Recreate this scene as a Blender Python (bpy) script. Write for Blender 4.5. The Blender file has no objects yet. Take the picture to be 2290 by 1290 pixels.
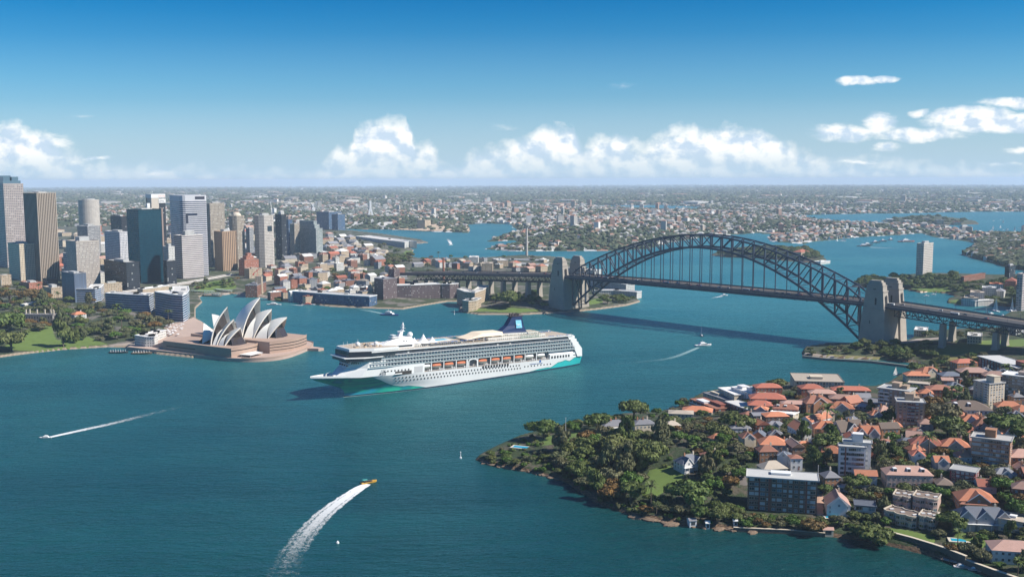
import bpy, math, random
import numpy as np
from mathutils import Vector, Matrix
random.seed(7); RNG = np.random.default_rng(7)
S = bpy.context.scene; COL = S.collection
# ---------------------------------------------------------------- camera
PW, PH, F, CH = 2290.0, 1290.0, 2250.0, 215.0
PITCH, ROLL = math.atan(242.5 / F), -0.003
RM = Matrix.Rotation(math.radians(90) - PITCH, 3, 'X') @ Matrix.Rotation(ROLL, 3, 'Z')
cd = bpy.data.cameras.new('camera'); cam = bpy.data.objects.new('camera', cd); COL.objects.link(cam)
cd.sensor_width = 36; cd.lens = 36 * F / PW; cd.clip_start = 1; cd.clip_end = 200000
cam.matrix_world = Matrix.Translation((0, 0, CH)) @ RM.to_4x4()
S.camera = cam
# ---------------------------------------------------------------- sun, sky, exposure
SUN_AZ, SUN_EL = math.radians(-13), math.radians(43)      # from +X towards +Y
sd = Vector((math.cos(SUN_EL) * math.cos(SUN_AZ), math.cos(SUN_EL) * math.sin(SUN_AZ), math.sin(SUN_EL)))
sl = bpy.data.lights.new('sun', 'SUN'); sl.energy = 5.0; sl.angle = math.radians(0.5); sl.color = (1, 0.93, 0.83)
so = bpy.data.objects.new('sun', sl); COL.objects.link(so); so.rotation_euler = sd.to_track_quat('Z', 'Y').to_euler()
so.location = (500, 0, 900)
S.view_settings.view_transform = 'Standard'; S.view_settings.look = 'None'; S.view_settings.gamma = 1
S.view_settings.exposure = 0.42
S.cycles.use_denoising = True; S.cycles.max_bounces = 5; S.cycles.volume_bounces = 1
S.cycles.diffuse_bounces = 2; S.cycles.glossy_bounces = 2; S.cycles.transmission_bounces = 2; S.cycles.transparent_max_bounces = 8
S.cycles.caustics_reflective = False; S.cycles.caustics_refractive = False; S.cycles.sample_clamp_indirect = 4
S.cycles.use_fast_gi = False; S.cycles.volume_step_rate = 4

class G:
    """small node graph helper"""
    def __init__(s, tree): s.t = tree; s.n = tree.nodes; s.l = tree.links
    def node(s, ty, **k):
        n = s.n.new(ty)
        for a, v in k.items():
            if a[0] == '_': n.inputs[a[1:].replace('_', ' ')].default_value = v
            else: setattr(n, a, v)
        return n
    def put(s, sock, v):
        if hasattr(v, 'is_output'): s.l.new(v, sock)
        elif v is not None: sock.default_value = v
    def m(s, op, a, b=None, c=None, clamp=False):
        n = s.n.new('ShaderNodeMath'); n.operation = op; n.use_clamp = clamp
        for i, v in enumerate((a, b, c)): s.put(n.inputs[i], v)
        return n.outputs[0]
    def v(s, op, a, b=None, sc=None):
        n = s.n.new('ShaderNodeVectorMath'); n.operation = op
        s.put(n.inputs[0], a); s.put(n.inputs[1], b)
        if sc is not None: s.put(n.inputs['Scale'], sc)
        return n.outputs['Value'] if op in ('LENGTH', 'DOT_PRODUCT') else n.outputs[0]
    def noise(s, vec, scale, detail=2, rough=0.5, dist=0, col=False):
        n = s.n.new('ShaderNodeTexNoise'); s.put(n.inputs['Vector'], vec)
        n.inputs['Scale'].default_value = scale; n.inputs['Detail'].default_value = detail
        n.inputs['Roughness'].default_value = rough; n.inputs['Distortion'].default_value = dist
        return n.outputs['Color' if col else 'Fac']
    def ramp(s, f, stops, interp='LINEAR'):
        n = s.n.new('ShaderNodeValToRGB'); s.put(n.inputs[0], f); cr = n.color_ramp; cr.interpolation = interp
        while len(cr.elements) < len(stops): cr.elements.new(0.5)
        for e, (p, c) in zip(cr.elements, stops):
            e.position = p; e.color = (c, c, c, 1) if not isinstance(c, (tuple, list)) else (*c[:3], 1)
        return n.outputs[0]
    def mix(s, f, a, b, ty='MIX'):
        n = s.n.new('ShaderNodeMix'); n.data_type = 'RGBA'; n.blend_type = ty
        s.put(n.inputs[0], f)
        for i, v in ((6, a), (7, b)):
            s.put(n.inputs[i], (*v, 1) if isinstance(v, (tuple, list)) and len(v) == 3 else v)
        return n.outputs[2]
    def comb(s, x, y, z):
        n = s.n.new('ShaderNodeCombineXYZ')
        for i, v in enumerate((x, y, z)): s.put(n.inputs[i], v)
        return n.outputs[0]
    def sep(s, v):
        n = s.n.new('ShaderNodeSeparateXYZ'); s.put(n.inputs[0], v); return n.outputs

w = bpy.data.worlds.new('World'); S.world = w; w.use_nodes = True
def build_world():
    g = G(w.node_tree); g.n.clear()
    out = g.node('ShaderNodeOutputWorld'); bg = g.node('ShaderNodeBackground')
    sky = g.node('ShaderNodeTexSky', sky_type='NISHITA', sun_disc=False, sun_elevation=SUN_EL,
                 sun_rotation=math.atan2(sd.x, sd.y), altitude=100, air_density=1.0, dust_density=0.6, ozone_density=2.2)
    hs = g.node('ShaderNodeHueSaturation', _Saturation=1.25, _Value=1.0); g.l.new(sky.outputs[0], hs.inputs['Color'])
    d = g.node('ShaderNodeTexCoord').outputs['Generated']
    x, y, z = g.sep(d)
    yy = g.m('MAXIMUM', y, 0.02)
    a = g.m('DIVIDE', x, yy); e = g.m('DIVIDE', z, yy)          # tangents of bearing and height
    front = g.m('GREATER_THAN', y, 0.02)
    P = g.comb(a, g.m('MULTIPLY', e, 1.25), 0)
    def px(X): return (X - 1145) / F
    def py(Y): return (404 - Y) / F
    # bank of cumulus: height of the cloud tops along the bearing
    tops = [(0, 290), (60, 285), (110, 315), (160, 345), (200, 362), (250, 384), (300, 388), (360, 380), (420, 390), (560, 396), (700, 398), (730, 378),
            (762, 344), (790, 350), (800, 302), (835, 284), (920, 292), (930, 334), (968, 336), (992, 372), (1030, 392), (1060, 356), (1120, 342), (1170, 326),
            (1215, 300), (1280, 306), (1300, 345), (1340, 318), (1400, 322)]
    tops2 = [(1400, 322), (1440, 346), (1500, 312), (1570, 306), (1612, 298), (1650, 303), (1700, 308), (1740, 330), (1800, 352), (1850, 382), (1900, 374), (2000, 376), (2100, 392), (2290, 394)]
    X0, X1, X2 = px(0), px(1400), px(2290)
    warp = g.noise(P, 22, 5, 0.55, col=True)
    wv = g.v('SUBTRACT', warp, (0.5, 0.5, 0.5))
    ax, ay, _ = g.sep(wv)
    def dens(off):
        aw = g.m('ADD', g.m('MULTIPLY_ADD', ax, 0.020, a), off)
        t1 = g.m('DIVIDE', g.m('SUBTRACT', aw, X0), X1 - X0); t2 = g.m('DIVIDE', g.m('SUBTRACT', aw, X1), X2 - X1)
        f = lambda T, A, B: [((X - A) / (B - A), (404 - Y) / 150.0) for X, Y in T]
        h1 = g.ramp(t1, f(tops, 0, 1400)); h2 = g.ramp(t2, f(tops2, 1400, 2290))
        sel = g.m('GREATER_THAN', aw, X1)
        h = g.m('ADD', g.m('MULTIPLY', h1, g.m('SUBTRACT', 1, sel)), g.m('MULTIPLY', h2, sel))
        h = g.m('MULTIPLY', h, 150 / F)
        return g.m('SUBTRACT', h, g.m('MULTIPLY_ADD', ay, 0.022, e))
    n1 = g.noise(P, 40, 6, 0.52); n2 = g.noise(g.v('ADD', P, (-0.007, -0.008, 0)), 40, 6, 0.52)
    dn = dens(0.0)
    body = g.m('ADD', dn, g.m('MULTIPLY_ADD', n1, 0.030, -0.013))
    am = g.ramp(g.m('MULTIPLY_ADD', body, 48, 0.40), [(0, 0), (0.35, 0.45), (0.7, 0.93), (1, 1)])
    # clouds thin out into the haze just above the horizon
    low = g.ramp(g.m('MULTIPLY', e, F / 120), [(0, 0.30), (0.25, 0.45), (0.6, 0.95), (1, 1)])
    am = g.m('MULTIPLY', am, low)
    # loose streaks and small clouds at the right and left: (x, y, rx, ry, strength)
    bl = [(1905, 190, 52, 15, 1.0), (1958, 186, 50, 11, 1.0), (2170, 272, 135, 32, 1.3), (2275, 282, 150, 28, 1.3), (2262, 240, 125, 18, .9), (2048, 258, 34, 14, .8),
          (1958, 284, 62, 34, .95), (1880, 300, 100, 26, .95), (2050, 306, 150, 21, .95), (1975, 335, 60, 16, .55), (2275, 343, 55, 12, .6), (1905, 368, 120, 9, .5),
          (1385, 200, 62, 13, .35), (225, 354, 60, 7, .55), (355, 386, 62, 14, .5), (185, 264, 55, 5, .25), (1130, 290, 70, 18, .22), (2240, 372, 120, 12, .35),
          (40, 290, 70, 26, .75), (110, 320, 85, 34, .7), (30, 350, 150, 34, .6), (860, 302, 75, 28, .9), (890, 300, 44, 24, .8), (2185, 292, 140, 18, .8)]
    tot = None
    wp = g.v('ADD', g.comb(a, e, 0), g.v('MULTIPLY', wv, (0.026, 0.015, 0)))
    for X, Y, rx, ry, st in bl:
        q = g.v('MULTIPLY', g.v('SUBTRACT', wp, (px(X), py(Y), 0)), (F / rx, F / ry, 0))
        v_ = g.m('MULTIPLY', g.m('SUBTRACT', 1, g.v('LENGTH', q), clamp=True), st)
        tot = v_ if tot is None else g.m('MAXIMUM', tot, v_)
    n3 = g.noise(g.comb(a, g.m('MULTIPLY', e, 3), 0), 42, 6, 0.65)
    lo = g.ramp(g.m('ADD', g.m('MULTIPLY', tot, 1.6), g.m('MULTIPLY_ADD', n3, 1.3, -0.80)), [(0, 0), (0.15, 0.08), (0.62, 0.75), (1, 0.95)])
    lo = g.m('MULTIPLY', lo, g.m('MULTIPLY', tot, 4, clamp=True))
    al = g.m('MULTIPLY', g.m('MAXIMUM', am, lo), front)
    # light and shade of the clouds follow their lumps, brighter towards the sun (right, above)
    sh = g.m('MULTIPLY_ADD', g.m('SUBTRACT', n1, n2), 4.2, g.m('MULTIPLY_ADD', n1, 0.6, 0.22), clamp=True)
    edge = g.ramp(g.m('MULTIPLY', dn, F / 75), [(0, 1.0), (0.5, 0.80), (1, 0.58)])
    sh = g.m('MULTIPLY', sh, g.m('MULTIPLY_ADD', edge, 0.7, 0.55), clamp=True)
    cc = g.mix(sh, (7.0, 8.6, 10.4), (13.0, 12.9, 12.5))
    # the paling of the lowest sky
    hz = g.ramp(g.m('MULTIPLY', e, F / 400), [(0, 1), (0.12, 0.80), (0.45, 0.22), (0.8, 0.03), (1, 0)])
    hz = g.m('MULTIPLY', hz, 0.9)
    tint = g.ramp(g.m('DIVIDE', z, 0.22), [(0, (.90, 1, 1.12)), (0.2, (.66, .98, 1.32)), (0.42, (.36, .90, 1.24)), (0.7, (.11, .74, 1.12)), (1, (.0, .56, .98))])
    base = g.mix(hz, g.mix(1.0, hs.outputs[0], tint, 'MULTIPLY'), (5.6, 8.0, 10.2))
    fin = g.mix(al, base, cc)
    g.l.new(fin, bg.inputs[0]); bg.inputs[1].default_value = 0.068
    g.l.new(bg.outputs[0], out.inputs[0])
build_world()
w.cycles.sampling_method = 'MANUAL'; w.cycles.sample_map_resolution = 512

# ---------------------------------------------------------------- picture <-> place
_R = np.array(RM)
def ray(px, py):
    v = _R @ np.array([(px - PW / 2) / F, -(py - PH / 2) / F, -1.0]); return v
def un(px, py, z=0.0):
    v = ray(px, py); t = (z - CH) / v[2]; return float(v[0] * t), float(v[1] * t)
def proj(x, y, z):
    c = _R.T @ np.array([x, y, z - CH]); return PW / 2 - F * c[0] / c[2], PH / 2 + F * c[1] / c[2]
def zat(x, y, py):
    """height over (x, y) that shows at picture row py"""
    lo, hi = -50.0, 400.0
    for _ in range(30):
        m_ = (lo + hi) / 2
        if proj(x, y, m_)[1] > py: lo = m_
        else: hi = m_
    return (lo + hi) / 2
# ---------------------------------------------------------------- mesh helper
class MB:
    def __init__(s): s.v = []; s.f = []; s.uv = []; s.mi = []; s.c = []
    def face(s, pts, uv=None, mi=0, col=None):
        i = len(s.v); s.v += [tuple(p) for p in pts]; s.f.append(tuple(range(i, i + len(pts))))
        s.uv += uv if uv else [(0, 0)] * len(pts); s.mi.append(mi); s.c.append(col)
    def prism(s, poly, z0, z1, mi=0, top=None, cap=True, bot=False, taper=None, col=None, u0=0.0):
        """poly: ccw list of (x, y); walls carry uv in metres"""
        n = len(poly); tp = poly
        if taper is not None:
            cx = sum(p[0] for p in poly) / n; cy = sum(p[1] for p in poly) / n
            tx, ty = taper if isinstance(taper, tuple) else (taper, taper)
            tp = [(cx + (p[0] - cx) * tx, cy + (p[1] - cy) * ty) for p in poly]
        u = u0
        for i in range(n):
            a, b = poly[i], poly[(i + 1) % n]; c, d = tp[(i + 1) % n], tp[i]
            L = math.hypot(b[0] - a[0], b[1] - a[1])
            s.face([(*a, z0), (*b, z0), (*c, z1), (*d, z1)], [(u, z0), (u + L, z0), (u + L, z1), (u, z1)], mi, col); u += L
        if cap: s.face([(*p, z1) for p in tp], [(p[0], p[1]) for p in tp], top if top is not None else mi, col)
        if bot: s.face([(*p, z0) for p in reversed(poly)], [(p[0], p[1]) for p in reversed(poly)], mi, col)
        return tp
    def box(s, x0, x1, y0, y1, z0, z1, mi=0, top=None, bot=True, col=None):
        s.prism([(x0, y0), (x1, y0), (x1, y1), (x0, y1)], z0, z1, mi, top, True, bot, None, col)
    def beam(s, a, b, w_, h=None, mi=0, up=(0, 0, 1)):
        """rectangular bar from a to b"""
        a = Vector(a); b = Vector(b); d = (b - a)
        if d.length < 1e-6: return
        d.normalize(); up = Vector(up)
        if abs(d.dot(up)) > 0.98: up = Vector((1, 0.02, 0))
        r = d.cross(up).normalized() * w_ / 2; t = r.cross(d).normalized() * (h or w_) / 2
        q = [(-1, -1), (1, -1), (1, 1), (-1, 1)]
        A = [a + r * i + t * j for i, j in q]; B = [b + r * i + t * j for i, j in q]
        for i in range(4):
            j = (i + 1) % 4; s.face([A[i], A[j], B[j], B[i]], None, mi)
        s.face(A[::-1], None, mi); s.face(B, None, mi)
    def loft(s, rings, mi=0, cap0=True, cap1=True, closed=True):
        n = len(rings[0])
        for k in range(len(rings) - 1):
            for i in range(n if closed else n - 1):
                j = (i + 1) % n
                s.face([rings[k][i], rings[k][j], rings[k + 1][j], rings[k + 1][i]], None, mi)
        if cap0: s.face(rings[0][::-1], None, mi)
        if cap1: s.face(rings[-1], None, mi)
    def cyl(s, x, y, z0, z1, r0, r1=None, n=10, mi=0, cap=True):
        r1 = r0 if r1 is None else r1
        R = lambda r, z: [(x + r * math.cos(2 * math.pi * i / n), y + r * math.sin(2 * math.pi * i / n), z) for i in range(n)]
        s.loft([R(r0, z0), R(r1, z1)], mi, cap, cap)
    def ball(s, x, y, z, r, rz=None, n=10, mi=0, half=False):
        rz = rz or r; R = []
        for k in range(0 if half else -4, 5):
            t = k * math.pi / 8.02
            R.append([(x + r * math.cos(t) * math.cos(2 * math.pi * i / n), y + r * math.cos(t) * math.sin(2 * math.pi * i / n), z + rz * math.sin(t)) for i in range(n)])
        s.loft(R, mi)
    def hip(s, poly4, z0, h, over=0.5, mi=0, gable=False, ridge=0.35, mg=None):
        """roof over a rectangle given ccw with its long sides 0-1 and 2-3; gable ends take material mg"""
        P = [Vector(p) for p in poly4]; c = sum(P, Vector((0, 0))) / 4
        P = [p + (p - c).normalized() * over * 1.4 for p in P]
        e0 = (P[0] + P[3]) / 2; e1 = (P[1] + P[2]) / 2
        k = 0.0 if gable else ridge
        r0 = e0.lerp(e1, k); r1 = e1.lerp(e0, k)
        A, B, C_, D = [(*p, z0) for p in P]; E = (*r0, z0 + h); K = (*r1, z0 + h)
        s.face([A, B, K, E], None, mi); s.face([C_, D, E, K], None, mi)
        g_ = mg if (gable and mg is not None) else mi
        s.face([B, C_, K], None, g_); s.face([D, A, E], None, g_)
        s.face([D, C_, B, A], None, mi)
    def build(s, name, mats, parent=None, smooth=False, loc=None, link=True, colors=False):
        me = bpy.data.meshes.new(name); me.from_pydata(s.v, [], s.f)
        for m_ in (mats if isinstance(mats, (list, tuple)) else [mats]): me.materials.append(m_)
        uv = me.uv_layers.new(name='UVMap'); uv.data.foreach_set('uv', np.array(s.uv, dtype=np.float32).ravel())
        me.polygons.foreach_set('material_index', s.mi)
        if smooth:
            me.polygons.foreach_set('use_smooth', [True] * len(s.f))
            import bmesh
            b = bmesh.new(); b.from_mesh(me); bmesh.ops.remove_doubles(b, verts=b.verts, dist=0.01); b.to_mesh(me); b.free()
        me.update()
        return ob(name, me, parent, loc)
def ob(name, me, parent=None, loc=None):
    o = bpy.data.objects.new(name, me); COL.objects.link(o)
    if loc is not None: o.location = loc
    if parent is not None: o.parent = parent
    return o
def npmesh(name, V, Fc, mats, mi=None, cols=None, smooth=False):
    me = bpy.data.meshes.new(name); V = np.asarray(V, np.float32); Fc = np.asarray(Fc, np.int32); k = Fc.shape[1]
    me.vertices.add(len(V)); me.vertices.foreach_set('co', V.ravel())
    me.loops.add(Fc.size); me.loops.foreach_set('vertex_index', Fc.ravel())
    me.polygons.add(len(Fc)); me.polygons.foreach_set('loop_start', np.arange(0, Fc.size, k, dtype=np.int32))
    for m_ in (mats if isinstance(mats, (list, tuple)) else [mats]): me.materials.append(m_)
    if mi is not None: me.polygons.foreach_set('material_index', np.asarray(mi, np.int32))
    if cols is not None:
        ca = me.color_attributes.new('Col', 'FLOAT_COLOR', 'CORNER')
        c4 = np.ones((len(Fc), k, 4), np.float32); c4[:, :, :3] = np.asarray(cols, np.float32)[:, None, :]
        ca.data.foreach_set('color', c4.ravel())
    me.polygons.foreach_set('use_smooth', np.full(len(Fc), smooth)); me.update(calc_edges=True); me.validate()
    return me
def tag(o, label=None, cat=None, group=None, kind=None):
    if label: o['label'] = label
    if cat: o['category'] = cat
    if group: o['group'] = group
    if kind: o['kind'] = kind
    return o
def empty(name, loc, rz=0.0):
    o = bpy.data.objects.new(name, None); COL.objects.link(o); o.location = loc; o.rotation_euler = (0, 0, rz); o.empty_display_size = 1
    return o
# ---------------------------------------------------------------- materials
MATS = {}
def mat(key, col=(0.5, 0.5, 0.5), rough=0.8, metal=0.0, noise=0.0, ns=0.3, spec=0.5, fn=None):
    if key in MATS: return MATS[key]
    m_ = bpy.data.materials.new(key); m_.use_nodes = True; MATS[key] = m_
    g = G(m_.node_tree); p = g.n['Principled BSDF']
    p.inputs['Roughness'].default_value = rough; p.inputs['Metallic'].default_value = metal
    p.inputs['Specular IOR Level'].default_value = spec
    if fn: fn(g, p)
    elif noise:
        co = g.node('ShaderNodeTexCoord').outputs['Object']
        f = g.m('MULTIPLY_ADD', g.noise(co, ns, 4, 0.6), 2 * noise, 1 - noise)
        if key[:4] in ('roof', 'bric'): f = g.m('MULTIPLY', f, g.m('MULTIPLY_ADD', g.node('ShaderNodeObjectInfo').outputs['Random'], 0.5, 0.72))
        g.l.new(g.mix(1.0, (*col, 1), g.comb(f, f, f), 'MULTIPLY'), p.inputs['Base Color'])
    else: p.inputs['Base Color'].default_value = (*col, 1)
    return m_
def facade(key, wall, glass=(0.03, 0.045, 0.06), bay=3.0, fl=3.6, fu=0.6, fv=0.55, rough=0.25, var=0.5, band=None, blind=(0.35, 0.36, 0.36), pb=0.25, wrough=0.75):
    """wall with a grid of windows in metres; each pane takes its own tone"""
    def fn(g, p):
        uv = g.node('ShaderNodeUVMap').outputs[0]; u, v, _ = g.sep(uv)
        su = g.m('DIVIDE', u, bay); sv = g.m('DIVIDE', v, fl)
        mu = g.m('LESS_THAN', g.m('ABSOLUTE', g.m('SUBTRACT', g.m('FRACT', su), 0.5)), fu / 2)
        mv = g.m('LESS_THAN', g.m('ABSOLUTE', g.m('SUBTRACT', g.m('FRACT', sv), 0.5)), fv / 2)
        mk = g.m('MULTIPLY', mu, mv)
        wn = g.node('ShaderNodeTexWhiteNoise', noise_dimensions='2D')
        g.l.new(g.comb(g.m('FLOOR', su), g.m('FLOOR', sv), 0), wn.inputs['Vector'])
        r = wn.outputs['Value']
        gl = g.mix(g.m('LESS_THAN', r, pb), g.mix(g.m('MULTIPLY', r, var), (*glass, 1), tuple(min(1, c * 3.0 + 0.03) for c in glass) + (1,)), (*blind, 1))
        co = g.node('ShaderNodeTexCoord').outputs['Object']
        f = g.m('MULTIPLY_ADD', g.noise(co, 0.06, 4, 0.6), 0.36, 0.82)
        wl = g.mix(1.0, (*wall, 1), g.comb(f, f, f), 'MULTIPLY')
        if band:
            bm = g.m('LESS_THAN', g.m('FRACT', g.m('DIVIDE', u, band[0])), band[1]); wl = g.mix(bm, wl, (*band[2], 1)); mk = g.m('MULTIPLY', mk, g.m('SUBTRACT', 1, bm))
        g.l.new(g.mix(mk, wl, gl), p.inputs['Base Color'])
        g.l.new(g.m('MULTIPLY_ADD', mk, rough - wrough, wrough), p.inputs['Roughness']); p.inputs['Specular IOR Level'].default_value = 0.32
    return mat(key, fn=fn)
ASPH = mat('asphalt', (0.055, 0.055, 0.058), 0.9, noise=0.25, ns=0.05)
WHITE = mat('white_paint', (0.80, 0.80, 0.78), 0.45, noise=0.05)
GLASS = mat('dark_glass', (0.02, 0.03, 0.045), 0.12, spec=0.8)
FLAT = mat('flat_roof', (0.42, 0.42, 0.41), 0.85, noise=0.35, ns=0.12)
PALE = mat('pale_roof', (0.62, 0.60, 0.56), 0.8, noise=0.3, ns=0.15)
DARKM = mat('dark_metal', (0.05, 0.055, 0.06), 0.5)
TIMBER = mat('timber', (0.20, 0.14, 0.09), 0.8, noise=0.3, ns=0.6)
# ---------------------------------------------------------------- water
def water_fn(g, p):
    co = g.node('ShaderNodeNewGeometry').outputs['Position']
    big = g.noise(g.v('MULTIPLY', co, (0.0016, 0.0034, 0)), 1.0, 4, 0.55, 0.4)
    mid = g.noise(g.v('MULTIPLY', co, (0.010, 0.03, 0)), 1.0, 3, 0.6)
    x, y, z = g.sep(co)
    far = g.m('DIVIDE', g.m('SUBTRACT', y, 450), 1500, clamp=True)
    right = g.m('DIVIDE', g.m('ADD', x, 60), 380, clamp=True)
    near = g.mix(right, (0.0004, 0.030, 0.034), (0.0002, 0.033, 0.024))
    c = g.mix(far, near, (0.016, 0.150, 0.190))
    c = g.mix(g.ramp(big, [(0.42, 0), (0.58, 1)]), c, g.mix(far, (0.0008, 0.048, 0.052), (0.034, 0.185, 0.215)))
    k = g.m('MULTIPLY_ADD', mid, 0.6, 0.7)
    g.l.new(g.mix(1.0, c, g.comb(k, k, k), 'MULTIPLY'), p.inputs['Base Color'])
    r1 = g.noise(g.v('MULTIPLY', co, (0.10, 0.26, 0)), 1.0, 4, 0.65)
    r2 = g.noise(g.v('MULTIPLY', co, (0.022, 0.075, 0)), 1.0, 4, 0.6)
    b = g.node('ShaderNodeBump', _Strength=0.9, _Distance=2.6); g.l.new(g.m('ADD', r1, g.m('MULTIPLY', r2, 1.6)), b.inputs['Height'])
    g.l.new(b.outputs[0], p.inputs['Normal'])
    p.inputs['Roughness'].default_value = 0.9; p.inputs['Specular IOR Level'].default_value = 0.0
    gl = g.node('ShaderNodeBsdfAnisotropic', _Roughness=0.30); gl.inputs['Color'].default_value = (0.40, 0.77, 0.82, 1); g.l.new(b.outputs[0], gl.inputs['Normal'])
    fr = g.node('ShaderNodeFresnel', _IOR=1.33); g.l.new(b.outputs[0], fr.inputs['Normal'])
    mx = g.node('ShaderNodeMixShader'); g.l.new(g.m('MULTIPLY', fr.outputs[0], 0.85, clamp=True), mx.inputs[0]); g.l.new(p.outputs[0], mx.inputs[1]); g.l.new(gl.outputs[0], mx.inputs[2])
    g.l.new(mx.outputs[0], g.n['Material Output'].inputs['Surface'])
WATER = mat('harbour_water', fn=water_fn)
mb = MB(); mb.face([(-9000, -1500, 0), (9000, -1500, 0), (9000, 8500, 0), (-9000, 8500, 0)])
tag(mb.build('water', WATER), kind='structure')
# ---------------------------------------------------------------- land
def smooth(t): t = np.clip(t, 0, 1); return t * t * (3 - 2 * t)
def sdist(P, poly):
    P = np.atleast_2d(P); best = np.full(len(P), 1e12); ins = np.zeros(len(P), bool)
    n = len(poly)
    for i in range(n):
        a, b = poly[i], poly[(i + 1) % n]; ab = b - a; L = ab @ ab
        if L < 1e-9: continue
        t = np.clip(((P - a) @ ab) / L, 0, 1); dd = P - a - t[:, None] * ab
        best = np.minimum(best, (dd * dd).sum(1))
        c = (a[1] > P[:, 1]) != (b[1] > P[:, 1])
        with np.errstate(divide='ignore', invalid='ignore'):
            xx = a[0] + (P[:, 1] - a[1]) * ab[0] / (ab[1] if abs(ab[1]) > 1e-9 else 1e-9)
        ins ^= c & (P[:, 0] < xx)
    d_ = np.sqrt(best); return np.where(ins, d_, -d_)
def relief(P, amp):
    x, y = P[:, 0], P[:, 1]; k = 1 + np.maximum(0, y - 4000) / 12000
    return amp * (0.5 + 0.25 * np.sin(x / (430 * k) + 1.3) * np.sin(y / (610 * k)) + 0.3 * np.sin(x / (1210 * k) + y / (1900 * k) + 0.6) + 0.12 * np.sin(x / 140. + y / 190.))
LANDS = []
class Land:
    def __init__(s, px, base, hmax, R, slope=3.0, amp=0.0, holes=(), humps=()):
        s.poly = np.array([un(a, b) if b > 411 else (un(a, 411.5)[0] * 2.6, 70000.) for a, b in px])
        s.holes = [np.array([un(a, b) for a, b in h]) for h in holes]
        s.base, s.hmax, s.R, s.slope, s.amp = base, hmax, R, slope, amp
        s.humps = [(np.array(un(a, b)), r, h) for a, b, r, h in humps]; LANDS.append(s)
    def sd(s, P):
        d = sdist(P, s.poly)
        for h in s.holes: d = np.minimum(d, -sdist(P, h))
        return d
    def h(s, P, d=None):
        P = np.atleast_2d(np.asarray(P, float)); d = s.sd(P) if d is None else d
        z = np.where(d < 0, np.maximum(-4, d * 0.8), np.minimum(s.base, d * s.slope))
        inn = smooth((d - 3) / s.R)
        z = z + np.where(d > 0, s.hmax * inn, 0)
        if s.amp: z = z + np.where(d > 0, inn * relief(P, s.amp), 0)
        if s.amp: z = z - (P[:, 0] ** 2 + P[:, 1] ** 2) / 1.45e7      # the curve of the earth
        for c, r, hh in s.humps: z = z + np.where(d > 0, inn * hh * np.exp(-((P - c) ** 2).sum(1) / (r * r)), 0)
        return z
    def mesh(s, name, box, stepx, stepy, m_, label=None):
        x0, x1, y0, y1 = box
        xs = np.arange(x0, x1 + stepx, stepx); ys = np.arange(y0, y1 + stepy, stepy)
        nx, ny = len(xs), len(ys)
        X, Y = np.meshgrid(xs, ys); L = 404.0
        D = F * CH / (Y - L); PX = (X - 1145) * D / F; P = np.stack([PX.ravel(), D.ravel()], 1)
        d = s.sd(P); z = s.h(P, d)
        V = np.column_stack([P, z])
        i = np.arange(nx * ny).reshape(ny, nx)
        q = np.stack([i[1:, :-1], i[1:, 1:], i[:-1, 1:], i[:-1, :-1]], -1).reshape(-1, 4)
        q = q[(z[q] > -3.9).any(1)]
        used = np.unique(q); mp = np.full(nx * ny, -1); mp[used] = np.arange(len(used))
        o = ob(name, npmesh(name, V[used], mp[q], m_, smooth=True)); tag(o, kind='structure'); return o
def terr(x, y):
    P = np.atleast_2d([x, y]) if np.isscalar(x) else np.column_stack([x, y])
    return np.max([l.h(P) for l in LANDS], 0)
def gp(px, py, dh=0.0, land=None):
    """the place on the ground (or dh above it) that shows at this picture point"""
    v = ray(px, py); z = np.linspace(70, -1, 72) + (0 if dh < 60 else dh)
    t = (z - CH) / v[2]; P = np.column_stack([v[0] * t, v[1] * t])
    ht = (land.h(P) if land else np.max([l.h(P) for l in LANDS], 0)) + dh
    k = np.nonzero(ht >= z)[0]
    if len(k) == 0: return float(P[-1, 0]), float(P[-1, 1]), float(max(ht[-1] - dh, 0))
    k = k[0]
    if k == 0: f = 0; a = b = 0
    else:
        a, b = z[k - 1] - ht[k - 1], z[k] - ht[k]; f = a / (a - b) if a != b else 0; 
        p = P[k - 1] + (P[k] - P[k - 1]) * f; hh = ht[k - 1] + (ht[k] - ht[k - 1]) * f
        return float(p[0]), float(p[1]), float(hh - dh)
    return float(P[k, 0]), float(P[k, 1]), float(ht[k] - dh)
def suburb_fn(g, p):
    co = g.node('ShaderNodeNewGeometry').outputs['Position']
    n = g.noise(g.v('MULTIPLY', co, (0.0011, 0.0007, 0)), 1.0, 4, 0.6)
    n2 = g.noise(g.v('MULTIPLY', co, (0.004, 0.0012, 0)), 1.0, 5, 0.75)
    vo = g.node('ShaderNodeTexVoronoi', _Scale=1.0); g.l.new(g.v('MULTIPLY', co, (0.03, 0.012, 0)), vo.inputs['Vector'])
    h, s_, v_ = g.sep(vo.outputs['Color'])
    roof = g.ramp(h, [(0, (0.50, 0.50, 0.49)), (0.35, (0.32, 0.18, 0.12)), (0.6, (0.24, 0.24, 0.25)), (0.9, (0.60, 0.58, 0.54))], 'CONSTANT')
    green = g.mix(n2, (0.025, 0.045, 0.018), (0.06, 0.08, 0.03))
    isr = g.m('GREATER_THAN', g.m('ADD', s_, g.m('MULTIPLY_ADD', n, 0.8, -0.4)), 0.62)
    c = g.mix(isr, green, roof)
    wh = g.noise(g.v('MULTIPLY', co, (0.0035, 0.0009, 0)), 1.0, 6, 0.8)
    c = g.mix(g.ramp(wh, [(0.60, 0), (0.64, 0.7)]), c, (0.55, 0.54, 0.52))
    g.l.new(c, p.inputs['Base Color']); p.inputs['Roughness'].default_value = 0.9
SUBURB = mat('suburb_ground', fn=suburb_fn)
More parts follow.
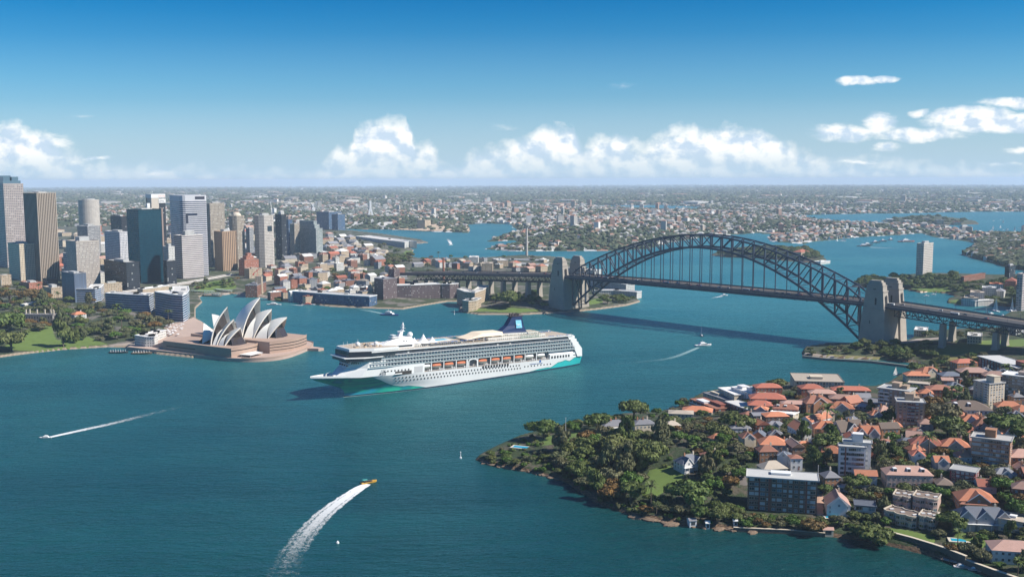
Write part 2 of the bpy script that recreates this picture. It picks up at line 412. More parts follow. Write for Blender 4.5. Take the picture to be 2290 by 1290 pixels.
def city_fn(g, p):
    co = g.node('ShaderNodeNewGeometry').outputs['Position']; x, y, z = g.sep(co)
    n = g.noise(co, 0.03, 4, 0.6); n2 = g.noise(co, 0.35, 3, 0.6)
    c = g.mix(g.ramp(n, [(0.42, 0), (0.5, 1)]), (0.16, 0.145, 0.125), (0.045, 0.06, 0.025))
    c = g.mix(g.ramp(z, [(0.0, 0), (1.0, 1)]), c, c)
    st = g.mix(n2, (0.22, 0.17, 0.12), (0.36, 0.29, 0.22))
    c = g.mix(g.m('LESS_THAN', z, 2.3), c, st)
    g.l.new(c, p.inputs['Base Color']); p.inputs['Roughness'].default_value = 0.9
CITY = mat('city_ground', fn=city_fn)
def head_fn(g, p):
    co = g.node('ShaderNodeNewGeometry').outputs['Position']; x, y, z = g.sep(co)
    n = g.noise(co, 0.05, 5, 0.65); n2 = g.noise(g.v('MULTIPLY', co, (1, 1, 3)), 0.5, 5, 0.7)
    c = g.mix(g.ramp(n, [(0.42, 0), (0.5, 1)]), (0.10, 0.085, 0.06), (0.035, 0.055, 0.018))
    rk = g.ramp(n2, [(0.35, (0.035, 0.028, 0.022)), (0.5, (0.13, 0.08, 0.045)), (0.72, (0.30, 0.20, 0.12))])
    c = g.mix(g.m('LESS_THAN', g.m('ADD', z, g.m('MULTIPLY', n, 3)), 3.7), c, rk)
    g.l.new(c, p.inputs['Base Color']); p.inputs['Roughness'].default_value = 0.9
    b = g.node('ShaderNodeBump', _Strength=0.8, _Distance=1.5); g.l.new(n2, b.inputs['Height']); g.l.new(b.outputs[0], p.inputs['Normal'])
HEAD = mat('headland_ground', fn=head_fn)
# city side: gardens, quay, old quarter, then the suburbs to the horizon
CBD = Land([(-260, 830), (0, 799), (60, 791), (140, 782), (240, 776), (300, 777), (352, 792), (430, 800), (520, 790), (520, 757), (470, 735), (452, 722), (437, 712), (437, 690), (452, 676), (445, 664), (480, 658), (500, 660), (520, 657), (560, 662), (620, 671),
            (740, 686), (832, 690), (900, 692), (945, 684), (1000, 675), (1030, 675), (1026, 697), (1070, 704), (1170, 704), (1260, 700), (1340, 692), (1400, 684), (1432, 675), (1424, 668), (1400, 655), (1330, 620),
            (1300, 584), (1230, 574), (1140, 573), (1060, 579), (940, 580), (915, 572), (925, 560), (905, 548), (957, 543), (940, 536), (900, 530), (860, 524), (790, 516), (700, 508), (0, 500), (-300, 500)],
           2.6, 11, 130, slope=2.5, humps=[(80, 640, 160, 8), (900, 622, 90, 8)])
FAR = Land([(-400, 520), (700, 512), (780, 513), (880, 514), (975, 519), (1050, 521), (1052, 508), (1045, 503), (1085, 500), (1140, 502), (1160, 518), (1125, 527), (1085, 541), (1150, 538), (1160, 545), (1082, 557), (1140, 562), (1250, 562), (1370, 561),
            (1450, 557), (1500, 543), (1560, 533), (1630, 526), (1700, 521), (1712, 527), (1722, 540), (1798, 546), (1815, 541), (1850, 538), (1930, 530), (2010, 526), (2060, 522), (2090, 531), (2130, 536), (2168, 541), (2186, 547), (2148, 570), (2185, 580), (2250, 598),
            (2290, 606), (2420, 640), (2600, 640), (2600, 411), (1145, 411), (-400, 411)], 3, 8, 300, slope=1.0, amp=32,
           holes=[[(1785, 482), (1850, 480), (1950, 478), (2000, 478), (2090, 476), (2200, 474), (2300, 474), (2420, 476), (2420, 532), (2290, 529), (2210, 525), (2100, 508), (2000, 502), (1900, 499), (1830, 493)],
                  [(1285, 461), (1350, 458), (1450, 458), (1560, 464), (1560, 470), (1480, 472), (1400, 466)],
                  [(1690, 524), (1740, 523), (1765, 528), (1755, 532), (1715, 529)]],
           humps=[(1500, 490, 700, 14), (2240, 560, 260, 22), (1250, 520, 500, 10)])
GOAT = Land([(1590, 571), (1605, 563), (1680, 556), (1760, 556), (1815, 562), (1848, 580), (1842, 590), (1790, 586), (1700, 578), (1620, 575)], 2.5, 14, 70)
COCK = Land([(1970, 494), (2000, 487), (2060, 484), (2130, 487), (2180, 494), (2190, 501), (2120, 504), (2040, 502), (1985, 499)], 3, 12, 120)
BLUES = Land([(1903, 641), (1925, 628), (1980, 621), (2060, 618), (2200, 622), (2300, 612), (2500, 620), (2500, 700), (2300, 690), (2240, 684), (2160, 684), (2118, 677), (2122, 668), (2140, 664), (2120, 657), (2080, 653), (2058, 655), (2030, 648), (1960, 645)], 2.5, 14, 90)
MILS = Land([(1793, 789), (1800, 778), (1850, 770), (1930, 768), (2030, 762), (2050, 752), (2100, 740), (2180, 737), (2240, 735), (2236, 712), (2260, 698), (2500, 700), (2700, 760), (3300, 1100), (3000, 1500), (2500, 1390),
             (2290, 1312), (2240, 1290), (2180, 1272), (2080, 1243), (1960, 1213), (1860, 1200), (1700, 1188), (1560, 1180), (1480, 1167), (1430, 1158), (1350, 1132), (1300, 1102), (1268, 1078),
             (1200, 1060), (1120, 1044), (1062, 1028), (1072, 1020), (1100, 1005), (1160, 978), (1220, 962), (1300, 945), (1380, 930), (1450, 925), (1500, 920), (1540, 897), (1570, 880), (1640, 868), (1700, 862), (1780, 857),
             (1860, 862), (1900, 868), (1950, 868), (1985, 858), (2008, 842), (2030, 832), (2070, 822), (2050, 813), (1990, 806), (1850, 800), (1796, 796)], 3.0, 15, 110, slope=1.3,
            humps=[(2050, 900, 150, 6), (1500, 990, 60, -3), (2200, 1050, 110, 4)])
FAR.mesh('ground', (-40, 2330, 410.6, 652), 2.0, 1.15, SUBURB)
CBD.mesh('city_ground', (-60, 1460, 495, 840), 2.0, 1.3, CITY)
GOAT.mesh('island', (1570, 1870, 540, 600), 2, 1.5, HEAD)
COCK.mesh('island', (1940, 2220, 475, 512), 2, 1.5, HEAD)
BLUES.mesh('headland', (1880, 2400, 600, 720), 2, 1.5, HEAD)
MILS.mesh('headland', (1040, 2900, 690, 1500), 2.5, 2.5, HEAD)
mb = MB(); mb.box(-48000, 48000, -3000, 60000, -300, 262)
def haze_fn(g, p):
    g.n.remove(p); pv = g.node('ShaderNodeVolumePrincipled'); pv.inputs['Color'].default_value = (0.70, 0.84, 1.0, 1)
    pv.inputs['Density'].default_value = 1 / 22000.; pv.inputs['Anisotropy'].default_value = 0.0
    g.l.new(pv.outputs[0], g.n['Material Output'].inputs['Volume'])
tag(mb.build('haze', mat('haze', fn=haze_fn)), kind='stuff')

class Fr:
    """a thing's own frame: x along ang, y to its left"""
    def __init__(s, O, ang): s.o = O; s.a = ang; s.c, s.s = math.cos(ang), math.sin(ang)
    def w(s, x, y): return s.o[0] + s.c * x - s.s * y, s.o[1] + s.s * x + s.c * y
    def l(s, X, Y): dx, dy = X - s.o[0], Y - s.o[1]; return s.c * dx + s.s * dy, -s.s * dx + s.c * dy
    def p(s, x, y, z): return proj(*s.w(x, y), z)
    def sx(s, px, y, z, lo=-250, hi=400):
        f = lambda x: s.p(x, y, z)[0] - px
        a, b = f(lo), f(hi)
        for _ in range(45):
            m_ = (lo + hi) / 2; c = f(m_)
            if (c > 0) == (a > 0): lo, a = m_, c
            else: hi = m_
        return (lo + hi) / 2
# ================================================================ the arch bridge
STEEL = mat('bridge_steel', (0.034, 0.048, 0.080), 0.5, noise=0.25, ns=0.1)
GRAN = mat('granite', (0.37, 0.33, 0.28), 0.85, fn=None, noise=0.22, ns=0.12)
def bridge():
    S_, N_ = un(1282, 684, 9), un(1922, 760, 9)
    ang = math.atan2(N_[1] - S_[1], N_[0] - S_[0]); L = math.hypot(N_[0] - S_[0], N_[1] - S_[1])
    fr = Fr(S_, ang); wd = 30.0
    root = empty('arch_bridge', (S_[0], S_[1], 0), ang)
    tag(root, 'great dark steel arch bridge across the harbour between two pairs of granite towers', 'bridge')
    N = 28
    def X(i): return L * i / N
    def zl(i): t = 2 * i / N - 1; return 10 + 106.5 * (1 - t * t)
    def zt(i):
        t = abs(2 * i / N - 1); return zl(i) + 18 + 39 * t ** 2.3 - (4 if t == 1 else 0)
    zd = lambda x: 57.5 + 1.6 * (1 - ((2 * x / L - 1) ** 2)) - (max(0, -x - 40) * 0.032) - max(0, x - L - 40) * 0.04
    for side in (0, 1):
        y = side * wd
        for nm, fz, sz in (('top_chord', zt, (1.5, 2.0)), ('bottom_chord', zl, (2.0, 2.8))):
            m = MB()
            for i in range(N): m.beam((X(i), y, fz(i)), (X(i + 1), y, fz(i + 1)), sz[0], sz[1])
            m.build(nm, STEEL, root)
        for i in range(N + 1):
            m = MB(); m.beam((X(i), y, zl(i)), (X(i), y, zt(i)), 1.7 if i not in (0, N) else 3, 1.7)
            m.build('vertical_post', STEEL, root)
            if i < N:
                m = MB()
                if i < N / 2: m.beam((X(i), y, zt(i)), (X(i + 1), y, zl(i + 1)), 1.2, 1.2)
                else: m.beam((X(i), y, zl(i)), (X(i + 1), y, zt(i + 1)), 1.2, 1.2)
                m.build('diagonal', STEEL, root)
            if 1 < i < N - 1 and abs(zl(i) - zd(X(i))) > 3:
                a, b = (zl(i), zd(X(i)) + .3) if zl(i) > zd(X(i)) else (zt(i), zt(i))
                if a > b: m = MB(); m.beam((X(i), y, a), (X(i), y, b), 0.85, 0.85); m.build('hanger', STEEL, root)
    for nm, fz in (('top_bracing', zt), ('bottom_bracing', zl)):
        m = MB()
        for i in range(N + 1):
            m.beam((X(i), 0, fz(i)), (X(i), wd, fz(i)), 0.9)
            if i < N:
                m.beam((X(i), 0, fz(i)), (X(i + 1), wd, fz(i + 1)), 0.55); m.beam((X(i), wd, fz(i)), (X(i + 1), 0, fz(i + 1)), 0.55)
        m.build(nm, STEEL, root)
    # deck, level with the approaches
    xs = [-470 + 15 * k for k in range(int((470 + L + 300) / 15) + 1)]
    y0, y1 = -9.5, wd + 9.5
    def strip(nm, ya, yb, z0, z1, m_, x0=-1e9, x1=1e9):
        m = MB(); X_ = [x for x in xs if x0 <= x <= x1]
        R = [[(x, ya, zd(x) + z0), (x, yb, zd(x) + z0), (x, yb, zd(x) + z1), (x, ya, zd(x) + z1)] for x in X_]
        m.loft(R); return m.build(nm, m_, root)
    strip('deck', y0, y1, -3.2, 0, STEEL); strip('roadway', -3, wd - 4, 0.004, 0.35, ASPH)
    strip('footway', y0 + .6, y0 + 3.6, 0.004, 0.5, mat('footpath', (0.30, 0.29, 0.28), .9)); strip('footway', y1 - 3.6, y1 - .6, 0.004, 0.5, MATS['footpath'])
    strip('rail_track', wd - 3.5, wd + 4.5, 0.004, 0.4, mat('ballast', (0.17, 0.14, 0.12), .95, noise=.2))
    for y in (y0, y0 + 4.2, y1 - 4.2, y1):
        m = MB()
        for x in xs[:-1]:
            m.beam((x, y, zd(x) + 1.9), (x + 15, y, zd(x + 15) + 1.9), 0.22, 0.5); m.beam((x, y, zd(x) + .9), (x + 15, y, zd(x + 15) + .9), 0.14, 0.5)
            for q in range(0, 15, 5): m.beam((x + q, y, zd(x) - 0.3), (x + q, y, zd(x) + 2.1), 0.22)
        m.build('railing', STEEL, root)
    m = MB()
    for i in range(N + 1):
        m.beam((X(i), y0, zd(X(i)) - 3), (X(i), y1, zd(X(i)) - 3), 1.2, 3)
    for y in (1, 10, 20, 29): m.beam((0, y, zd(0) - 3.6), (L, y, zd(L) - 3.6), 1, 1.6)
    m.build('floor_beams', STEEL, root)
    lm = mat('lamp_head', (0.6, 0.6, 0.6), .4)
    for side in (y0 + 4.4, y1 - 4.4):
        for x in range(-420, int(L) + 260, 38):
            m = MB(); z = zd(x); m.beam((x, side, z), (x, side, z + 8.5), 0.25); m.beam((x, side, z + 8.5), (x, side + (3 if side < 10 else -3), z + 9), .22, mi=0); m.box(x - .3, x + .3, side + (2.5 if side < 10 else -3.5), side + (3.5 if side < 10 else -2.5), z + 8.7, z + 8.95, 1)
            m.build('street_lamp', [STEEL, lm], root)
    # towers
    for end in (0, 1):
        sg = -1 if end == 0 else 1; bx = 0 if end == 0 else L
        cx = bx + sg * 24
        m = MB()
        m.prism([(cx - 15.5, -7), (cx + 15.5, -7), (cx + 15.5, wd + 7), (cx - 15.5, wd + 7)], -1, 50, taper=(0.78, 0.96)); m.build('abutment', GRAN, root)
        for y, sd_ in ((-6.5, -1), (wd + 6.5, 1)):
            m = MB(); R = lambda hx, hy, z, cy=0: [(cx - hx, y - hy + cy, z), (cx + hx, y - hy + cy, z), (cx + hx, y + hy + cy, z), (cx - hx, y + hy + cy, z)]
            m.loft([R(17.8, 9.0, -1, sd_ * 1.5), R(15.9, 8.3, 30, sd_ * .8), R(14.2, 7.6, 52, 0), R(14.4, 7.8, 53.5), R(13.8, 7.3, 54)])
            m.loft([R(13.6, 7.2, 54), R(11.6, 6.4, 74)]); m.loft([R(12.2, 6.9, 74), R(12.2, 6.9, 75.6)])
            m.loft([R(11.0, 5.9, 75.6), R(10.6, 5.3, 81.5)]); m.loft([R(11, 5.7, 81.5), R(11, 5.7, 82.6)])
            m.loft([R(9.6, 4.4, 82.6), R(9.2, 4.1, 86.0)]); m.loft([R(7.5, 3.0, 86.0), R(7.2, 2.8, 88.4)])
            t = m.build('pylon_tower', GRAN, root)
            dk = mat('dark_opening', (0.015, 0.016, 0.02), .9)
            for ex in (-1, 1):       # tall arched doorways over the footway and slit windows on the long side
                m = MB(); xx = cx + ex * 13.75
                a = [(xx, y - 2.4, zd(bx) + .4), (xx, y + 2.4, zd(bx) + .4)] + [(xx - ex * .55, y + 2.4 * math.cos(q), zd(bx) + 10 + 2.6 * math.sin(q)) for q in [k * math.pi / 8 for k in range(9)]]
                m.face(a if ex > 0 else a[::-1])
                for q in range(9):
                    pass
                m.build('archway', dk, t)
                m = MB(); yy = y + ex * 7.5
                for dx, zz, w_, h_ in ((2.5, zd(bx) + .5, 2.0, 8.5), (0, 77, 3.6, .8), (-3.5, 34, .8, 4)):
                    zc = zz; k = (zc - 54) / 20 * .8 if zc > 54 else -(54 - zc) / 22 * .95 - .1
                    yo = y + ex * (7.28 - k + .05) + (0 if zc > 54 else sd_ * .8 * (54 - zc) / 24)
                    if zc > 75: yo = y + ex * 5.93
                    m.box(cx + dx - w_ / 2, cx + dx + w_ / 2, min(yo, yo - ex * 1.2), max(yo, yo - ex * 1.2), zc, zc + h_)
                m.build('window_slit', dk, t)
    # approach spans: deck trusses on paired piers
    for sg, bx, n, ln in ((1, L + 44, 4, 62), (-1, -44, 6, 62)):
        for k in range(n):
            xa, xb = bx + sg * k * ln, bx + sg * (k + 1) * ln; m = MB(); q = 8
            for y in (2, wd - 2):
                z0, z1 = lambda x: zd(x) - 3.2, lambda x: zd(x) - 13
                P = [xa + (xb - xa) * j / q for j in range(q + 1)]
                m.beam((xa, y, z0(xa)), (xb, y, z0(xb)), .9); m.beam((P[0], y, z1(P[0])), (P[-1], y, z1(P[-1])), 1.0)
                for j in range(q):
                    m.beam((P[j], y, z0(P[j])), (P[j], y, z1(P[j])), .6)
                    if j % 2: m.beam((P[j], y, z0(P[j])), (P[j + 1], y, z1(P[j + 1])), .7)
                    else: m.beam((P[j], y, z1(P[j])), (P[j + 1], y, z0(P[j + 1])), .7)
            for j in range(q + 1): m.beam((P[j], 2, z1(P[j])), (P[j], wd - 2, z1(P[j])), .6)
            m.build('approach_truss', STEEL, root)
            for y in (1, wd - 1):
                m = MB(); X_, Y_ = fr.w(xb, y); gz = float(terr(X_, Y_)[0]) - 1
                m.prism([(xb - 3.2, y - 4.5), (xb + 3.2, y - 4.5), (xb + 3.2, y + 4.5), (xb - 3.2, y + 4.5)], gz, zd(xb) - 13.2, taper=(.85, .85))
                m.prism([(xb - 3.6, y - 5), (xb + 3.6, y - 5), (xb + 3.6, y + 5), (xb - 3.6, y + 5)], gz, gz + 3)
                m.build('pier', GRAN, root)
    # traffic: cars in a few paints, copied along the lanes
    protos = []
    for nm, c in (('white', (.75, .75, .75)), ('silver', (.45, .46, .48)), ('dark', (.04, .045, .05)), ('red', (.45, .04, .03)), ('blue', (.05, .1, .3))):
        m = MB(); m.box(-2.2, 2.2, -.9, .9, .35, .95); m.prism([(-1.5, -.8), (.9, -.8), (.9, .8), (-1.5, .8)], .95, 1.5, taper=(.75, .85), mi=1)
        for a in (-1.4, 1.4): m.box(a - .33, a + .33, -.93, .93, 0.02, .66, 2)
        protos.append((nm, m, mat('car_' + nm, c, .3)))
    ty = mat('tyre', (.02, .02, .02), .9); meshes = []
    for nm, m, cm in protos:
        me = m.build('parked_car', [cm, GLASS, ty]); meshes.append((nm, me.data)); bpy.data.objects.remove(me)
    r = random.Random(3)
    for k in range(64):
        x = r.uniform(-300, L + 190); lane = r.choice([0, 1, 2, 3, 4, 5]); y = -1 + lane * 4.2; nm, me = r.choice(meshes)
        X_, Y_ = fr.w(x, y); o = ob('car', me, None, (X_, Y_, zd(x) + .36)); o.rotation_euler = (0, 0, ang + (math.pi if lane > 2 else 0)); o.scale = (1.15, 1.15, 1.15)
        tag(o, nm + ' car driving on the deck of the arch bridge', 'car', nm + ' cars on the bridge deck')
    for k, x in enumerate((70, 190, 330, L + 40, L + 120)):
        m = MB(); m.box(-5, 5, -1.2, 1.2, .5, 3.1); m.box(-4.9, 4.9, -1.215, 1.215, 1.6, 2.6, 1); 
        for a in (-3.2, 3.2): m.box(a - .5, a + .5, -1.25, 1.25, .02, 1, 2)
        X_, Y_ = fr.w(x, -1.2); o = m.build('bus', [WHITE, GLASS, ty], None, loc=(X_, Y_, zd(x) + .36)); o.rotation_euler = (0, 0, ang)
        tag(o, ['white bus on the bridge deck near the southern towers', 'white bus on the bridge deck under the rising arch', 'white bus on the bridge deck at mid span', 'white bus just beyond the northern towers', 'white bus on the northern approach truss'][k], 'bus', 'buses on the bridge')
    return meshes, ty
CARS, TYRE = bridge()
# ================================================================ the shell-roofed concert halls
def opera():
    TILE = mat('shell_tiles', (0.87, 0.845, 0.77), 0.38, fn=None, noise=0.08, ns=0.08)
    CONC = mat('shell_concrete', (0.80, 0.75, 0.66), 0.8, noise=.10, ns=.3)
    PINK = mat('pink_granite', (0.41, 0.29, 0.225), 0.8, noise=.14, ns=.12)
    PINK2 = mat('pink_paving', (0.47, 0.35, 0.29), 0.85, noise=.16, ns=.09)
    GL = mat('bronze_glass', (0.05, 0.04, 0.035), 0.15, spec=.8)
    SLOT = mat('shadow_slot', (0.03, 0.025, 0.022), .9)
    O = un(513, 808, 0); A = math.radians(-31); fr = Fr(O, A)
    root = empty('opera_house', (O[0], O[1], 0), A)
    tag(root, 'opera house of white pointed shell roofs on a pink granite podium in the water', 'building')
    def P(poly, z0, z1, name, m_, **k): m = MB(); m.prism(poly, z0, z1, **k); return m.build(name, m_, root)
    arc = lambda cx, cy, r, a0, a1, n: [(cx + r * math.cos(math.radians(a0 + (a1 - a0) * i / n)), cy + r * math.sin(math.radians(a0 + (a1 - a0) * i / n))) for i in range(n + 1)]
    bw = [(0, -1), (16, 4), (30, 12), (41, 25), (46, 42), (44, 60), (38, 80), (30, 103), (18, 126), (2, 140), (-40, 146), (-150, 146), (-178, 130), (-190, 60), (-176, -8), (-60, -3)]
    V_ = [Vector(q) for q in bw]; sm = []
    for i in range(len(V_)):
        a_, b_, c_, d_ = V_[i - 1], V_[i], V_[(i + 1) % len(V_)], V_[(i + 2) % len(V_)]
        for q in range(5 if 0 < i < 10 else 1): t = q / 5; sm.append(tuple(.5 * ((2 * b_) + (c_ - a_) * t + (2 * a_ - 5 * b_ + 4 * c_ - d_) * t * t + (3 * b_ - a_ - 3 * c_ + d_) * t ** 3)))
    P(sm, -2, 4.4, 'broadwalk', PINK2)
    m = MB(); 
    for a, b in zip(sm[1:46], sm[2:47]): m.beam((*a, 4.4), (*b, 4.4), .5, 1.8)
    m.build('sea_wall_coping', PINK, root)
    P([(30, 103), (44, 108), (46, 116), (26, 118)], -2, 3.4, 'jetty', PINK2)
    # podium blocks, the harbour ends curved and banded
    def block(x0, x1, ya, yb, z1, bulge, bands):
        n = 12; front = [(x1 + bulge * math.sin(math.pi * i / n), ya + (yb - ya) * i / n) for i in range(n + 1)]
        poly = [(x0, ya)] + front + [(x0, yb)]
        o = P(poly, 4.404, z1, 'podium', PINK)
        m = MB()
        for z0_, h_ in bands:
            for i in range(n):
                a, b = front[i], front[i + 1]; m.face([(a[0] + .08, a[1], z0_), (b[0] + .08, b[1], z0_), (b[0] + .08, b[1], z0_ + h_), (a[0] + .08, a[1], z0_ + h_)])
        m.build('window_band', SLOT, o)
        m = MB(); 
        for i in range(n): m.beam((*front[i], z1 + .4), (*front[i + 1], z1 + .4), .5, .9)
        m.build('parapet', PINK, o)
    block(-118, 2, 1.5, 46, 15.5, 3.5, [(11.8, 1.1)])
    block(-118, 21, 46.02, 112, 18.5, 9, [(14.6, 1.1), (11.0, 1.0), (7.6, .9)])
    m = MB()
    for k in range(16): m.box(-150 + k * 2, -117.9, 8, 104, 4.41 + k * .62, 4.41 + (k + 1) * .62)
    m.build('grand_steps', PINK2, root)
    m = MB(); m.face([(-112, 1.42, 9), (-60, 1.42, 9), (-60, 1.42, 9.8), (-112, 1.42, 9.8)]); m.build('window_band', SLOT, root)
    m = MB()
    m.loft([[(6, 10, 7.4), (22, 14, 7.0), (20, 36, 7.0), (5, 38, 7.4)], [(6, 10, 7.6), (22, 14, 7.2), (20, 36, 7.2), (5, 38, 7.6)]])
    for q in ((8, 12), (20, 15), (19, 34), (8, 36)): m.beam((*q, 4.4), (*q, 7.3), .3)
    m.build('canopy', WHITE, root)
    def arcpt(c, rad, p): d = (p - c); return c + d.normalized() * rad
    def shell(F_, T, R_, yc, name='roof_shell', rho=75.0, glass=True):
        """F_ foot on the near side, T tip, R_ rear end of the ridge; mirrored in the plane y = yc"""
        F_, T, R_ = Vector(F_), Vector(T), Vector(R_)
        a, b, c = F_, T, R_; ab, ac = b - a, c - a; n = ab.cross(ac)
        cc = a + (n.cross(ab) * ac.length_squared + ac.cross(n) * ab.length_squared) / (2 * n.length_squared)
        r = (cc - a).length; rr = max(rho, r * 1.08); h = math.sqrt(rr * rr - r * r); nn = n.normalized()
        cs = [cc + nn * h, cc - nn * h]; C0 = max(cs, key=lambda q: q.y - q.z * .7)   # centre on the inner, lower side
        c2 = Vector((C0.x, yc, C0.z)); r2 = math.sqrt(max(1, rr * rr - (C0.y - yc) ** 2))
        NU, NV = 14, 14; m = MB(); grids = []
        for off in (0, -1.3):
            g_ = []
            for j in range(NU + 1):
                q = R_.lerp(T, j / NU); q = c2 + (q - c2).normalized() * (r2 + off * .5)
                row = []
                for k in range(NV + 1):
                    p = F_.lerp(q, k / NV); p = C0 + (p - C0).normalized() * (rr + off) if 0 < k < NV else (q if k else F_ + (C0 - F_).normalized() * -off)
                    row.append(p)
                g_.append(row)
            grids.append(g_)
        mir = lambda p: Vector((p.x, 2 * yc - p.y, p.z))
        for side in (0, 1):
            fx = (lambda p: p) if side == 0 else mir
            for gi, g_ in enumerate(grids):
                for j in range(NU):
                    for k in range(NV):
                        q = [fx(g_[j][k]), fx(g_[j + 1][k]), fx(g_[j + 1][k + 1]), fx(g_[j][k + 1])]
                        if (side + gi) % 2: q.reverse()
                        m.face(q, None, gi)
            for k in range(NV):
                m.face([fx(grids[0][NU][k]), fx(grids[0][NU][k + 1]), fx(grids[1][NU][k + 1]), fx(grids[1][NU][k])], None, 1)
                m.face([fx(grids[0][0][k]), fx(grids[0][0][k + 1]), fx(grids[1][0][k + 1]), fx(grids[1][0][k])], None, 0)
        o = m.build(name, [TILE, CONC], root)
        for mm in (o.data,): mm.polygons.foreach_set('use_smooth', [True] * len(mm.polygons))
        import bmesh
        b_ = bmesh.new(); b_.from_mesh(o.data); bmesh.ops.remove_doubles(b_, verts=b_.verts, dist=.02); bmesh.ops.recalc_face_normals(b_, faces=b_.faces); b_.to_mesh(o.data); b_.free()
        try: o.data.set_sharp_from_angle(angle=math.radians(28))
        except Exception: pass
        if glass:
            g_ = grids[1][int(NU * .72)]; pts = [p + Vector(((T.x - F_.x) * 0.0, 0, 0)) for p in g_]
            m = MB(); base = [p for p in pts]
            for k in range(NV):
                a1, b1 = base[k], base[k + 1]; m.face([a1, b1, mir(b1), mir(a1)])
            sgx = 1 if T.x > R_.x else -1
            ft = [Vector((F_.x + sgx * 9, yc + (F_.y - yc) * .8, F_.z)), Vector((F_.x + sgx * 14, yc + (F_.y - yc) * .35, F_.z))]
            ft = ft + [mir(q) for q in ft[::-1]]; mid = base[int(NV * .45)]; mm_ = [mid, mid.lerp(mir(mid), .33), mid.lerp(mir(mid), .67), mir(mid)]
            mm_ = [q + Vector((sgx * 1.5, 0, 0)) for q in mm_]
            for k in range(3): m.face([ft[k], ft[k + 1], mm_[k + 1], mm_[k]])
            m.build('glass_wall', GL, o)
    for ang_, org, yc, hw, feet, tips, zf in (
            (math.radians(-25), (0, 0), 32, 20.5, [471, 482, 498], [(508.4, 685.5), (523.5, 713), (538, 732)], 15.5),
            (math.radians(-15), (0, 0), 84, 23, [541, 565, 596], [(581.5, 665), (608, 691), (642, 709)], 18.5)):
        h = Fr(O, ang_)
        def W(x, y, z): X_, Y_ = h.w(x, y); l = fr.l(X_, Y_); return l[0], l[1], z
        # shells are built straight in the hall's own frame, then turned about the podium corner
        before = set(o.name for o in bpy.data.objects)
        sh = []
        for fpx, (tx, tz) in zip(feet, tips):
            xf = h.sx(fpx, yc - hw, zf); xt = h.sx(tx, yc, 45); zt = zat(*h.w(xt, yc), tz); xt = h.sx(tx, yc, zt); zt = zat(*h.w(xt, yc), tz)
            sh.append((xf, xt, zt))
        far = yc > 60
        print('opera', ['%.0f %.0f %.0f' % q for q in sh])
        rp = [(527, 713), (572, 703), (603, 718)] if far else [(480, 730), (501, 729), (513, 742)]; rears = []
        for (xf, xt, zt), (rx, ry) in zip(sh, rp):
            zr = 30
            for _ in range(4): xr = h.sx(rx, yc, zr); zr = zat(*h.w(xr, yc), ry)
            rears.append((xr - xf, min(zr, zt - 2)))
        print('rears', ['%.0f %.0f' % q for q in rears])
        for k, ((xf, xt, zt), (rx, rz)) in enumerate(zip(sh, rears)):
            w_ = hw * (1 - .08 * k)
            shell((xf, yc - w_, zf), (xt, yc, zt), (xf + rx, yc, rz), yc)
            if k < 2:      # the low side shells that close the gap between two vaults
                nx = sh[k + 1]
                m = MB(); n = 8
                for sgn in (-1, 1):
                    a = Vector((xf + 2, yc + sgn * w_ * .96, zf)); b = Vector((nx[0] - 1, yc + sgn * hw * .88, zf)); c = Vector((nx[0] + rears[k + 1][0] + 2.5, yc, rears[k + 1][1] - .5))
                    rows = []
                    for j in range(n + 1):
                        e_ = a.lerp(b, j / n); rows.append([e_.lerp(c, i / n) + Vector((0, sgn * math.sin(math.pi * i / n) * 3.0, math.sin(math.pi * i / n) * 2.5)) for i in range(n + 1)])
                    for j in range(n):
                        for i in range(n): m.face([rows[j][i], rows[j + 1][i], rows[j + 1][i + 1], rows[j][i + 1]])
                m.build('side_shell', TILE, root, smooth=True)
        x0, xt0, _ = sh[0]
        if far: shell((x0 - 40, yc - hw * .8, zf), (h.sx(474, yc, 38), yc, zat(*h.w(h.sx(474, yc, 38), yc), 702)), (x0 - 22, yc, 30), yc)
        else: shell((h.sx(452, yc - hw * .8, zf), yc - hw * .8, zf), (h.sx(456, yc, 30), yc, zat(*h.w(h.sx(456, yc, 30), yc), 722)), (x0 - 12, yc, 21), yc)
        for o in [o for o in bpy.data.objects if o.name not in before]:
            if o.parent is root: o.rotation_euler = (0, 0, ang_ - A)
    # small restaurant shells at the city end
    h = Fr(O, A)
    shell((-128, 118, 14), (-112, 126, 27), (-134, 126, 16), 126, rho=40); shell((-140, 119, 12), (-152, 126, 22), (-134, 126, 16), 126, rho=40)
opera()
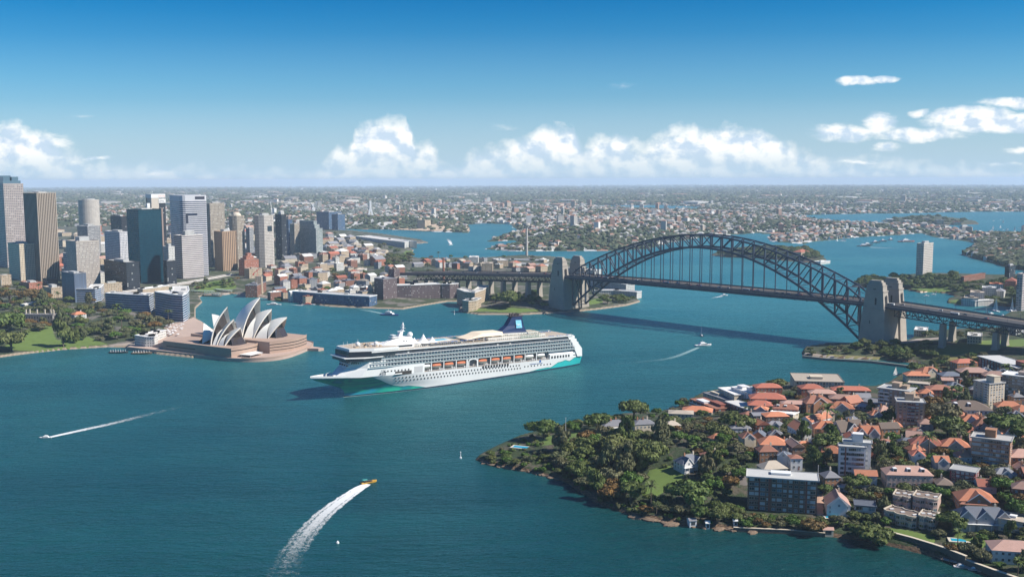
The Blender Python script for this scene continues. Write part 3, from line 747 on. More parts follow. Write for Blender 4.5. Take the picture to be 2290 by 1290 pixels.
# ================================================================ cruise ship
def ship():
    a, n = (-.788, -.616), (.616, -.788); T0 = un(1300, 815); O = (T0[0] - n[0] * 17, T0[1] - n[1] * 17)
    root = empty('cruise_ship', (O[0], O[1], -0.5)); rz = math.atan2(a[1], a[0]); root.rotation_euler = (0, -0.0345, rz); root.scale = (1.016,) * 3
    tag(root, 'long white cruise ship with teal waves on its bow and stern and a navy funnel', 'ship')
    HW = 19.5; Lw, over = 306.0, 29.0
    def hull_fn(g, p):
        co = g.node('ShaderNodeTexCoord').outputs['Object']; x, y, z = g.sep(co)
        z = g.m('MULTIPLY_ADD', x, 0.0345, z)
        f = lambda T: [(X / 340., (Z + 2) / 26.) for X, Z in T]
        prof = [(0, 11.5), (12, 10.5), (20, 7.5), (27, 9.5), (38, 8.2), (48, 3.4), (56, 4.0), (68, 3.6), (78, 2.4), (86, -2), (205, -2), (212, 1.5), (222, 4.2), (232, 5.8), (242, 6.2), (250, 8.0), (258, 11.5), (266, 16.0), (276, 19.6), (290, 20.4), (335, 22.5)]
        zz = g.m('ADD', z, g.m('MULTIPLY', g.m('SUBTRACT', g.noise(g.v('MULTIPLY', co, (.05, 0, .05)), 1, 2), .5), 2.0))
        h = g.m('MULTIPLY_ADD', g.ramp(g.m('DIVIDE', x, 340.), f(prof)), 26., -2)
        below = g.m('SUBTRACT', h, zz)
        w_ = g.noise(g.v('MULTIPLY', co, (.022, 0, .10)), 1, 3, .5, 1.2)
        teal = g.mix(g.ramp(w_, [(.36, 0), (.42, 1), (.5, 1), (.56, 0)]), (.008, .25, .25), (.02, .40, .27))
        teal = g.mix(g.ramp(w_, [(.6, 0), (.66, 1)]), teal, (.02, .26, .36))
        teal = g.mix(g.m('LESS_THAN', x, 120), teal, (.02, .42, .42))
        edge = g.m('LESS_THAN', below, .9); teal = g.mix(edge, teal, (.01, .24, .22))
        wn = g.noise(co, .05, 3); wh = g.mix(wn, (.62, .62, .61), (.76, .76, .75))
        c = g.mix(g.m('GREATER_THAN', below, 0), wh, teal)
        boot = g.m('LESS_THAN', z, g.ramp(g.m('DIVIDE', x, 340.), [(0, 2.2), (.5, 2.2), (.9, 1.6), (1, .2)])); c = g.mix(boot, c, (.012, .03, .06))
        g.l.new(c, p.inputs['Base Color']); p.inputs['Roughness'].default_value = .35
    HULL = mat('ship_hull', fn=hull_fn)
    WH = mat('ship_white', (.80, .80, .78), .4, noise=.05, ns=.05); DG = mat('ship_window', (.018, .024, .035), .15, spec=.8)
    def hb(s, top):
        """half breadth at station s (0 stern .. 1 stem)"""
        k = .66 if top else .60
        if s > k: t = (s - k) / (1 - k); return HW * (1 - t ** (2.5 if top else 1.7)) + .12
        if s < .12: return HW - (2.2 if top else 4.5) * (1 - s / .12) ** 2
        return HW
    NS, NV = 60, 9
    def ht(s):
        x = s * (Lw + over)
        return 11.0 if x < 290 else 11.0 + 1.2 * (x - 290) / 45
    m = MB(); rings = []
    for i in range(NS + 1):
        s = 1 - (1 - i / NS) ** 1.0
        pr = []
        for j in range(NV + 1):
            v = j / NV; z = -13 + v * (ht(s) + 13); q = max(0, min(1, (z + 3) / 14.))
            smax = Lw - 8 + (over + 8) * q ** 1.15; X_ = s * smax + (1 - s) * (2.5 * (1 - q)); hbv = hb(s, False) * (1 - q) + hb(s, True) * q
            pr.append((X_, hbv, z))
        rings.append(pr)
    for i in range(NS):
        for j in range(NV):
            A_, B_, C_, D_ = rings[i][j], rings[i + 1][j], rings[i + 1][j + 1], rings[i][j + 1]
            mi = lambda p: (p[0], -p[1], p[2])
            m.face([B_, A_, D_, C_]); m.face([mi(A_), mi(B_), mi(C_), mi(D_)])
        m.face([rings[i][NV], (rings[i][NV][0], -rings[i][NV][1], rings[i][NV][2]), (rings[i + 1][NV][0], -rings[i + 1][NV][1], rings[i + 1][NV][2]), rings[i + 1][NV]])
    m.face([(p[0], -p[1], p[2]) for p in rings[0]] + [p for p in rings[0][::-1]])
    hull = m.build('hull', HULL, root, smooth=True)
    try: hull.data.set_sharp_from_angle(angle=math.radians(35))
    except Exception: pass
    # bulwark of the bow
    def deckline(x):
        s = min(.9995, x / (Lw + over)); return hb(s, True)
    m = MB(); xs = [286 + k * 3.5 for k in range(14)] + [334.6]
    for sgn in (-1, 1):
        for p, q in zip(xs, xs[1:]):
            za, zb = ht(p / 335), ht(q / 335)
            m.face([(p, sgn * deckline(p), za), (q, sgn * deckline(q), zb), (q, sgn * deckline(q), zb + 1.8), (p, sgn * deckline(p), za + 1.8)])
    m.build('bulwark', WH, root)
    m = MB(); m.cyl(318, 0, 12, 14.6, .5); m.beam((318, 0, 14.6), (313, 0, 17), .3); m.box(308, 312, -4, -2, 12, 13.6); m.box(308, 312, 2, 4, 12, 13.6); m.cyl(322, -2, 12, 13.2, .9); m.cyl(322, 2, 12, 13.2, .9)
    m.build('mooring_gear', WH, root)
    # white side above the hull: solid ahead of and behind the lifeboat recess
    def side(x0, x1, z0, z1, hw=None, name='side_plating', m_=None, n=10, front=True):
        m = MB(); xs_ = [x0 + (x1 - x0) * i / n for i in range(n + 1)]; f = (lambda x: min(HW, deckline(x))) if hw is None else (lambda x: min(hw, deckline(x)))
        poly = [(x, -f(x)) for x in xs_] + [(x, f(x)) for x in reversed(xs_)]
        m.prism(poly, z0, z1, bot=True, mi=0); return m.build(name, m_ or WH, root)
    R0, R1 = 50.0, 217.0
    side(R1, 286, 11.0, 20.0, n=12)
    side(1.5, R0, 11.0, 16.0); side(4.5, R0 - 1, 16.0, 20.2, hw=15.2, name='inner_deckhouse')
    m = MB(); m.box(5, R0, 16.8, 17.2, 16, 16.9); m.box(5, R0, -17.2, -16.8, 16, 16.9); m.build('railing', WH, root)
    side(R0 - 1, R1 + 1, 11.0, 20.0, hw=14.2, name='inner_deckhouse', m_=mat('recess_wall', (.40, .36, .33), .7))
    m = MB()
    for sg in (-1, 1): m.box(R0, R1, min(sg * 14.2, sg * 19.4), max(sg * 14.2, sg * 19.4), 11.02, 11.25)
    m.build('promenade_deck', mat('promenade', (.30, .25, .21), .8), root)
    pxl = lambda px, z, y=19.5: Fr(O, rz).sx(px, y, z, -20, 340)
    LB_O = mat('lifeboat_orange', (.58, .17, .07), .5); LB_W = mat('lifeboat_hull', (.30, .31, .27), .5)
    def boat(x, covered=True):
        m = MB(); ring = lambda k, hw, z0, z1: [(x + k, 16.9 - hw, z1), (x + k, 16.9 - hw * .6, z0), (x + k, 16.9 + hw * .6, z0), (x + k, 16.9 + hw, z1)]
        st = [(-6.2, .5, 15.2, 15.9), (-5, 1.5, 14.2, 15.9), (-2, 2.0, 13.6, 15.8), (2, 2.0, 13.6, 15.8), (5, 1.5, 14.2, 15.9), (6.2, .5, 15.2, 15.9)]
        m.loft([ring(*q) for q in st]); m.build_ = None
        lb = m.build('lifeboat', LB_W, root)
        m = MB(); R_ = lambda k, hw, h: [(x + k, 16.9 - hw, 15.9), (x + k, 16.9 + hw, 15.9), (x + k, 16.9 + hw * .75, 15.9 + h * .75), (x + k, 16.9 + hw * .3, 15.9 + h), (x + k, 16.9 - hw * .3, 15.9 + h), (x + k, 16.9 - hw * .75, 15.9 + h * .75)]
        m.loft([R_(-6, .5, .5), R_(-5, 1.6, 1.9), R_(-2.5, 2.1, 2.5), (R_(2.5, 2.1, 2.5)), R_(5, 1.6, 1.9), R_(6, .5, .5)])
        m.build('canopy', LB_O if covered else WH, lb)
        m = MB()
        for k in (-3.6, 3.6): m.box(x + k - .4, x + k + .4, 16.4, 17.4, 16, 18); m.face([(x + k - .8, 18.99, 16.2), (x + k + .8, 18.99, 16.2), (x + k + .8, 18.99, 17.0), (x + k - .8, 18.99, 17.0)]) if 0 else None
        m.build('porthole', DG, lb)
        m = MB()
        for k in (-5.2, 5.2): m.beam((x + k, 14.3, 19.6), (x + k, 18.2, 19.6), .35); m.beam((x + k, 17, 19.6), (x + k, 17, 17.2), .2)
        m.build('davit', WH, root)
    bx = [(960, 0), (983, 1), (1010, 1), (1037, 1), (1084, 1), (1112, 1), (1137, 1), (1163, 1), (1187, 0), (1212, 0)]
    cols = []
    for px, c in bx: x = pxl(px, 19); cols.append(x); boat(x, bool(c))
    m = MB()
    for x in cols + [cols[3] - 13.5, cols[4] + 13.5]:
        m.box(x + 7.0, x + 7.9, 18.4, 19.3, 11.2, 20)
    m.build('columns', WH, root)
    m = MB(); xm = (cols[3] + cols[4]) / 2       # the arched frame between the boats
    for s_ in (-5.6, 5.6): m.box(xm + s_ - .6, xm + s_ + .6, 18.6, 19.7, 11.2, 16.5)
    pr = None
    for k in range(13):
        t = math.pi * k / 12; q = (xm + 5.6 * math.cos(t), 19.15, 16.5 + 3.2 * math.sin(t) ** .8)
        if pr: m.beam(pr, q, 1.1, 1.1)
        pr = q
    m.build('arched_frame', WH, root)
    m = MB()
    for k in range(70):
        x = R0 + 4 + k * (R1 - R0 - 8) / 69.; m.beam((x, 19.2, 11.2), (x, 19.2, 12.3), .12)
    m.beam((R0, 19.2, 12.3), (R1, 19.2, 12.3), .16); m.build('railing', WH, root)
    m = MB()
    for x in cols:
        for k in (-4, -1.6): m.cyl(x + k - 2, 18.2, 11.3, 13.0, .75, n=8)
    m.build('liferaft_canisters', WH, root)
    # balcony decks
    GLB = mat('balcony_glass', (.16, .23, .25), .15, spec=.7)
    BW = facade('balcony_wall', (.60, .60, .58), (.05, .07, .08), bay=3.7, fl=3.8, fu=.72, fv=.66, pb=.15, var=.6, blind=(.3, .32, .3))
    D0 = 20.0; DH = 3.75; aft = [13, 17, 20, 26]; fwd = [281, 279, 276, 276]
    for d in range(3):
        z = D0 + d * DH; x0, x1 = aft[d], fwd[d]
        m = MB(); m.box(x0, x1, -18.1, 18.1, z + .28, z + DH, 0); m.build('cabin_wall', BW, root)
        m = MB(); m.box(x0 - 1, x1 + 1, -19.7, 19.7, z, z + .42); 
        m.build('deck_slab', WH, root)
        m = MB(); nd = int((x1 - x0) / 3.7)
        for sg in (-1, 1):
            for k in range(nd + 1):
                x = x0 + k * 3.7; m.box(x - .07, x + .07, min(sg * 18.1, sg * 19.55), max(sg * 18.1, sg * 19.55), z + .42, z + DH)
        m.build('balcony_dividers', WH, root)
        m = MB()
        for sg in (-1, 1): m.box(x0, x1, min(sg * 19.45, sg * 19.6), max(sg * 19.45, sg * 19.6), z + .42, z + 1.4)
        m.build('balcony_glass', GLB, root)
    zt_ = D0 + 3 * DH
    # forward lower cabin rows run on below into the white side
    m = MB()
    for sg in (-1, 1):
        for k in range(12): m.box(234 + k * 3.7, 236.6 + k * 3.7, min(sg * 19.4, sg * 19.56), max(sg * 19.4, sg * 19.56), 17.4, 19.4) if 234 + k * 3.7 < 252 else None
    # upper dark window deck and open sun deck
    m = MB(); m.box(20, 278, -18.6, 18.6, zt_ + .4, zt_ + 3.9); m.build('window_deck', facade('ship_dark_band', (.05, .06, .07), (.018, .026, .04), bay=2.4, fl=4.2, fu=.9, fv=.84, pb=.06), root)
    for z, hw, xa, xb, h in ((zt_, 19.7, 19, 277, .42), (zt_ + 3.9, 19.8, 16, 279, 1.0)):
        m = MB(); m.box(xa, xb, -hw, hw, z, z + h); m.build('deck_slab', WH, root)
    zs = zt_ + 4.9
    TEAK = mat('teak_deck', (.44, .37, .29), .75, noise=.3, ns=.3)
    m = MB(); m.box(17, 278.5, -19.0, 19.0, zs + .004, zs + .1); m.build('sun_deck', TEAK, root)
    rail = MB()
    for sg in (-1, 1):
        rail.beam((18, sg * 19.3, zs + 1.3), (278, sg * 19.3, zs + 1.3), .16)
        for k in range(88): x = 18 + k * 2.98; rail.beam((x, sg * 19.3, zs), (x, sg * 19.3, zs + 1.3), .12)
    rail.build('railing', WH, root)
    # long upper deckhouse with windows, and lounge roof around the pool
    UP = facade('ship_upper', (.68, .66, .60), (.05, .07, .08), bay=2.6, fl=3.2, fu=.6, fv=.5)
    for x0, x1, hw, h in ((52, 132, 12.5, 3.4), (58, 112, 8, 5.6), (168, 206, 13.5, 3.0), (206, 246, 12, 3.2)):
        m = MB(); m.prism([(x0, -hw), (x1, -hw), (x1, hw), (x0, hw)], zs + .1, zs + h, mi=0, top=1); m.build('deckhouse', [UP, mat('ship_deck', (.50, .44, .35), .8, noise=.2)], root)
    m = MB()
    for sg in (-1, 1): m.box(134, 206, min(sg * 14.5, sg * 18), max(sg * 14.5, sg * 18), zs + 3.0, zs + 3.2); [m.beam((x, sg * 14.8, zs), (x, sg * 14.8, zs + 3), .2) for x in range(136, 206, 6)]
    m.build('gallery_deck', TEAK, root)
    m = MB(); m.box(176, 196, -6, 6, zs + 3.02, zs + 3.5); m.build('pool_surround', WH, root); m = MB(); m.box(178, 194, -4.5, 4.5, zs + 3.504, zs + 3.6); m.build('pool', mat('pool_water', (.05, .45, .55), .1), root)
    LG = mat('lounger', (.12, .22, .45), .7); m = MB(); r = random.Random(5)
    for k in range(150):
        x = r.choice([r.uniform(20, 56), r.uniform(134, 206), r.uniform(150, 206)]); y = r.choice([-1, 1]) * r.uniform(15, 18.2); z0 = zs + .1 if x < 100 else zs + 3.21
        m.box(x, x + .7, y - .9, y + .9, z0, z0 + .45)
    m.build('sun_loungers', [LG], root)['kind'] = 'stuff'
    # tan awning ahead of the funnel
    m = MB(); rg = lambda x, hw, z, d: [(x, -hw, z), (x, hw, z), (x, hw * .8, z + d), (x, -hw * .8, z + d)]
    m.loft([rg(158, 11, zs + 2.6, .4), rg(146, 11.5, zs + 4.0, 1.6), rg(138, 11.5, zs + 4.6, 3.6), rg(110, 11, zs + 4.6, 3.6)]); m.build('awning', mat('tan_canvas', (.80, .67, .50), .85), root)
    m = MB(); [m.beam((x, y, zs), (x, y, zs + 4.8), .4) for x in (112, 124, 136, 150) for y in (-10.5, 10.5)]; m.build('awning_posts', WH, root)
    # funnel
    NAVY = mat('funnel_navy', (.012, .03, .10), .35); zf = zs + 3.3
    m = MB(); rg = lambda x0, x1, hw, z: [(x0, -hw, z), (x1, -hw * .55, z), (x1, hw * .55, z), (x0, hw, z)]
    m.loft([rg(72, 116, 8.5, zf), rg(76, 108, 7.6, zf + 4), rg(78.5, 99, 6.4, zf + 10), rg(80.5, 92, 5.4, zf + 20)])
    fu = m.build('funnel', NAVY, root)
    m = MB(); rg2 = lambda k, z: [(87 + (x - 87) * k, y * k, z) for x, y in ((79, -5.6), (95, -3.2), (95, 3.2), (79, 5.6))]
    m.loft([rg2(1.04, zf + 20), rg2(1.04, zf + 20.7)]); [m.cyl(x, y, zf + 20.7, zf + 23.0, 1.0) for x in (83, 88, 92) for y in (-1.8, 1.8)]
    m.build('exhaust_pipes', mat('exhaust', (.06, .045, .05), .6), fu)
    def onside(pts, name, m_, par, d=.12):
        m = MB(); m.face(pts); return m.build(name, m_, par)
    yy = lambda z: 8.5 - (z - zf) / 16 * 2.9
    LBm = mat('logo_light_blue', (.22, .58, .80), .4)
    za, zb = zf + 7.4, zf + 16.0
    onside([(81.2, yy(za) + .1, za), (88.8, yy(za) - .55, za), (88.8, yy(zb) - .8, zb), (81.8, yy(zb) + .1, zb)], 'logo_panel', LBm, fu)
    def text(s_, size, x, y, z, m_, name, par, tilt=0.0, flip=True, ext=.06):
        cu = bpy.data.curves.new(name, 'FONT'); cu.body = s_; cu.size = size; cu.extrude = ext; cu.align_x = 'LEFT'; cu.space_character = 1.14; cu.offset = size * .018
        o = bpy.data.objects.new('tmp', cu); COL.objects.link(o); dg = bpy.context.evaluated_depsgraph_get()
        me = bpy.data.meshes.new_from_object(o.evaluated_get(dg)); bpy.data.objects.remove(o); me.materials.clear(); me.materials.append(m_)
        t = ob(name, me, par, (x, y, z)); t.rotation_euler = (math.radians(90) + tilt, 0, math.pi if flip else 0); return t
    UPc = mat('deck_things', (.55, .42, .28), .8)
    GR = mat('grey_lettering', (.02, .025, .04), .5)
    text('NCL', 2.4, 88.4, yy(zf + 9) + .15, zf + 10.2, WHITE, 'lettering', fu, tilt=-.18)
    text('NORWEGIAN', 1.9, 102.5, 8.95, zf + .9, WHITE, 'lettering', fu, tilt=-.15); text('CRUISE LINE', 1.9, 87.5, 8.95, zf + .9, WHITE, 'lettering', fu, tilt=-.15)
    an_ = math.atan2(deckline(258) - deckline(286), 28)
    text('NORWEGIAN', 2.2, 290, deckline(290) + .25, 11.6, GR, 'lettering', root).rotation_euler[2] = math.pi - math.atan2(deckline(276) - deckline(290), 14)
    text('SPIRIT', 5.0, 276, deckline(276) + .35, 11.6, GR, 'lettering', root).rotation_euler[2] = math.pi - math.atan2(deckline(260) - deckline(276), 16)
    m = MB(); r_ = random.Random(4)
    for _ in range(26): x_, y_ = r_.uniform(250, 292), r_.uniform(-12, 12); m.box(x_, x_ + r_.uniform(.8, 2.4), y_, y_ + r_.uniform(.6, 1.6), 39.5, 39.5 + r_.uniform(.5, 1.4))
    m.build('deck_furniture', [UPc], root)['kind'] = 'stuff'
    text('NORWEGIAN', 1.5, 71.5, 19.6, 12.2, GR, 'lettering', root) if 0 else None
    text('NORWEGIAN CRUISE LINE', 1.35, 79, 19.62, 7.0, mat('blue_lettering', (.05, .13, .35), .5), 'lettering', root)
    m = MB(); xl = pxl(1207, 13); m.cyl(0, 0, 0, .1, 1.5, n=14); e = m.build('logo', MATS['blue_lettering'], root, loc=(xl - 1, 19.55, 9.9)); e.rotation_euler = (-math.pi / 2, 0, 0)
    text('NORWEGIAN SPIRIT', 1.3, 17, 18.6, 12.6, GR, 'lettering', root)
    # windows of the hull
    wins = []
    k = 0
    for i in range(40):
        x = 250 - i * 4.0
        if x > 92: wins += [(x, 7.6, .72), (x - 1.6, 4.4, .72)]
    for i in range(12): wins.append((236 + i * 3.9, 15.2, .72))
    for i in range(9): wins.append((86 - i * 4.6, 5.6, .7))
    for i in range(10): wins.append((143 - i * 3.7, 9.6, 1.2))
    for i in range(7): wins.append((47 - i * 4.2, 12.9, 1.2))
    PORT = mat('porthole_dark', (.012, .014, .018), .6)
    def winmesh(r):
        m = MB(); m.box(-r, r, -.05, .12, -r * 1.15, r * 1.15); o = m.build('w', PORT); me = o.data; bpy.data.objects.remove(o); return me
    wm = {}
    def hy(x, z):
        if z > 11: return deckline(x)
        q = max(0, min(1, (z + 3) / 14.)); s = min(.999, x / (Lw - 8 + (over + 8) * q ** 1.15)); return hb(s, False) * (1 - q) + hb(s, True) * q
    rest = MB()
    for i, (x, z, r) in enumerate(sorted(wins, key=lambda q: -q[2])):
        y = min(HW, hy(x, z))
        if i < 96:
            if r not in wm: wm[r] = winmesh(r)
            ob('window' if r > 1 else 'porthole', wm[r], root, (x, y + .02, z))
        else: rest.box(x - r, x + r, y - .05, y + .14, z - r, z + r)
    rest.build('porthole', PORT, root)['kind'] = 'stuff'
    m = MB(); m.box(pxl(926, 20) , pxl(891, 20), 17.6, 19.62, 10.6, 14.2); mo = m.build('mooring_opening', mat('dark_opening2', (.05, .045, .04), .9), root)
    m = MB(); xo = pxl(897, 20); m.loft([[(xo - 4, 19.3, 10.9), (xo + 5, 19.3, 11.1), (xo + 5, 20.2, 11.6), (xo - 4, 20.2, 11.6)], [(xo - 4, 19.3, 12.4), (xo + 4, 19.3, 12.2), (xo + 4, 20, 12.2), (xo - 4, 20, 12.4)]]); m.build('tender', WH, root)
    m = MB(); xo = pxl(868, 22); [m.box(xo + i * 2.1 - 2, xo + i * 2.1 - .4, deckline(xo) - .6, deckline(xo) + .12, 11.6 + j * 2.1, 13.3 + j * 2.1) for i in range(3) for j in range(3)]; m.build('shell_door', mat('ship_grey', (.45, .46, .47), .5), root)
    m = MB(); xo = pxl(941, 20); m.box(xo - 5, xo + 5, 17.5, 19.63, 11.3, 17.5); m.build('arched_bay', mat('recess_pale', (.5, .5, .5), .6), root)
    m = MB(); m.box(268.0, 273, 13, 15.5, -9, -5); 
    m = MB(); m.box(292, 297, deckline(294) - 9.9, deckline(294) - 7.1, -8.5, -4.5)
    # bow front: sloping white house, wheelhouse band and observation lounge
    m = MB(); fr_ = lambda x0, hw, xf, hf, z: [(x0, -hw, z), (x0 + (xf - x0) * .55, -hw, z), (xf, -hf, z), (xf, hf, z), (x0 + (xf - x0) * .55, hw, z), (x0, hw, z)]
    m.loft([fr_(262, 17.5, 312, 5, 11.2), fr_(262, 18.4, 300, 8, 20), fr_(262, 18.8, 297, 11, 25), fr_(262, 19, 297, 12, 27)]); m.build('front_house', WH, root)
    def band(z0, z1, xf, hf, hw, m_, nm, x0=262): m = MB(); m.loft([fr_(x0, hw, xf, hf, z0), fr_(x0, hw, xf, hf, z1)]); return m.build(nm, m_, root)
    band(27.0, 30.2, 304, 14, 19.9, DG, 'wheelhouse', x0=268); band(30.2, 31.0, 306, 14.5, 20.4, WH, 'bridge_wing_slab', x0=266)
    band(31.0, 36.6, 301, 13.5, 19.7, DG, 'observation_lounge', x0=252); band(36.6, 39.4, 300, 13, 19.9, WH, 'front_parapet', x0=248); band(39.4, 39.5, 298, 12, 19, TEAK, 'forward_deck', x0=248)
    m = MB()
    for z, n_ in ((24.6, 8), (21.6, 4)):
        for k in range(n_):
            t = (k + .5) / n_; m.box(297.4 - (25 - z) * .5 + 1.2 - t * 0, 298.8 + (25 - z) * .3, -9 + t * 18 - .6, -9 + t * 18 + .6, z, z + 1.3)
    for k in range(9): x = 296.6 - k * 2.1; y = 12 + (297 - x) * .31; m.box(x - .8, x + .8, y - .2, y + .4, 24.4, 25.7)
    m.build('front_windows', DG, root)
    # upper bridge house, mast, domes
    m = MB(); m.loft([fr_(226, 13, 268, 7, zs), fr_(226, 13, 266, 7, zs + 3.8)]); m.build('radar_house', WH, root)
    m = MB(); m.loft([fr_(228, 13.15, 266.2, 7.2, zs + 1.3), fr_(228, 13.15, 265.6, 7.2, zs + 3.0)]); m.build('window_band', DG, root)
    m = MB(); m.loft([fr_(222, 10, 256, 3, zs + 3.8), fr_(224, 5, 240, 2, zs + 9.5)]); m.build('mast_base', WH, root)
    m = MB(); [m.box(234 - k * 3, 235.6 - k * 3, 7.0, 8.2, zs + 5.2, zs + 6.8) for k in range(3)]; m.build('mast_windows', DG, root)
    m = MB(); rr = lambda x, w_, z: [(x - w_, -w_, z), (x + w_, -w_, z), (x + w_, w_, z), (x - w_, w_, z)]
    m.loft([rr(236, 2.4, zs + 9), rr(233.5, 1.6, zs + 15), rr(231.6, .8, zs + 18), rr(231.4, .5, zs + 24)])
    m.box(229, 238, -.6, .6, zs + 15, zs + 15.5); m.box(231, 232, -4.5, 4.5, zs + 18.4, zs + 18.8); m.box(231, 232, -3, 3, zs + 21, zs + 21.3); m.box(236, 246, -4, 4, zs + 9.4, zs + 9.9); m.box(241, 245, -3, 3, zs + 11.6, zs + 12.1); m.cyl(243, 0, zs + 9.9, zs + 11.6, .4)
    m.build('radar_mast', WH, root)
    for nm, px, zz, r, y in (('radome', 920, 47.5, 3.0, 2), ('radome', 806, 41.6, 2.4, 6), ('radome', 846, 41.4, 2.4, 9)):
        x = Fr(O, rz).sx(px, y, zz + 8, -20, 340); m = MB(); m.ball(0, 0, 0, r, n=16); m.cyl(0, 0, -r - 2.2, -r * .7, .8); m.build(nm, WH, root, smooth=True, loc=(x, y, zz + (0 if r > 2.6 else .8)))
    m = MB(); m.ball(0, 0, 0, 2.6, n=12, half=True); m.build('dark_dome', DARKM, root, smooth=True, loc=(276, 4, 39.5))
    m = MB(); [m.cyl(x, y, 39.4, 43.5 + (k % 2), .14) for k, (x, y) in enumerate(((290, -9), (276, -13), (268, 9), (258, 12), (284, -3), (294, 8), (288, 13), (282, 14), (272, 15), (262, 16), (296, -6), (254, 14)))]; m.build('antennas', WH, root)
    m = MB()
    for x, h, w_ in ((222, 6.0, 6), (211, 9.0, 8), (200, 5.5, 6)):     # white peaked tents
        rg3 = [[(x + w_ * k * math.cos(q * math.pi / 6), 7 + w_ * k * math.sin(q * math.pi / 6), zs + 3.2 + h * (1 - k) ** 1.9) for q in range(12)] for k in (1, .7, .45, .25, .1, .02)]
        m.loft(rg3, cap0=False)
    m.build('tent_roof', WH, root, smooth=True)
    # sports court netting, stern terraces
    NET = mat('court_net', (.30, .38, .30), .8)
    m = MB(); [m.beam((x, y, zs), (x, y, zs + 6.5), .22) for x in range(60, 90, 4) for y in (4, 14.5)]
    for z in (1.5, 3, 4.8, 6.5): m.beam((60, 14.5, zs + z), (88, 14.5, zs + z), .16); m.beam((60, 4, zs + z), (88, 4, zs + z), .16)
    m.build('court_fence', NET, root)
    m = MB(); m.box(60, 88, 4, 14.5, zs + .12, zs + .2); m.build('sports_court', mat('court_green', (.10, .28, .16), .8), root)
    m = MB()
    for k, (z0, z1, x0, x1) in enumerate(((16, 20.0, 1.8, 14), (20, 23.7, 3.5, 14), (23.7, 27.5, 6, 18), (27.5, 31.2, 9, 21), (31.2, 35.1, 12, 21))):
        w_ = 17.2 + (0 if k else -1); m.prism([(x0, -w_), (x1, -w_ - 1), (x1, w_ + 1), (x0, w_)], z0 + .02, z1 - .02)
    m.build('stern_terraces', facade('stern_facade', (.74, .74, .72), bay=5, fl=3.75, fu=.5, fv=.45), root)
    m = MB()
    for sg in (-1, 1):
        y = sg * 18.6
        pts = [(1.4, 11), (8.5, 11), (17, 27), (25, 35.5), (20.5, 37), (12, 31), (2, 20)]
        f1 = [(x, y - .6, z) for x, z in pts]; f2 = [(x, y + .6, z) for x, z in pts]; m.loft([f1, f2] if sg > 0 else [f1, f2])
    m.build('stern_buttress', WH, root)
    fr = Fr(O, rz); global SHIPLINE; SHIPLINE = [fr.w(1.016 * x, 1.016 * (hy(x, max(-9, -x * .0345 + .5)) + .9)) for x in (300, 294, 285, 270, 240, 200, 150, 100, 50, 4)]
    return root, O, rz
SHIP = ship()
# ================================================================ trees (kinds built once, copied with their parts)
def fol(key, c1, c2, c3):
    def fn(g, p):
        oi = g.node('ShaderNodeObjectInfo').outputs['Random']; co = g.node('ShaderNodeTexCoord').outputs['Object']
        ge = g.node('ShaderNodeNewGeometry').outputs['Random Per Island']
        n = g.noise(co, 5.0, 3, .6)
        c = g.mix(g.ramp(n, [(.35, 0), (.65, 1)]), c1, c2); c = g.mix(g.m('MULTIPLY', oi, .75), c, c3)
        k = g.m('MULTIPLY_ADD', ge, .7, .65)
        g.l.new(g.mix(1.0, c, g.comb(k, k, k), 'MULTIPLY'), p.inputs['Base Color']); p.inputs['Roughness'].default_value = .65
        p.inputs['Specular IOR Level'].default_value = .25
    return mat(key, fn=fn)
BARK = mat('bark', (.13, .10, .075), .9, noise=.3, ns=2)
FOL = dict(fig=fol('fig_leaves', (.056, .104, .022), (.115, .155, .038), (.135, .135, .045)),
           gum=fol('gum_leaves', (.078, .10, .040), (.14, .150, .068), (.15, .13, .07)),
           green=fol('bright_leaves', (.060, .135, .016), (.115, .19, .032), (.07, .12, .025)),
           rust=fol('autumn_leaves', (.16, .085, .025), (.22, .13, .04), (.12, .09, .035)),
           pine=fol('pine_needles', (.016, .040, .014), (.030, .06, .02), (.03, .05, .02)),
           palm=fol('palm_fronds', (.06, .10, .02), (.10, .13, .035), (.09, .10, .04)))
def leafquads(m, r, cen, rad, n, size, up=.25):
    for _ in range(n):
        v = Vector((r.gauss(0, 1), r.gauss(0, 1), r.gauss(0, 1) + up)).normalized()
        p = Vector(cen) + Vector((v.x * rad[0], v.y * rad[1], v.z * rad[2])) * r.uniform(.82, 1.08)
        nn = (v + Vector((r.gauss(0, .45), r.gauss(0, .45), r.gauss(0, .45)))).normalized()
        t = nn.cross(Vector((r.gauss(0, 1), r.gauss(0, 1), r.gauss(0, 1)))).normalized(); b = nn.cross(t); s = size * r.uniform(.6, 1.3)
        m.face([p - t * s - b * s * .7, p + t * s * .8 - b * s, p + t * s + b * s * .7, p - t * s * .6 + b * s])
def lump(m, r, c, rad, n=8):
    rings = []
    for k in range(1, 5):
        t = -math.pi / 2 + math.pi * k / 5; rings.append([(c[0] + rad[0] * math.cos(t) * math.cos(2 * math.pi * i / n) * r.uniform(.85, 1.1), c[1] + rad[1] * math.cos(t) * math.sin(2 * math.pi * i / n) * r.uniform(.85, 1.1), c[2] + rad[2] * math.sin(t)) for i in range(n)])
    m.loft(rings)
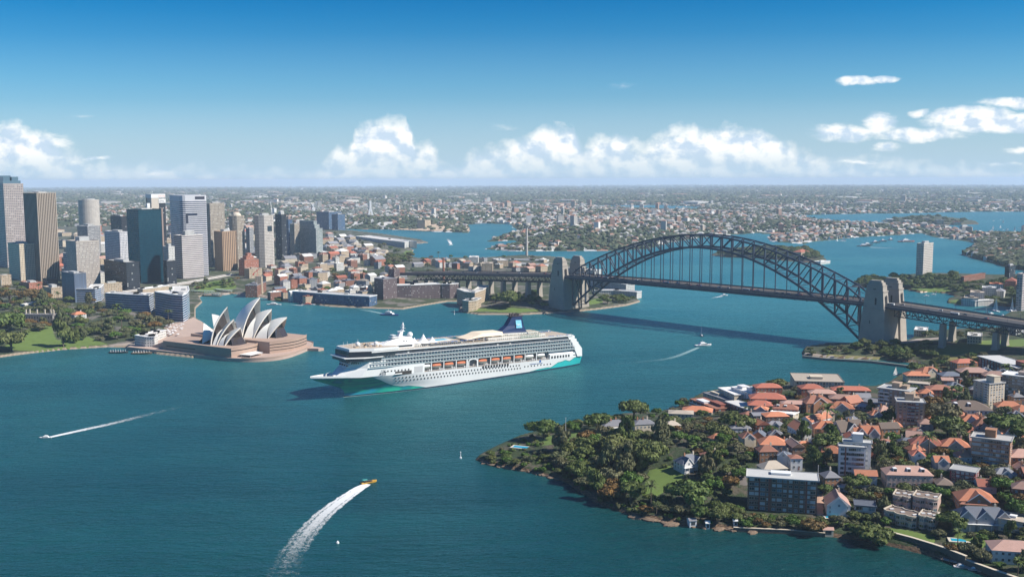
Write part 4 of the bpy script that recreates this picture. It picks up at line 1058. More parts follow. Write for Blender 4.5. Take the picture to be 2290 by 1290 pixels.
def tree_kind(kind, seed, shape='dome', nl=11, nq=150, parts=True, leaf=.055):
    """unit tree: crown radius 1, height 1"""
    r = random.Random(seed); m = MB(); tr = MB()
    if shape == 'dome':
        tr.cyl(0, 0, -.05, .40, .075, .05, 7)
        for k in range(nl):
            a = 2.399 * k + r.uniform(-.4, .4); q = 0 if k == 0 else math.sqrt(k / nl) * .74; lr = r.uniform(.30, .46)
            c = (q * math.cos(a), q * math.sin(a), .80 - .34 * q * q - r.uniform(0, .16)); rad = (lr, lr, lr * .42)
            lump(m, r, c, [x * .84 for x in rad]); leafquads(m, r, c, rad, nq, leaf)
            if k % 2: tr.beam((0, 0, .3), (c[0] * .8, c[1] * .8, c[2] - .05), .05)
    elif shape == 'tall':
        tr.cyl(0, 0, -.05, .75, .07, .03, 6)
        for k in range(nl):
            z = .28 + .62 * k / nl; q = .5 * (1 - abs(z - .5)); a = r.uniform(0, 6.3); lr = r.uniform(.34, .5) * (1.15 - z * .5)
            c = (q * math.cos(a), q * math.sin(a), z); rad = (lr, lr, lr * .34); lump(m, r, c, [x * .8 for x in rad]); leafquads(m, r, c, rad, nq, leaf)
    elif shape == 'pine':
        tr.cyl(0, 0, -.05, 1.0, .06, .015, 6)
        for k in range(13):
            z = .14 + .82 * k / 13; R = (1 - z) * .98 + .06
            for j in range(9):
                a = j * .7 + k * .3 + r.uniform(-.1, .1)
                for q in range(9):
                    f = (q + 1) / 9; p = Vector((R * f * math.cos(a), R * f * math.sin(a), z + .02 * f)); s = .075 * (1.1 - .5 * f)
                    t = Vector((math.cos(a + 1.57), math.sin(a + 1.57), r.uniform(-.25, .25))) * s * 1.5; b = Vector((math.cos(a), math.sin(a), r.uniform(-.12, .12))) * s
                    m.face([p - t - b, p + t - b, p + t + b, p - t + b])
    elif shape == 'palm':
        tr.cyl(0, 0, -.03, .80, .07, .045, 6)
        for j in range(20):
            a = j * 2.4; pr = Vector((0, 0, .80)); e = r.uniform(.1, 1.1)
            for q in range(5):
                f = (q + 1) / 5; p = Vector((f * math.cos(a), f * math.sin(a), .80 + .26 * e * math.sin(f * 2.2) - .16 * f * f)); w_ = .16 * (1.15 - f); s = Vector((-math.sin(a), math.cos(a), 0)) * w_
                m.face([pr - s * 1.1, pr + s * 1.1, p + s, p - s]); pr = p
    elif shape == 'bush':
        for k in range(6):
            a = r.uniform(0, 6.3); q = r.uniform(0, .55); lr = r.uniform(.35, .55); c = (q * math.cos(a), q * math.sin(a), .45); rad = (lr, lr, .42); lump(m, r, c, [x * .8 for x in rad], 7); leafquads(m, r, c, rad, 45, .10)
    co = m.build(kind + '_crown', FOL[kind if kind in FOL else 'fig']); to = tr.build(kind + '_trunk', BARK) if tr.f else None
    res = (co.data, to.data if to else None); bpy.data.objects.remove(co)
    if to: bpy.data.objects.remove(to)
    return res
TK = {}
for kind, shape, n_, kw in (('fig', 'dome', 4, {}), ('gum', 'dome', 3, dict(nl=12, nq=125, leaf=.052)), ('green', 'dome', 2, dict(nl=9)), ('rust', 'dome', 2, dict(nl=10, nq=130)), ('gum', 'tall', 2, dict(nq=95)), ('fig', 'tall', 2, dict(nq=115)), ('pine', 'pine', 1, {}), ('palm', 'palm', 1, {})):
    TK.setdefault((kind, shape), []).extend(tree_kind(kind, 11 + 7 * i + len(shape) * 3 + len(kind), shape, **kw) for i in range(n_))
TK[('fig', 'bush')] = [tree_kind('fig', 5, 'bush'), tree_kind('green', 6, 'bush'), tree_kind('gum', 8, 'bush')]
TNAME = dict(fig='fig_tree', gum='gum_tree', green='leafy_tree', rust='autumn_tree', pine='pine_tree', palm='palm_tree')
PLACED = []; FOOT = []; MERGE = {}; tr_ = random.Random(21)
def tree(kind, shape, x, y, z, r_, h, label, group=None, parts=True):
    cr, tk = tr_.choice(TK[(kind, shape)]); nm = 'shrub' if shape == 'bush' else TNAME[kind]
    a = tr_.uniform(0, 6.28); sc = (r_, r_ * tr_.uniform(.9, 1.1), h)
    if not parts:
        MERGE.setdefault(group.split(',')[0], []).append((cr, Matrix.Translation((x, y, z - .3)) @ Matrix.Rotation(a, 4, 'Z') @ Matrix.Diagonal((*sc, 1)))); PLACED.append((x, y, r_)); return
    if tk is None:
        o = ob(nm, cr, None, (x, y, z - .3)); o.rotation_euler = (0, 0, a); o.scale = sc
        if tk is not None: t = ob('trunk', tk, o)
    else:
        o = empty(nm, (x, y, z - .3), a); o.scale = sc; ob('crown', cr, o); ob('trunk', tk, o)
    tag(o, label, 'shrub' if shape == 'bush' else 'tree', group); PLACED.append((x, y, r_)); return o
def tpx(kind, shape, px, py, rpx, label, group=None, asp=1.25, parts=True):
    """a tree whose crown centre shows at (px, py) with half width rpx"""
    x, y, z = gp(px, py, 8); d = math.hypot(x, y); r_ = rpx * d / F; h = r_ * asp
    x, y, z = gp(px, py, h * (.62 if shape == 'dome' else .5)); r_ = rpx * math.hypot(x, y) / F
    return tree(kind, shape, x, y, z, r_, r_ * asp, label, group, parts)
def inpoly(px, py, poly):
    c = False; n = len(poly)
    for i in range(n):
        a, b = poly[i], poly[(i + 1) % n]
        if (a[1] > py) != (b[1] > py) and px < a[0] + (py - a[1]) * (b[0] - a[0]) / (b[1] - a[1]): c = not c
    return c
def clear(x, y, r_, k=.62, foot=True):
    if any((x - a) ** 2 + (y - b) ** 2 < (k * (r_ + q)) ** 2 for a, b, q in PLACED): return False
    return not foot or all(abs(lx) > hx + r_ * .55 or abs(ly) > hy + r_ * .55 for lx, ly, hx, hy in (((x - a) * c + (y - b) * s, -(x - a) * s + (y - b) * c, hx, hy) for a, b, hx, hy, c, s in FOOT))
def foot(cx, cy, hx, hy, ang): FOOT.append((cx, cy, hx, hy, math.cos(ang), math.sin(ang)))
def fill(poly, n, kinds, rr, label, group, asp=(1.1, 1.5), parts=True, k=.62, tries=30, seed=1, fty=True):
    r = random.Random(seed); x0, x1 = min(p[0] for p in poly), max(p[0] for p in poly); y0, y1 = min(p[1] for p in poly), max(p[1] for p in poly); c = 0
    for _ in range(n * tries):
        if c >= n: break
        px, py = r.uniform(x0, x1), r.uniform(y0, y1)
        if not inpoly(px, py, poly): continue
        x, y, z = gp(px, py); r_ = r.uniform(*rr)
        if z < .8 or not clear(x, y, r_, k, fty): continue
        kd, sh = r.choice(kinds); lb = label[kd] if isinstance(label, dict) else label
        tree(kd, sh, x, y, z, r_, r_ * (r.uniform(*asp) if sh == 'dome' else (1.0 if sh == 'bush' else r.uniform(2.0, 2.8))), lb, group + ', ' + TNAME[kd].replace('_', ' ') if kd in TNAME else group, parts); c += 1
    return c
def merged(group, name, label):
    V, LI, LT, off = [], [], [], 0
    for me, M in MERGE.pop(group):
        v = np.empty(len(me.vertices) * 3, np.float32); me.vertices.foreach_get('co', v); v = v.reshape(-1, 3) @ np.array(M.to_3x3()).T + np.array(M.translation)
        li = np.empty(len(me.loops), np.int32); me.loops.foreach_get('vertex_index', li); lt = np.empty(len(me.polygons), np.int32); me.polygons.foreach_get('loop_total', lt)
        V.append(v); LI.append(li + off); LT.append(lt); off += len(v)
    V, LI, LT = map(np.concatenate, (V, LI, LT)); me = bpy.data.meshes.new(name); me.vertices.add(len(V)); me.vertices.foreach_set('co', V.ravel().astype(np.float32))
    me.loops.add(len(LI)); me.loops.foreach_set('vertex_index', LI); me.polygons.add(len(LT)); me.polygons.foreach_set('loop_start', np.concatenate([[0], np.cumsum(LT)[:-1]]).astype(np.int32))
    me.materials.append(FOL['fig']); me.update(calc_edges=True); tag(ob(name, me), label, 'trees', kind='stuff')
# draped sheets: lawns, paths, roads
def drape(name, poly, m_, dz=.12, step=3.0, lift=0.0):
    P = np.array([gp(*q)[:2] for q in poly]); x0, y0 = P.min(0) - step; x1, y1 = P.max(0) + step
    xs = np.arange(x0, x1, step); ys = np.arange(y0, y1, step); X, Y = np.meshgrid(xs, ys); Q = np.stack([X.ravel(), Y.ravel()], 1)
    d = sdist(Q, P); z = np.max([l.h(Q) for l in LANDS], 0) + dz + lift
    z = np.where(d < 0, z - np.minimum(1.2, -d) * .5, z); i = np.arange(len(Q)).reshape(X.shape)
    q = np.stack([i[:-1, :-1], i[:-1, 1:], i[1:, 1:], i[1:, :-1]], -1).reshape(-1, 4); q = q[(d[q] > -.2).any(1)]
    if not len(q): return
    u = np.unique(q); mp = np.full(len(Q), -1); mp[u] = np.arange(len(u)); V = np.column_stack([Q, z])[u]
    o = ob(name, npmesh(name, V, mp[q], m_, smooth=True)); tag(o, kind='structure'); return o
GRASS = mat('lawn_grass', (.115, .175, .035), .9, noise=.28, ns=.12)
DRYG = mat('dry_grass', (.22, .20, .07), .9, noise=.2, ns=.1)
PATH = mat('path', (.36, .30, .25), .9, noise=.15, ns=.2)
SAND = mat('sand', (.55, .42, .30), .9, noise=.1, ns=.3)
drape('lawn', [(2, 778), (60, 742), (118, 735), (128, 760), (200, 752), (245, 770), (150, 778), (60, 786)], GRASS, step=4)
drape('lawn', [(62, 728), (118, 727), (120, 745), (62, 748)], GRASS, step=4)
drape('path', [(245, 771), (300, 765), (345, 762), (360, 785), (300, 776), (246, 775)], PATH, dz=.2, step=4)
drape('forecourt', [(340, 765), (380, 725), (440, 712), (500, 722), (520, 740), (450, 765), (372, 785)], mat('forecourt_paving', (.44, .33, .27), .85, noise=.15, ns=.1), dz=.3, step=4)
drape('quay_promenade', [(480, 655), (560, 655), (640, 668), (660, 668), (660, 676), (560, 664), (500, 661)], PATH, dz=.25, step=4)
drape('lawn', [(1030, 692), (1090, 688), (1180, 690), (1220, 694), (1160, 700), (1040, 699)], GRASS, step=4)
drape('lawn', [(1316, 672), (1345, 666), (1350, 676), (1320, 682)], GRASS, step=4)
drape('lawn', [(430, 640), (520, 622), (530, 645), (440, 655)], GRASS, step=5)
drape('lawn', [(905, 560), (925, 563), (920, 572), (895, 575)], GRASS, step=6)
# ================================================================ city towers
NA = math.radians(44.4)
FS = {}
def fc(k, *a, **kw): FS[k] = facade('facade_' + k, *a, **kw); return FS[k]
fc('pink', (.46, .39, .36), bay=4.2, fl=3.9, fu=.72, fv=.42, pb=.1); fc('bronze', (.075, .06, .055), (.02, .02, .025), bay=2.6, fl=3.8, fu=1.1, fv=0.0, var=.1, pb=0)
fc('cream', (.62, .53, .40), (.10, .09, .08), bay=3.0, fl=3.7, fu=.52, fv=.5, pb=.1); fc('white', (.66, .66, .68), (.08, .10, .14), bay=3.1, fl=3.6, fu=.55, fv=.62, pb=.1)
fc('beige', (.50, .44, .38), (.09, .09, .10), bay=2.5, fl=3.7, fu=.5, fv=.72, pb=.2); fc('bands', (.68, .66, .66), (.025, .04, .08), bay=6, fl=4.1, fu=1.1, fv=.50, pb=0, var=.3)
fc('bands2', (.66, .60, .57), (.05, .05, .07), bay=5, fl=3.9, fu=1.1, fv=.42, pb=0, var=.3); fc('teal', (.006, .03, .04), (.003, .035, .06), bay=3.2, fl=3.9, fu=.93, fv=.86, rough=.08, pb=0, var=.14, wrough=.3)
fc('dark', (.04, .045, .055), (.015, .02, .03), bay=3, fl=3.8, fu=.8, fv=.6, pb=.04, var=.3); fc('slab', (.18, .20, .24), (.02, .05, .10), bay=1.6, fl=40, fu=.5, fv=1.1, pb=0)
fc('brownv', (.46, .31, .20), (.06, .045, .04), bay=4.4, fl=50, fu=.42, fv=1.1, pb=0, var=.1); fc('gold', (.45, .39, .31), (.05, .05, .06), bay=3.4, fl=3.5, fu=.5, fv=.7, pb=.1)
fc('grid', (.62, .57, .50), (.07, .06, .07), bay=3.0, fl=3.5, fu=.6, fv=.55, pb=.05); fc('greenish', (.40, .42, .40), (.06, .10, .11), bay=2.4, fl=3.3, fu=.7, fv=.62, pb=.25)
fc('quay', (.60, .62, .66), (.012, .04, .09), bay=3.6, fl=3.5, fu=1.1, fv=.66, pb=0, var=.5, rough=.1); fc('brick', (.26, .12, .08), (.04, .045, .05), bay=3.0, fl=3.4, fu=.42, fv=.5, pb=.2)
fc('sand', (.48, .38, .27), (.05, .05, .05), bay=3.2, fl=3.8, fu=.4, fv=.5, pb=.2); fc('grey', (.34, .34, .35), (.05, .06, .07), bay=3, fl=3.5, fu=.6, fv=.5, pb=.2)
fc('wht', (.62, .60, .56), (.06, .07, .08), bay=3.2, fl=3.3, fu=.45, fv=.48, pb=.2); fc('red', (.42, .17, .11), (.05, .05, .05), bay=3, fl=3.5, fu=.4, fv=.45, pb=.2); fc('blue', (.10, .14, .20), (.03, .07, .14), bay=3, fl=3.5, fu=.85, fv=.7, pb=.05)
fc('ware', (.16, .12, .12), (.03, .03, .04), bay=2.6, fl=3.6, fu=.5, fv=.5, pb=.15)
CROWN = mat('crown_glass', (.10, .17, .22), .25)
def sy(fr, px, x, z, lo=0, hi=200):
    f = lambda y: fr.p(x, y, z)[0] - px; a = f(lo)
    for _ in range(40):
        m_ = (lo + hi) / 2; c = f(m_)
        if (c > 0) == (a > 0): lo = m_
        else: hi = m_
    return (lo + hi) / 2
def plant(par, a, b, z, seed, big=1.0):
    r = random.Random(seed); m = MB()
    m.prism([(a * .28, b * .28), (a * .72, b * .28), (a * .72, b * .70), (a * .28, b * .70)], z, z + 4.2 * big)
    for _ in range(4): x, y = r.uniform(.12, .8) * a, r.uniform(.12, .8) * b; m.box(x, x + 3, y, y + 2.5, z, z + r.uniform(1, 2.6))
    m.build('roof_plant', FLAT, par)
def tower(name, label, xl, xc, xr, yt, yb, style, gz=9, rot=0, pl=1.0, cham=0, roof=None, group='towers of the city centre', seed=0, parapet=True):
    O = un(xc, yb, gz); fr = Fr(O, NA + math.radians(rot)); a = fr.sx(xr, 0, gz + 40, 0, 220); b = sy(fr, xl, 0, gz + 40); z1 = zat(*O, yt)
    c = cham; poly = [(0, 0), (a, 0), (a, b), (0, b)] if not c else [(c, 0), (a - c, 0), (a, c), (a, b - c), (a - c, b), (c, b), (0, b - c), (0, c)]
    m = MB(); m.prism(poly, 0, z1 - gz + 8, top=1); e = m
    o = m.build(name, [FS[style], roof or FLAT]); o.location = (O[0], O[1], gz - 8); o.rotation_euler = (0, 0, fr.a)
    tag(o, label, 'building', group); H = z1 - gz + 8
    if parapet:
        m = MB(); n = len(poly)
        for i in range(n): m.beam((*poly[i], H + .5), (*poly[(i + 1) % n], H + .5), .8, 1.6)
        m.build('parapet', FS[style], o)
    if pl: plant(o, a, b, H, int(xc * 7), pl)
    cx, cy = fr.w(a / 2, b / 2); foot(cx, cy, a / 2, b / 2, fr.a); return o, fr, a, b, H, z1
def rtower(name, label, xc, rp, yt, yb, style, gz=9, n=28, sx=1.0, group='towers of the city centre', roof=None):
    x, y = un(xc, yb, gz); d = y; r_ = rp * d / F; y += r_ * .8; z1 = zat(x, y - r_, yt)
    m = MB(); H = z1 - gz + 8; poly = [(r_ * math.cos(2 * math.pi * i / n), r_ * sx * math.sin(2 * math.pi * i / n)) for i in range(n)]
    m.prism(poly, 0, H, top=1); o = m.build(name, [FS[style], roof or FLAT]); o.location = (x, y, gz - 8); tag(o, label, 'building', group); foot(x, y, r_, r_, 0)
    m = MB(); m.cyl(0, 0, H, H + 3, r_ * .6, n=14); m.build('roof_plant', FLAT, o); return o, r_, H
T = tower
t, fr, a, b, H, z1 = T('office_tower', 'tallest pink stone tower with a stepped blue glass crown, at the far left', -42, 18, 60, 412, 604, 'pink', pl=0)
m = MB()
for x0, x1, y0, y1, h in ((.05, .95, .05, .95, 8), (.12, .45, .08, .9, 17), (.55, .88, .08, .9, 17), (.2, .8, .3, .7, 20)): m.box(a * x0, a * x1, b * y0, b * y1, H, H + h)
m.build('crown', CROWN, t)
t, fr, a, b, H, z1 = T('office_tower', 'dark bronze tower with pale vertical fins from top to bottom', 60, 93, 133, 434, 640, 'bronze', pl=1.0)
m = MB()
for k in range(12): m.box(a * k / 11.5, a * k / 11.5 + 1.5, -.6, 0, -1, H + 3.5); m.box(-.6, 0, b * k / 11.5, b * k / 11.5 + 1.5, -1, H + 3.5)
m.build('fins', mat('bronze_fins', (.46, .38, .30), .6), t)
T('office_block', 'cream grid office block in front of the tall pink tower', 20, 48, 82, 547, 640, 'cream', pl=1.0)
rtower('round_tower', 'pale cylindrical tower with a fine grid standing alone behind the fin tower', 196, 22, 447, 560, 'grid')
T('office_block', 'plain grey slab building at the foot of the cylindrical tower', 175, 200, 226, 506, 600, 'grey', parapet=False)
T('office_block', 'beige gridded tower with roof cabins, in front of the cylindrical tower', 150, 175, 224, 541, 652, 'beige', pl=2.0)
rtower('round_office', 'low rounded office building with pale bands, left of the beige gridded tower', 157, 19, 566, 640, 'bands2', n=8)
T('office_slab', 'slate blue slab with one pale side rising behind the garden trees', 138, 169, 193, 613, 683, 'slab', pl=.6)
T('hotel_block', 'white gridded hotel block with bright right side, left of the teal glass tower', 236, 272, 293, 520, 625, 'white', pl=1.0, group=None)
T('office_tower', 'black topped tower half hidden behind the white hotel block', 250, 276, 289, 485, 590, 'dark')
t, fr, a, b, H, z1 = T('glass_tower', 'dark teal glass tower with two flat reflective sides', 288, 316, 368, 470, 640, 'teal', pl=.7)
m = MB(); m.box(a - 2.5, a + .6, -.9, b * .2, -1, H + 3); m.build('edge_fin', mat('brown_stone', (.30, .22, .19), .7), t)
t, fr, a, b, H, z1 = T('office_tower', 'narrow tower with a white sign box on top behind the teal glass tower', 331, 345, 374, 443, 600, 'dark', pl=0)
m = MB(); m.box(-.6, a * .52, -.7, b * .8, -1, H + 2); m.build('stone_side', mat('pale_stone', (.56, .50, .42), .8), t)
m = MB(); m.box(-1, a, -1, b, H, H + 9); m.box(a * .5, a + .4, -1.4, -1.0, H - 12, H - 2); m.build('sign_box', WHITE, t)
m = MB(); m.box(a * .45, a * .98, -1.3, -1.02, H + 1.6, H + 7.6); m.build('sign_panel', mat('sign_white', (.85, .85, .85), .5), t)
def wtext(s_, size, par, loc, rot, m_):
    cu = bpy.data.curves.new('lettering', 'FONT'); cu.body = s_; cu.size = size; cu.extrude = .05
    o = bpy.data.objects.new('tmp', cu); COL.objects.link(o); dg = bpy.context.evaluated_depsgraph_get(); me = bpy.data.meshes.new_from_object(o.evaluated_get(dg)); bpy.data.objects.remove(o)
    me.materials.clear(); me.materials.append(m_); q = ob('lettering', me, par, loc); q.rotation_euler = rot; return q
wtext('suncorp', 5.2, t, (a * .47, -1.4, H + 3), (math.pi / 2, 0, 0), mat('sign_orange', (.70, .22, .06), .5))
wtext('KPMG', 5.0, t, (a * .52, -1.5, H - 9.5), (math.pi / 2, 0, 0), mat('sign_dark', (.12, .12, .14), .5))
m = MB(); m.box(-10, -3, 2, 8, H * .6, H - 12); m.build('white_lift_shaft', WHITE, t)
# the big banded tower with curved corner and gaps
O = un(411, 624, 9); fr = Fr(O, NA - math.radians(12)); A_, B_ = fr.sx(466, 0, 60, 0, 220), sy(fr, 384, 0, 60)
poly = [(9, 0), (A_ - 2, 0), (A_, 2), (A_, B_), (0, B_), (0, 12), (1.2, 6), (4, 2.2)]; z1 = zat(*fr.w(9, 0), 449)
m = MB(); m.prism(poly, 0, z1 - 1, top=1); t = m.build('office_tower', [FS['bands'], FLAT]); t.location = (O[0], O[1], 1); t.rotation_euler = (0, 0, fr.a); tag(t, 'broad white tower with black window bands, two gaps and a curved corner', 'building', 'towers of the city centre')
m = MB(); m.prism(poly, z1 - .99, z1 + 10); m.build('solid_crown', mat('crown_white', (.62, .62, .64), .6), t)
m = MB(); m.box(A_ * .55, A_ - 4, -.12, 5, z1 + 1.5, z1 + 7.5); m.box(10, A_ * .62, -.1, 3, z1 * .82, z1 * .835); m.box(9, 14, -.1, 4, z1 * .72, z1 * .84); m.build('recess', mat('recess_dark', (.03, .035, .06), .8), t)
cx, cy = fr.w(A_ / 2, B_ / 2); foot(cx, cy, A_ / 2, B_ / 2, fr.a)
T('office_block', 'white tower with thin dark bands, lower and in front of the broad banded tower', 391, 410, 455, 528, 629, 'bands2', pl=2.2)
T('apartment_tower', 'tall beige gridded tower with a plain flat top right of the broad banded tower', 463, 474, 505, 456, 600, 'gold')
T('office_tower', 'brown tower with bold vertical stripes facing the quay', 480, 500, 530, 519, 611, 'brownv', pl=1.2)
t, fr, a, b, H, z1 = T('hotel_tower', 'golden beige tower with rounded domed cap behind the striped brown tower', 511, 527, 552, 484, 604, 'gold', cham=7, pl=0)
m = MB(); m.ball(a / 2, b / 2, H, a * .36, a * .30, 12, half=True); m.build('domed_cap', mat('cap_cream', (.62, .55, .44), .7), t)
t, fr, a, b, H, z1 = T('office_tower', 'pale tower with rounded corners and close square window grid near the old quarter', 566, 586, 618, 483, 604, 'grid', cham=9, pl=1.3)
m = MB(); m.box(a * .45, a * .75, -.3, .2, H - 36, H - 24); m.build('glass_panel', GLASS, t)
T('apartment_tower', 'dark green glass tower with a red roof cabin', 617, 632, 642, 481, 585, 'dark', pl=1.5)
T('apartment_tower', 'slim grey blue apartment tower between the gridded tower and the stepped one', 640, 647, 655, 492, 573, 'blue', pl=0)
T('apartment_tower', 'slim beige apartment tower with a bright right side', 649, 660, 671, 502, 576, 'gold', pl=.8)
t, fr, a, b, H, z1 = T('apartment_tower', 'wide stepped apartment tower, rightmost of the high towers of the city', 669, 708, 722, 512, 577, 'greenish', pl=0)
m = MB(); m.prism([(0, 6), (a * .75, 6), (a * .75, b), (0, b)], H, H + 12); m.prism([(0, 10), (a * .5, 10), (a * .5, b - 4), (0, b - 4)], H + 12, H + 21); m.build('upper_storeys', FS['greenish'], t)
T('apartment_tower', 'grey block squeezed behind the golden domed tower', 551, 560, 568, 512, 590, 'grey')
T('office_tower', 'blue glass office block far beyond the old quarter', 708, 736, 764, 475, 517, 'blue', gz=6); T('office_tower', 'second blue glass block standing to the right of the first one', 742, 756, 772, 480, 519, 'blue', gz=6)
T('office_block', 'low dark glass offices in shade between the white hotel and teal tower', 233, 285, 312, 588, 655, 'dark'); T('office_block', 'dark banded office right of the foot of the teal glass tower', 366, 375, 394, 585, 642, 'dark')
T('office_block', 'white stepped building between the teal tower and the broad banded tower', 366, 380, 392, 553, 640, 'wht', pl=1.5)
T('office_block', 'cream classical building with a green roof edge left of the teal tower', 223, 232, 272, 636, 664, 'sand', roof=mat('copper', (.16, .32, .27), .7))
T('sandstone_building', 'ochre stone building at the far left edge above the garden', -8, 3, 24, 617, 648, 'sand', pl=.5); T('red_building', 'red brick civic building behind the autumn coloured trees', 44, 66, 93, 634, 655, 'red', pl=.8)
T('sandstone_building', 'brown stone building with a pale roof cabin beside the slate blue slab', 94, 116, 139, 645, 673, 'sand', pl=1.2); T('office_block', 'narrow dark building behind the red brick civic building', 95, 105, 128, 625, 650, 'dark', pl=0)
# quay apartment blocks
def bent(name, label, pts, yt, style, depth=20, gz=5, cap=WHITE):
    """a long block whose front foot follows picture points; the depth goes away from the viewer"""
    W = [un(x, y, gz) for x, y in pts]; W2 = []
    for i, p in enumerate(W):
        q0, q1 = W[max(0, i - 1)], W[min(len(W) - 1, i + 1)]; dx, dy = q1[0] - q0[0], q1[1] - q0[1]; l = math.hypot(dx, dy); W2.append((p[0] - dy / l * depth, p[1] + dx / l * depth))
    O = W[0]; poly = [(p[0] - O[0], p[1] - O[1]) for p in W + W2[::-1]]; H = zat(*W[len(W) // 2], yt) - gz
    m = MB(); m.prism(poly, -5, H, top=1); o = m.build(name, [FS[style], PALE]); o.location = (*O, gz); tag(o, label, 'building')
    m = MB(); n = len(poly)
    for i in range(n): m.beam((*poly[i], H + .4), (*poly[(i + 1) % n], H + .4), 1.3, 1.3)
    m.build('roof_edge', cap, o)
    c = [sum(p[i] for p in poly) / n for i in (0, 1)]; m = MB()
    for k in range(4): t_ = .2 + .2 * k; i = min(len(W) - 2, int(t_ * (len(W) - 1))); px_ = (W[i][0] + W2[i][0]) / 2 - O[0]; py_ = (W[i][1] + W2[i][1]) / 2 - O[1]; m.box(px_, px_ + 7, py_, py_ + 5, H, H + 2.6)
    m.build('roof_plant', FLAT, o)
    for i in range(len(W) - 1): foot((W[i][0] + W2[i + 1][0]) / 2, (W[i][1] + W2[i + 1][1]) / 2, math.dist(W[i], W[i + 1]) / 2, depth / 2, math.atan2(W[i + 1][1] - W[i][1], W[i + 1][0] - W[i][0]))
    return o
bent('quay_apartments', 'low white roofed glass block directly right of the slate blue slab', [(172, 688), (214, 688), (228, 684), (234, 676)], 643, 'quay')
bent('quay_apartments', 'long banded glass apartments behind the garden, middle of the three quay blocks', [(237, 700), (290, 704), (335, 706), (345, 699)], 661, 'quay')
bent('quay_apartments', 'tall banded apartment block with a rounded end beside the quay water', [(348, 709), (385, 717), (410, 719), (420, 713), (425, 704), (423, 694)], 656, 'quay', depth=24)
# raised roadway and railway station at the quay
def ribbon(name, pts, zz, w_, th, m_, label, cat, piers=True):
    W = [un(x, y, zz) for x, y in pts]; m = MB(); O = W[0]
    R = []
    for i, p in enumerate(W):
        q0, q1 = W[max(0, i - 1)], W[min(len(W) - 1, i + 1)]; dx, dy = q1[0] - q0[0], q1[1] - q0[1]; l = math.hypot(dx, dy); nx, ny = -dy / l * w_, dx / l * w_
        x, y = p[0] - O[0], p[1] - O[1]; R.append([(x, y, zz), (x, y, zz + th), (x + nx, y + ny, zz + th), (x + nx, y + ny, zz)])
    m.loft(R); o = m.build(name, m_); o.location = (*O, 0); tag(o, label, cat)
    m = MB()
    for A, B in zip(R, R[1:]): m.beam((A[1][0], A[1][1], A[1][2] + .5), (B[1][0], B[1][1], B[1][2] + .5), .5, 1); m.beam((A[2][0], A[2][1], A[2][2] + .5), (B[2][0], B[2][1], B[2][2] + .5), .5, 1)
    m.build('barrier', PALE, o)
    if piers:
        m = MB()
        for A, B in zip(R, R[1:]):
            for k in range(4): t_ = k / 4; x = A[0][0] + (B[3][0] - A[0][0]) * t_; y = A[0][1] + (B[3][1] - A[0][1]) * t_; m.box(x, x + 2, y, y + 2, 0, zz)
        m.build('piers', PALE, o)
    return o
ribbon('elevated_road', [(262, 659), (330, 650), (400, 639), (470, 627), (533, 615)], 12, 16, 2.2, mat('concrete_road', (.36, .32, .29), .9, noise=.15, ns=.1), 'long pale elevated road crossing in front of the city towers', 'road')
bent('rail_station', 'cream station building under the elevated road behind the quay apartments', [(320, 664), (350, 660), (378, 655)], 643, 'sand', depth=14)
bent('rail_station', 'low white ferry station hall at the right end of the quay apartments', [(379, 665), (405, 661), (422, 658)], 648, 'wht', depth=12)
GRF = mat('wharf_roof', (.33, .42, .36), .7, noise=.1)
def wharf(px0, py0, px1, py1, w_, label, h=5, roof=GRF, cat='wharf'):
    a, b = un(px0, py0, 2), un(px1, py1, 2); ang = math.atan2(b[1] - a[1], b[0] - a[0]); L = math.dist(a, b); r = empty('wharf', (*a, 0), ang); tag(r, label, cat)
    m = MB(); m.box(0, L, -w_ / 2, w_ / 2, .8, 1.9); [m.cyl(x, y, -3, .8, .4, n=6) for x in np.arange(2, L, 6) for y in (-w_ / 2 + .6, w_ / 2 - .6)]; m.build('deck', TIMBER, r)
    m = MB(); m.box(2, L - 2, -w_ * .38, w_ * .38, 1.9 + h - .5, 1.9 + h); m.build('roof', roof, r)
    m = MB(); [m.box(x, x + .4, y - .2, y + .2, 1.9, 1.4 + h) for x in np.arange(3, L - 2, 5) for y in (-w_ * .34, w_ * .34)]; m.build('posts', WHITE, r); return r
wharf(424, 655, 480, 656, 12, 'green roofed ferry wharf nearest to the rounded apartment block'); wharf(455, 660, 494, 661, 9, 'green roofed ferry wharf standing furthest out in the quay'); wharf(480, 651, 520, 655, 9, 'green roofed ferry wharf nearest to the brick museum')
wharf(1168 - 215, 672, 984, 664, 7, 'long narrow pontoon at the end of the old quarter', h=0.6, roof=TIMBER); wharf(882, 688, 912, 681, 6, 'dark pontoon lined with bollards in front of the old warehouses', h=.6, roof=TIMBER)
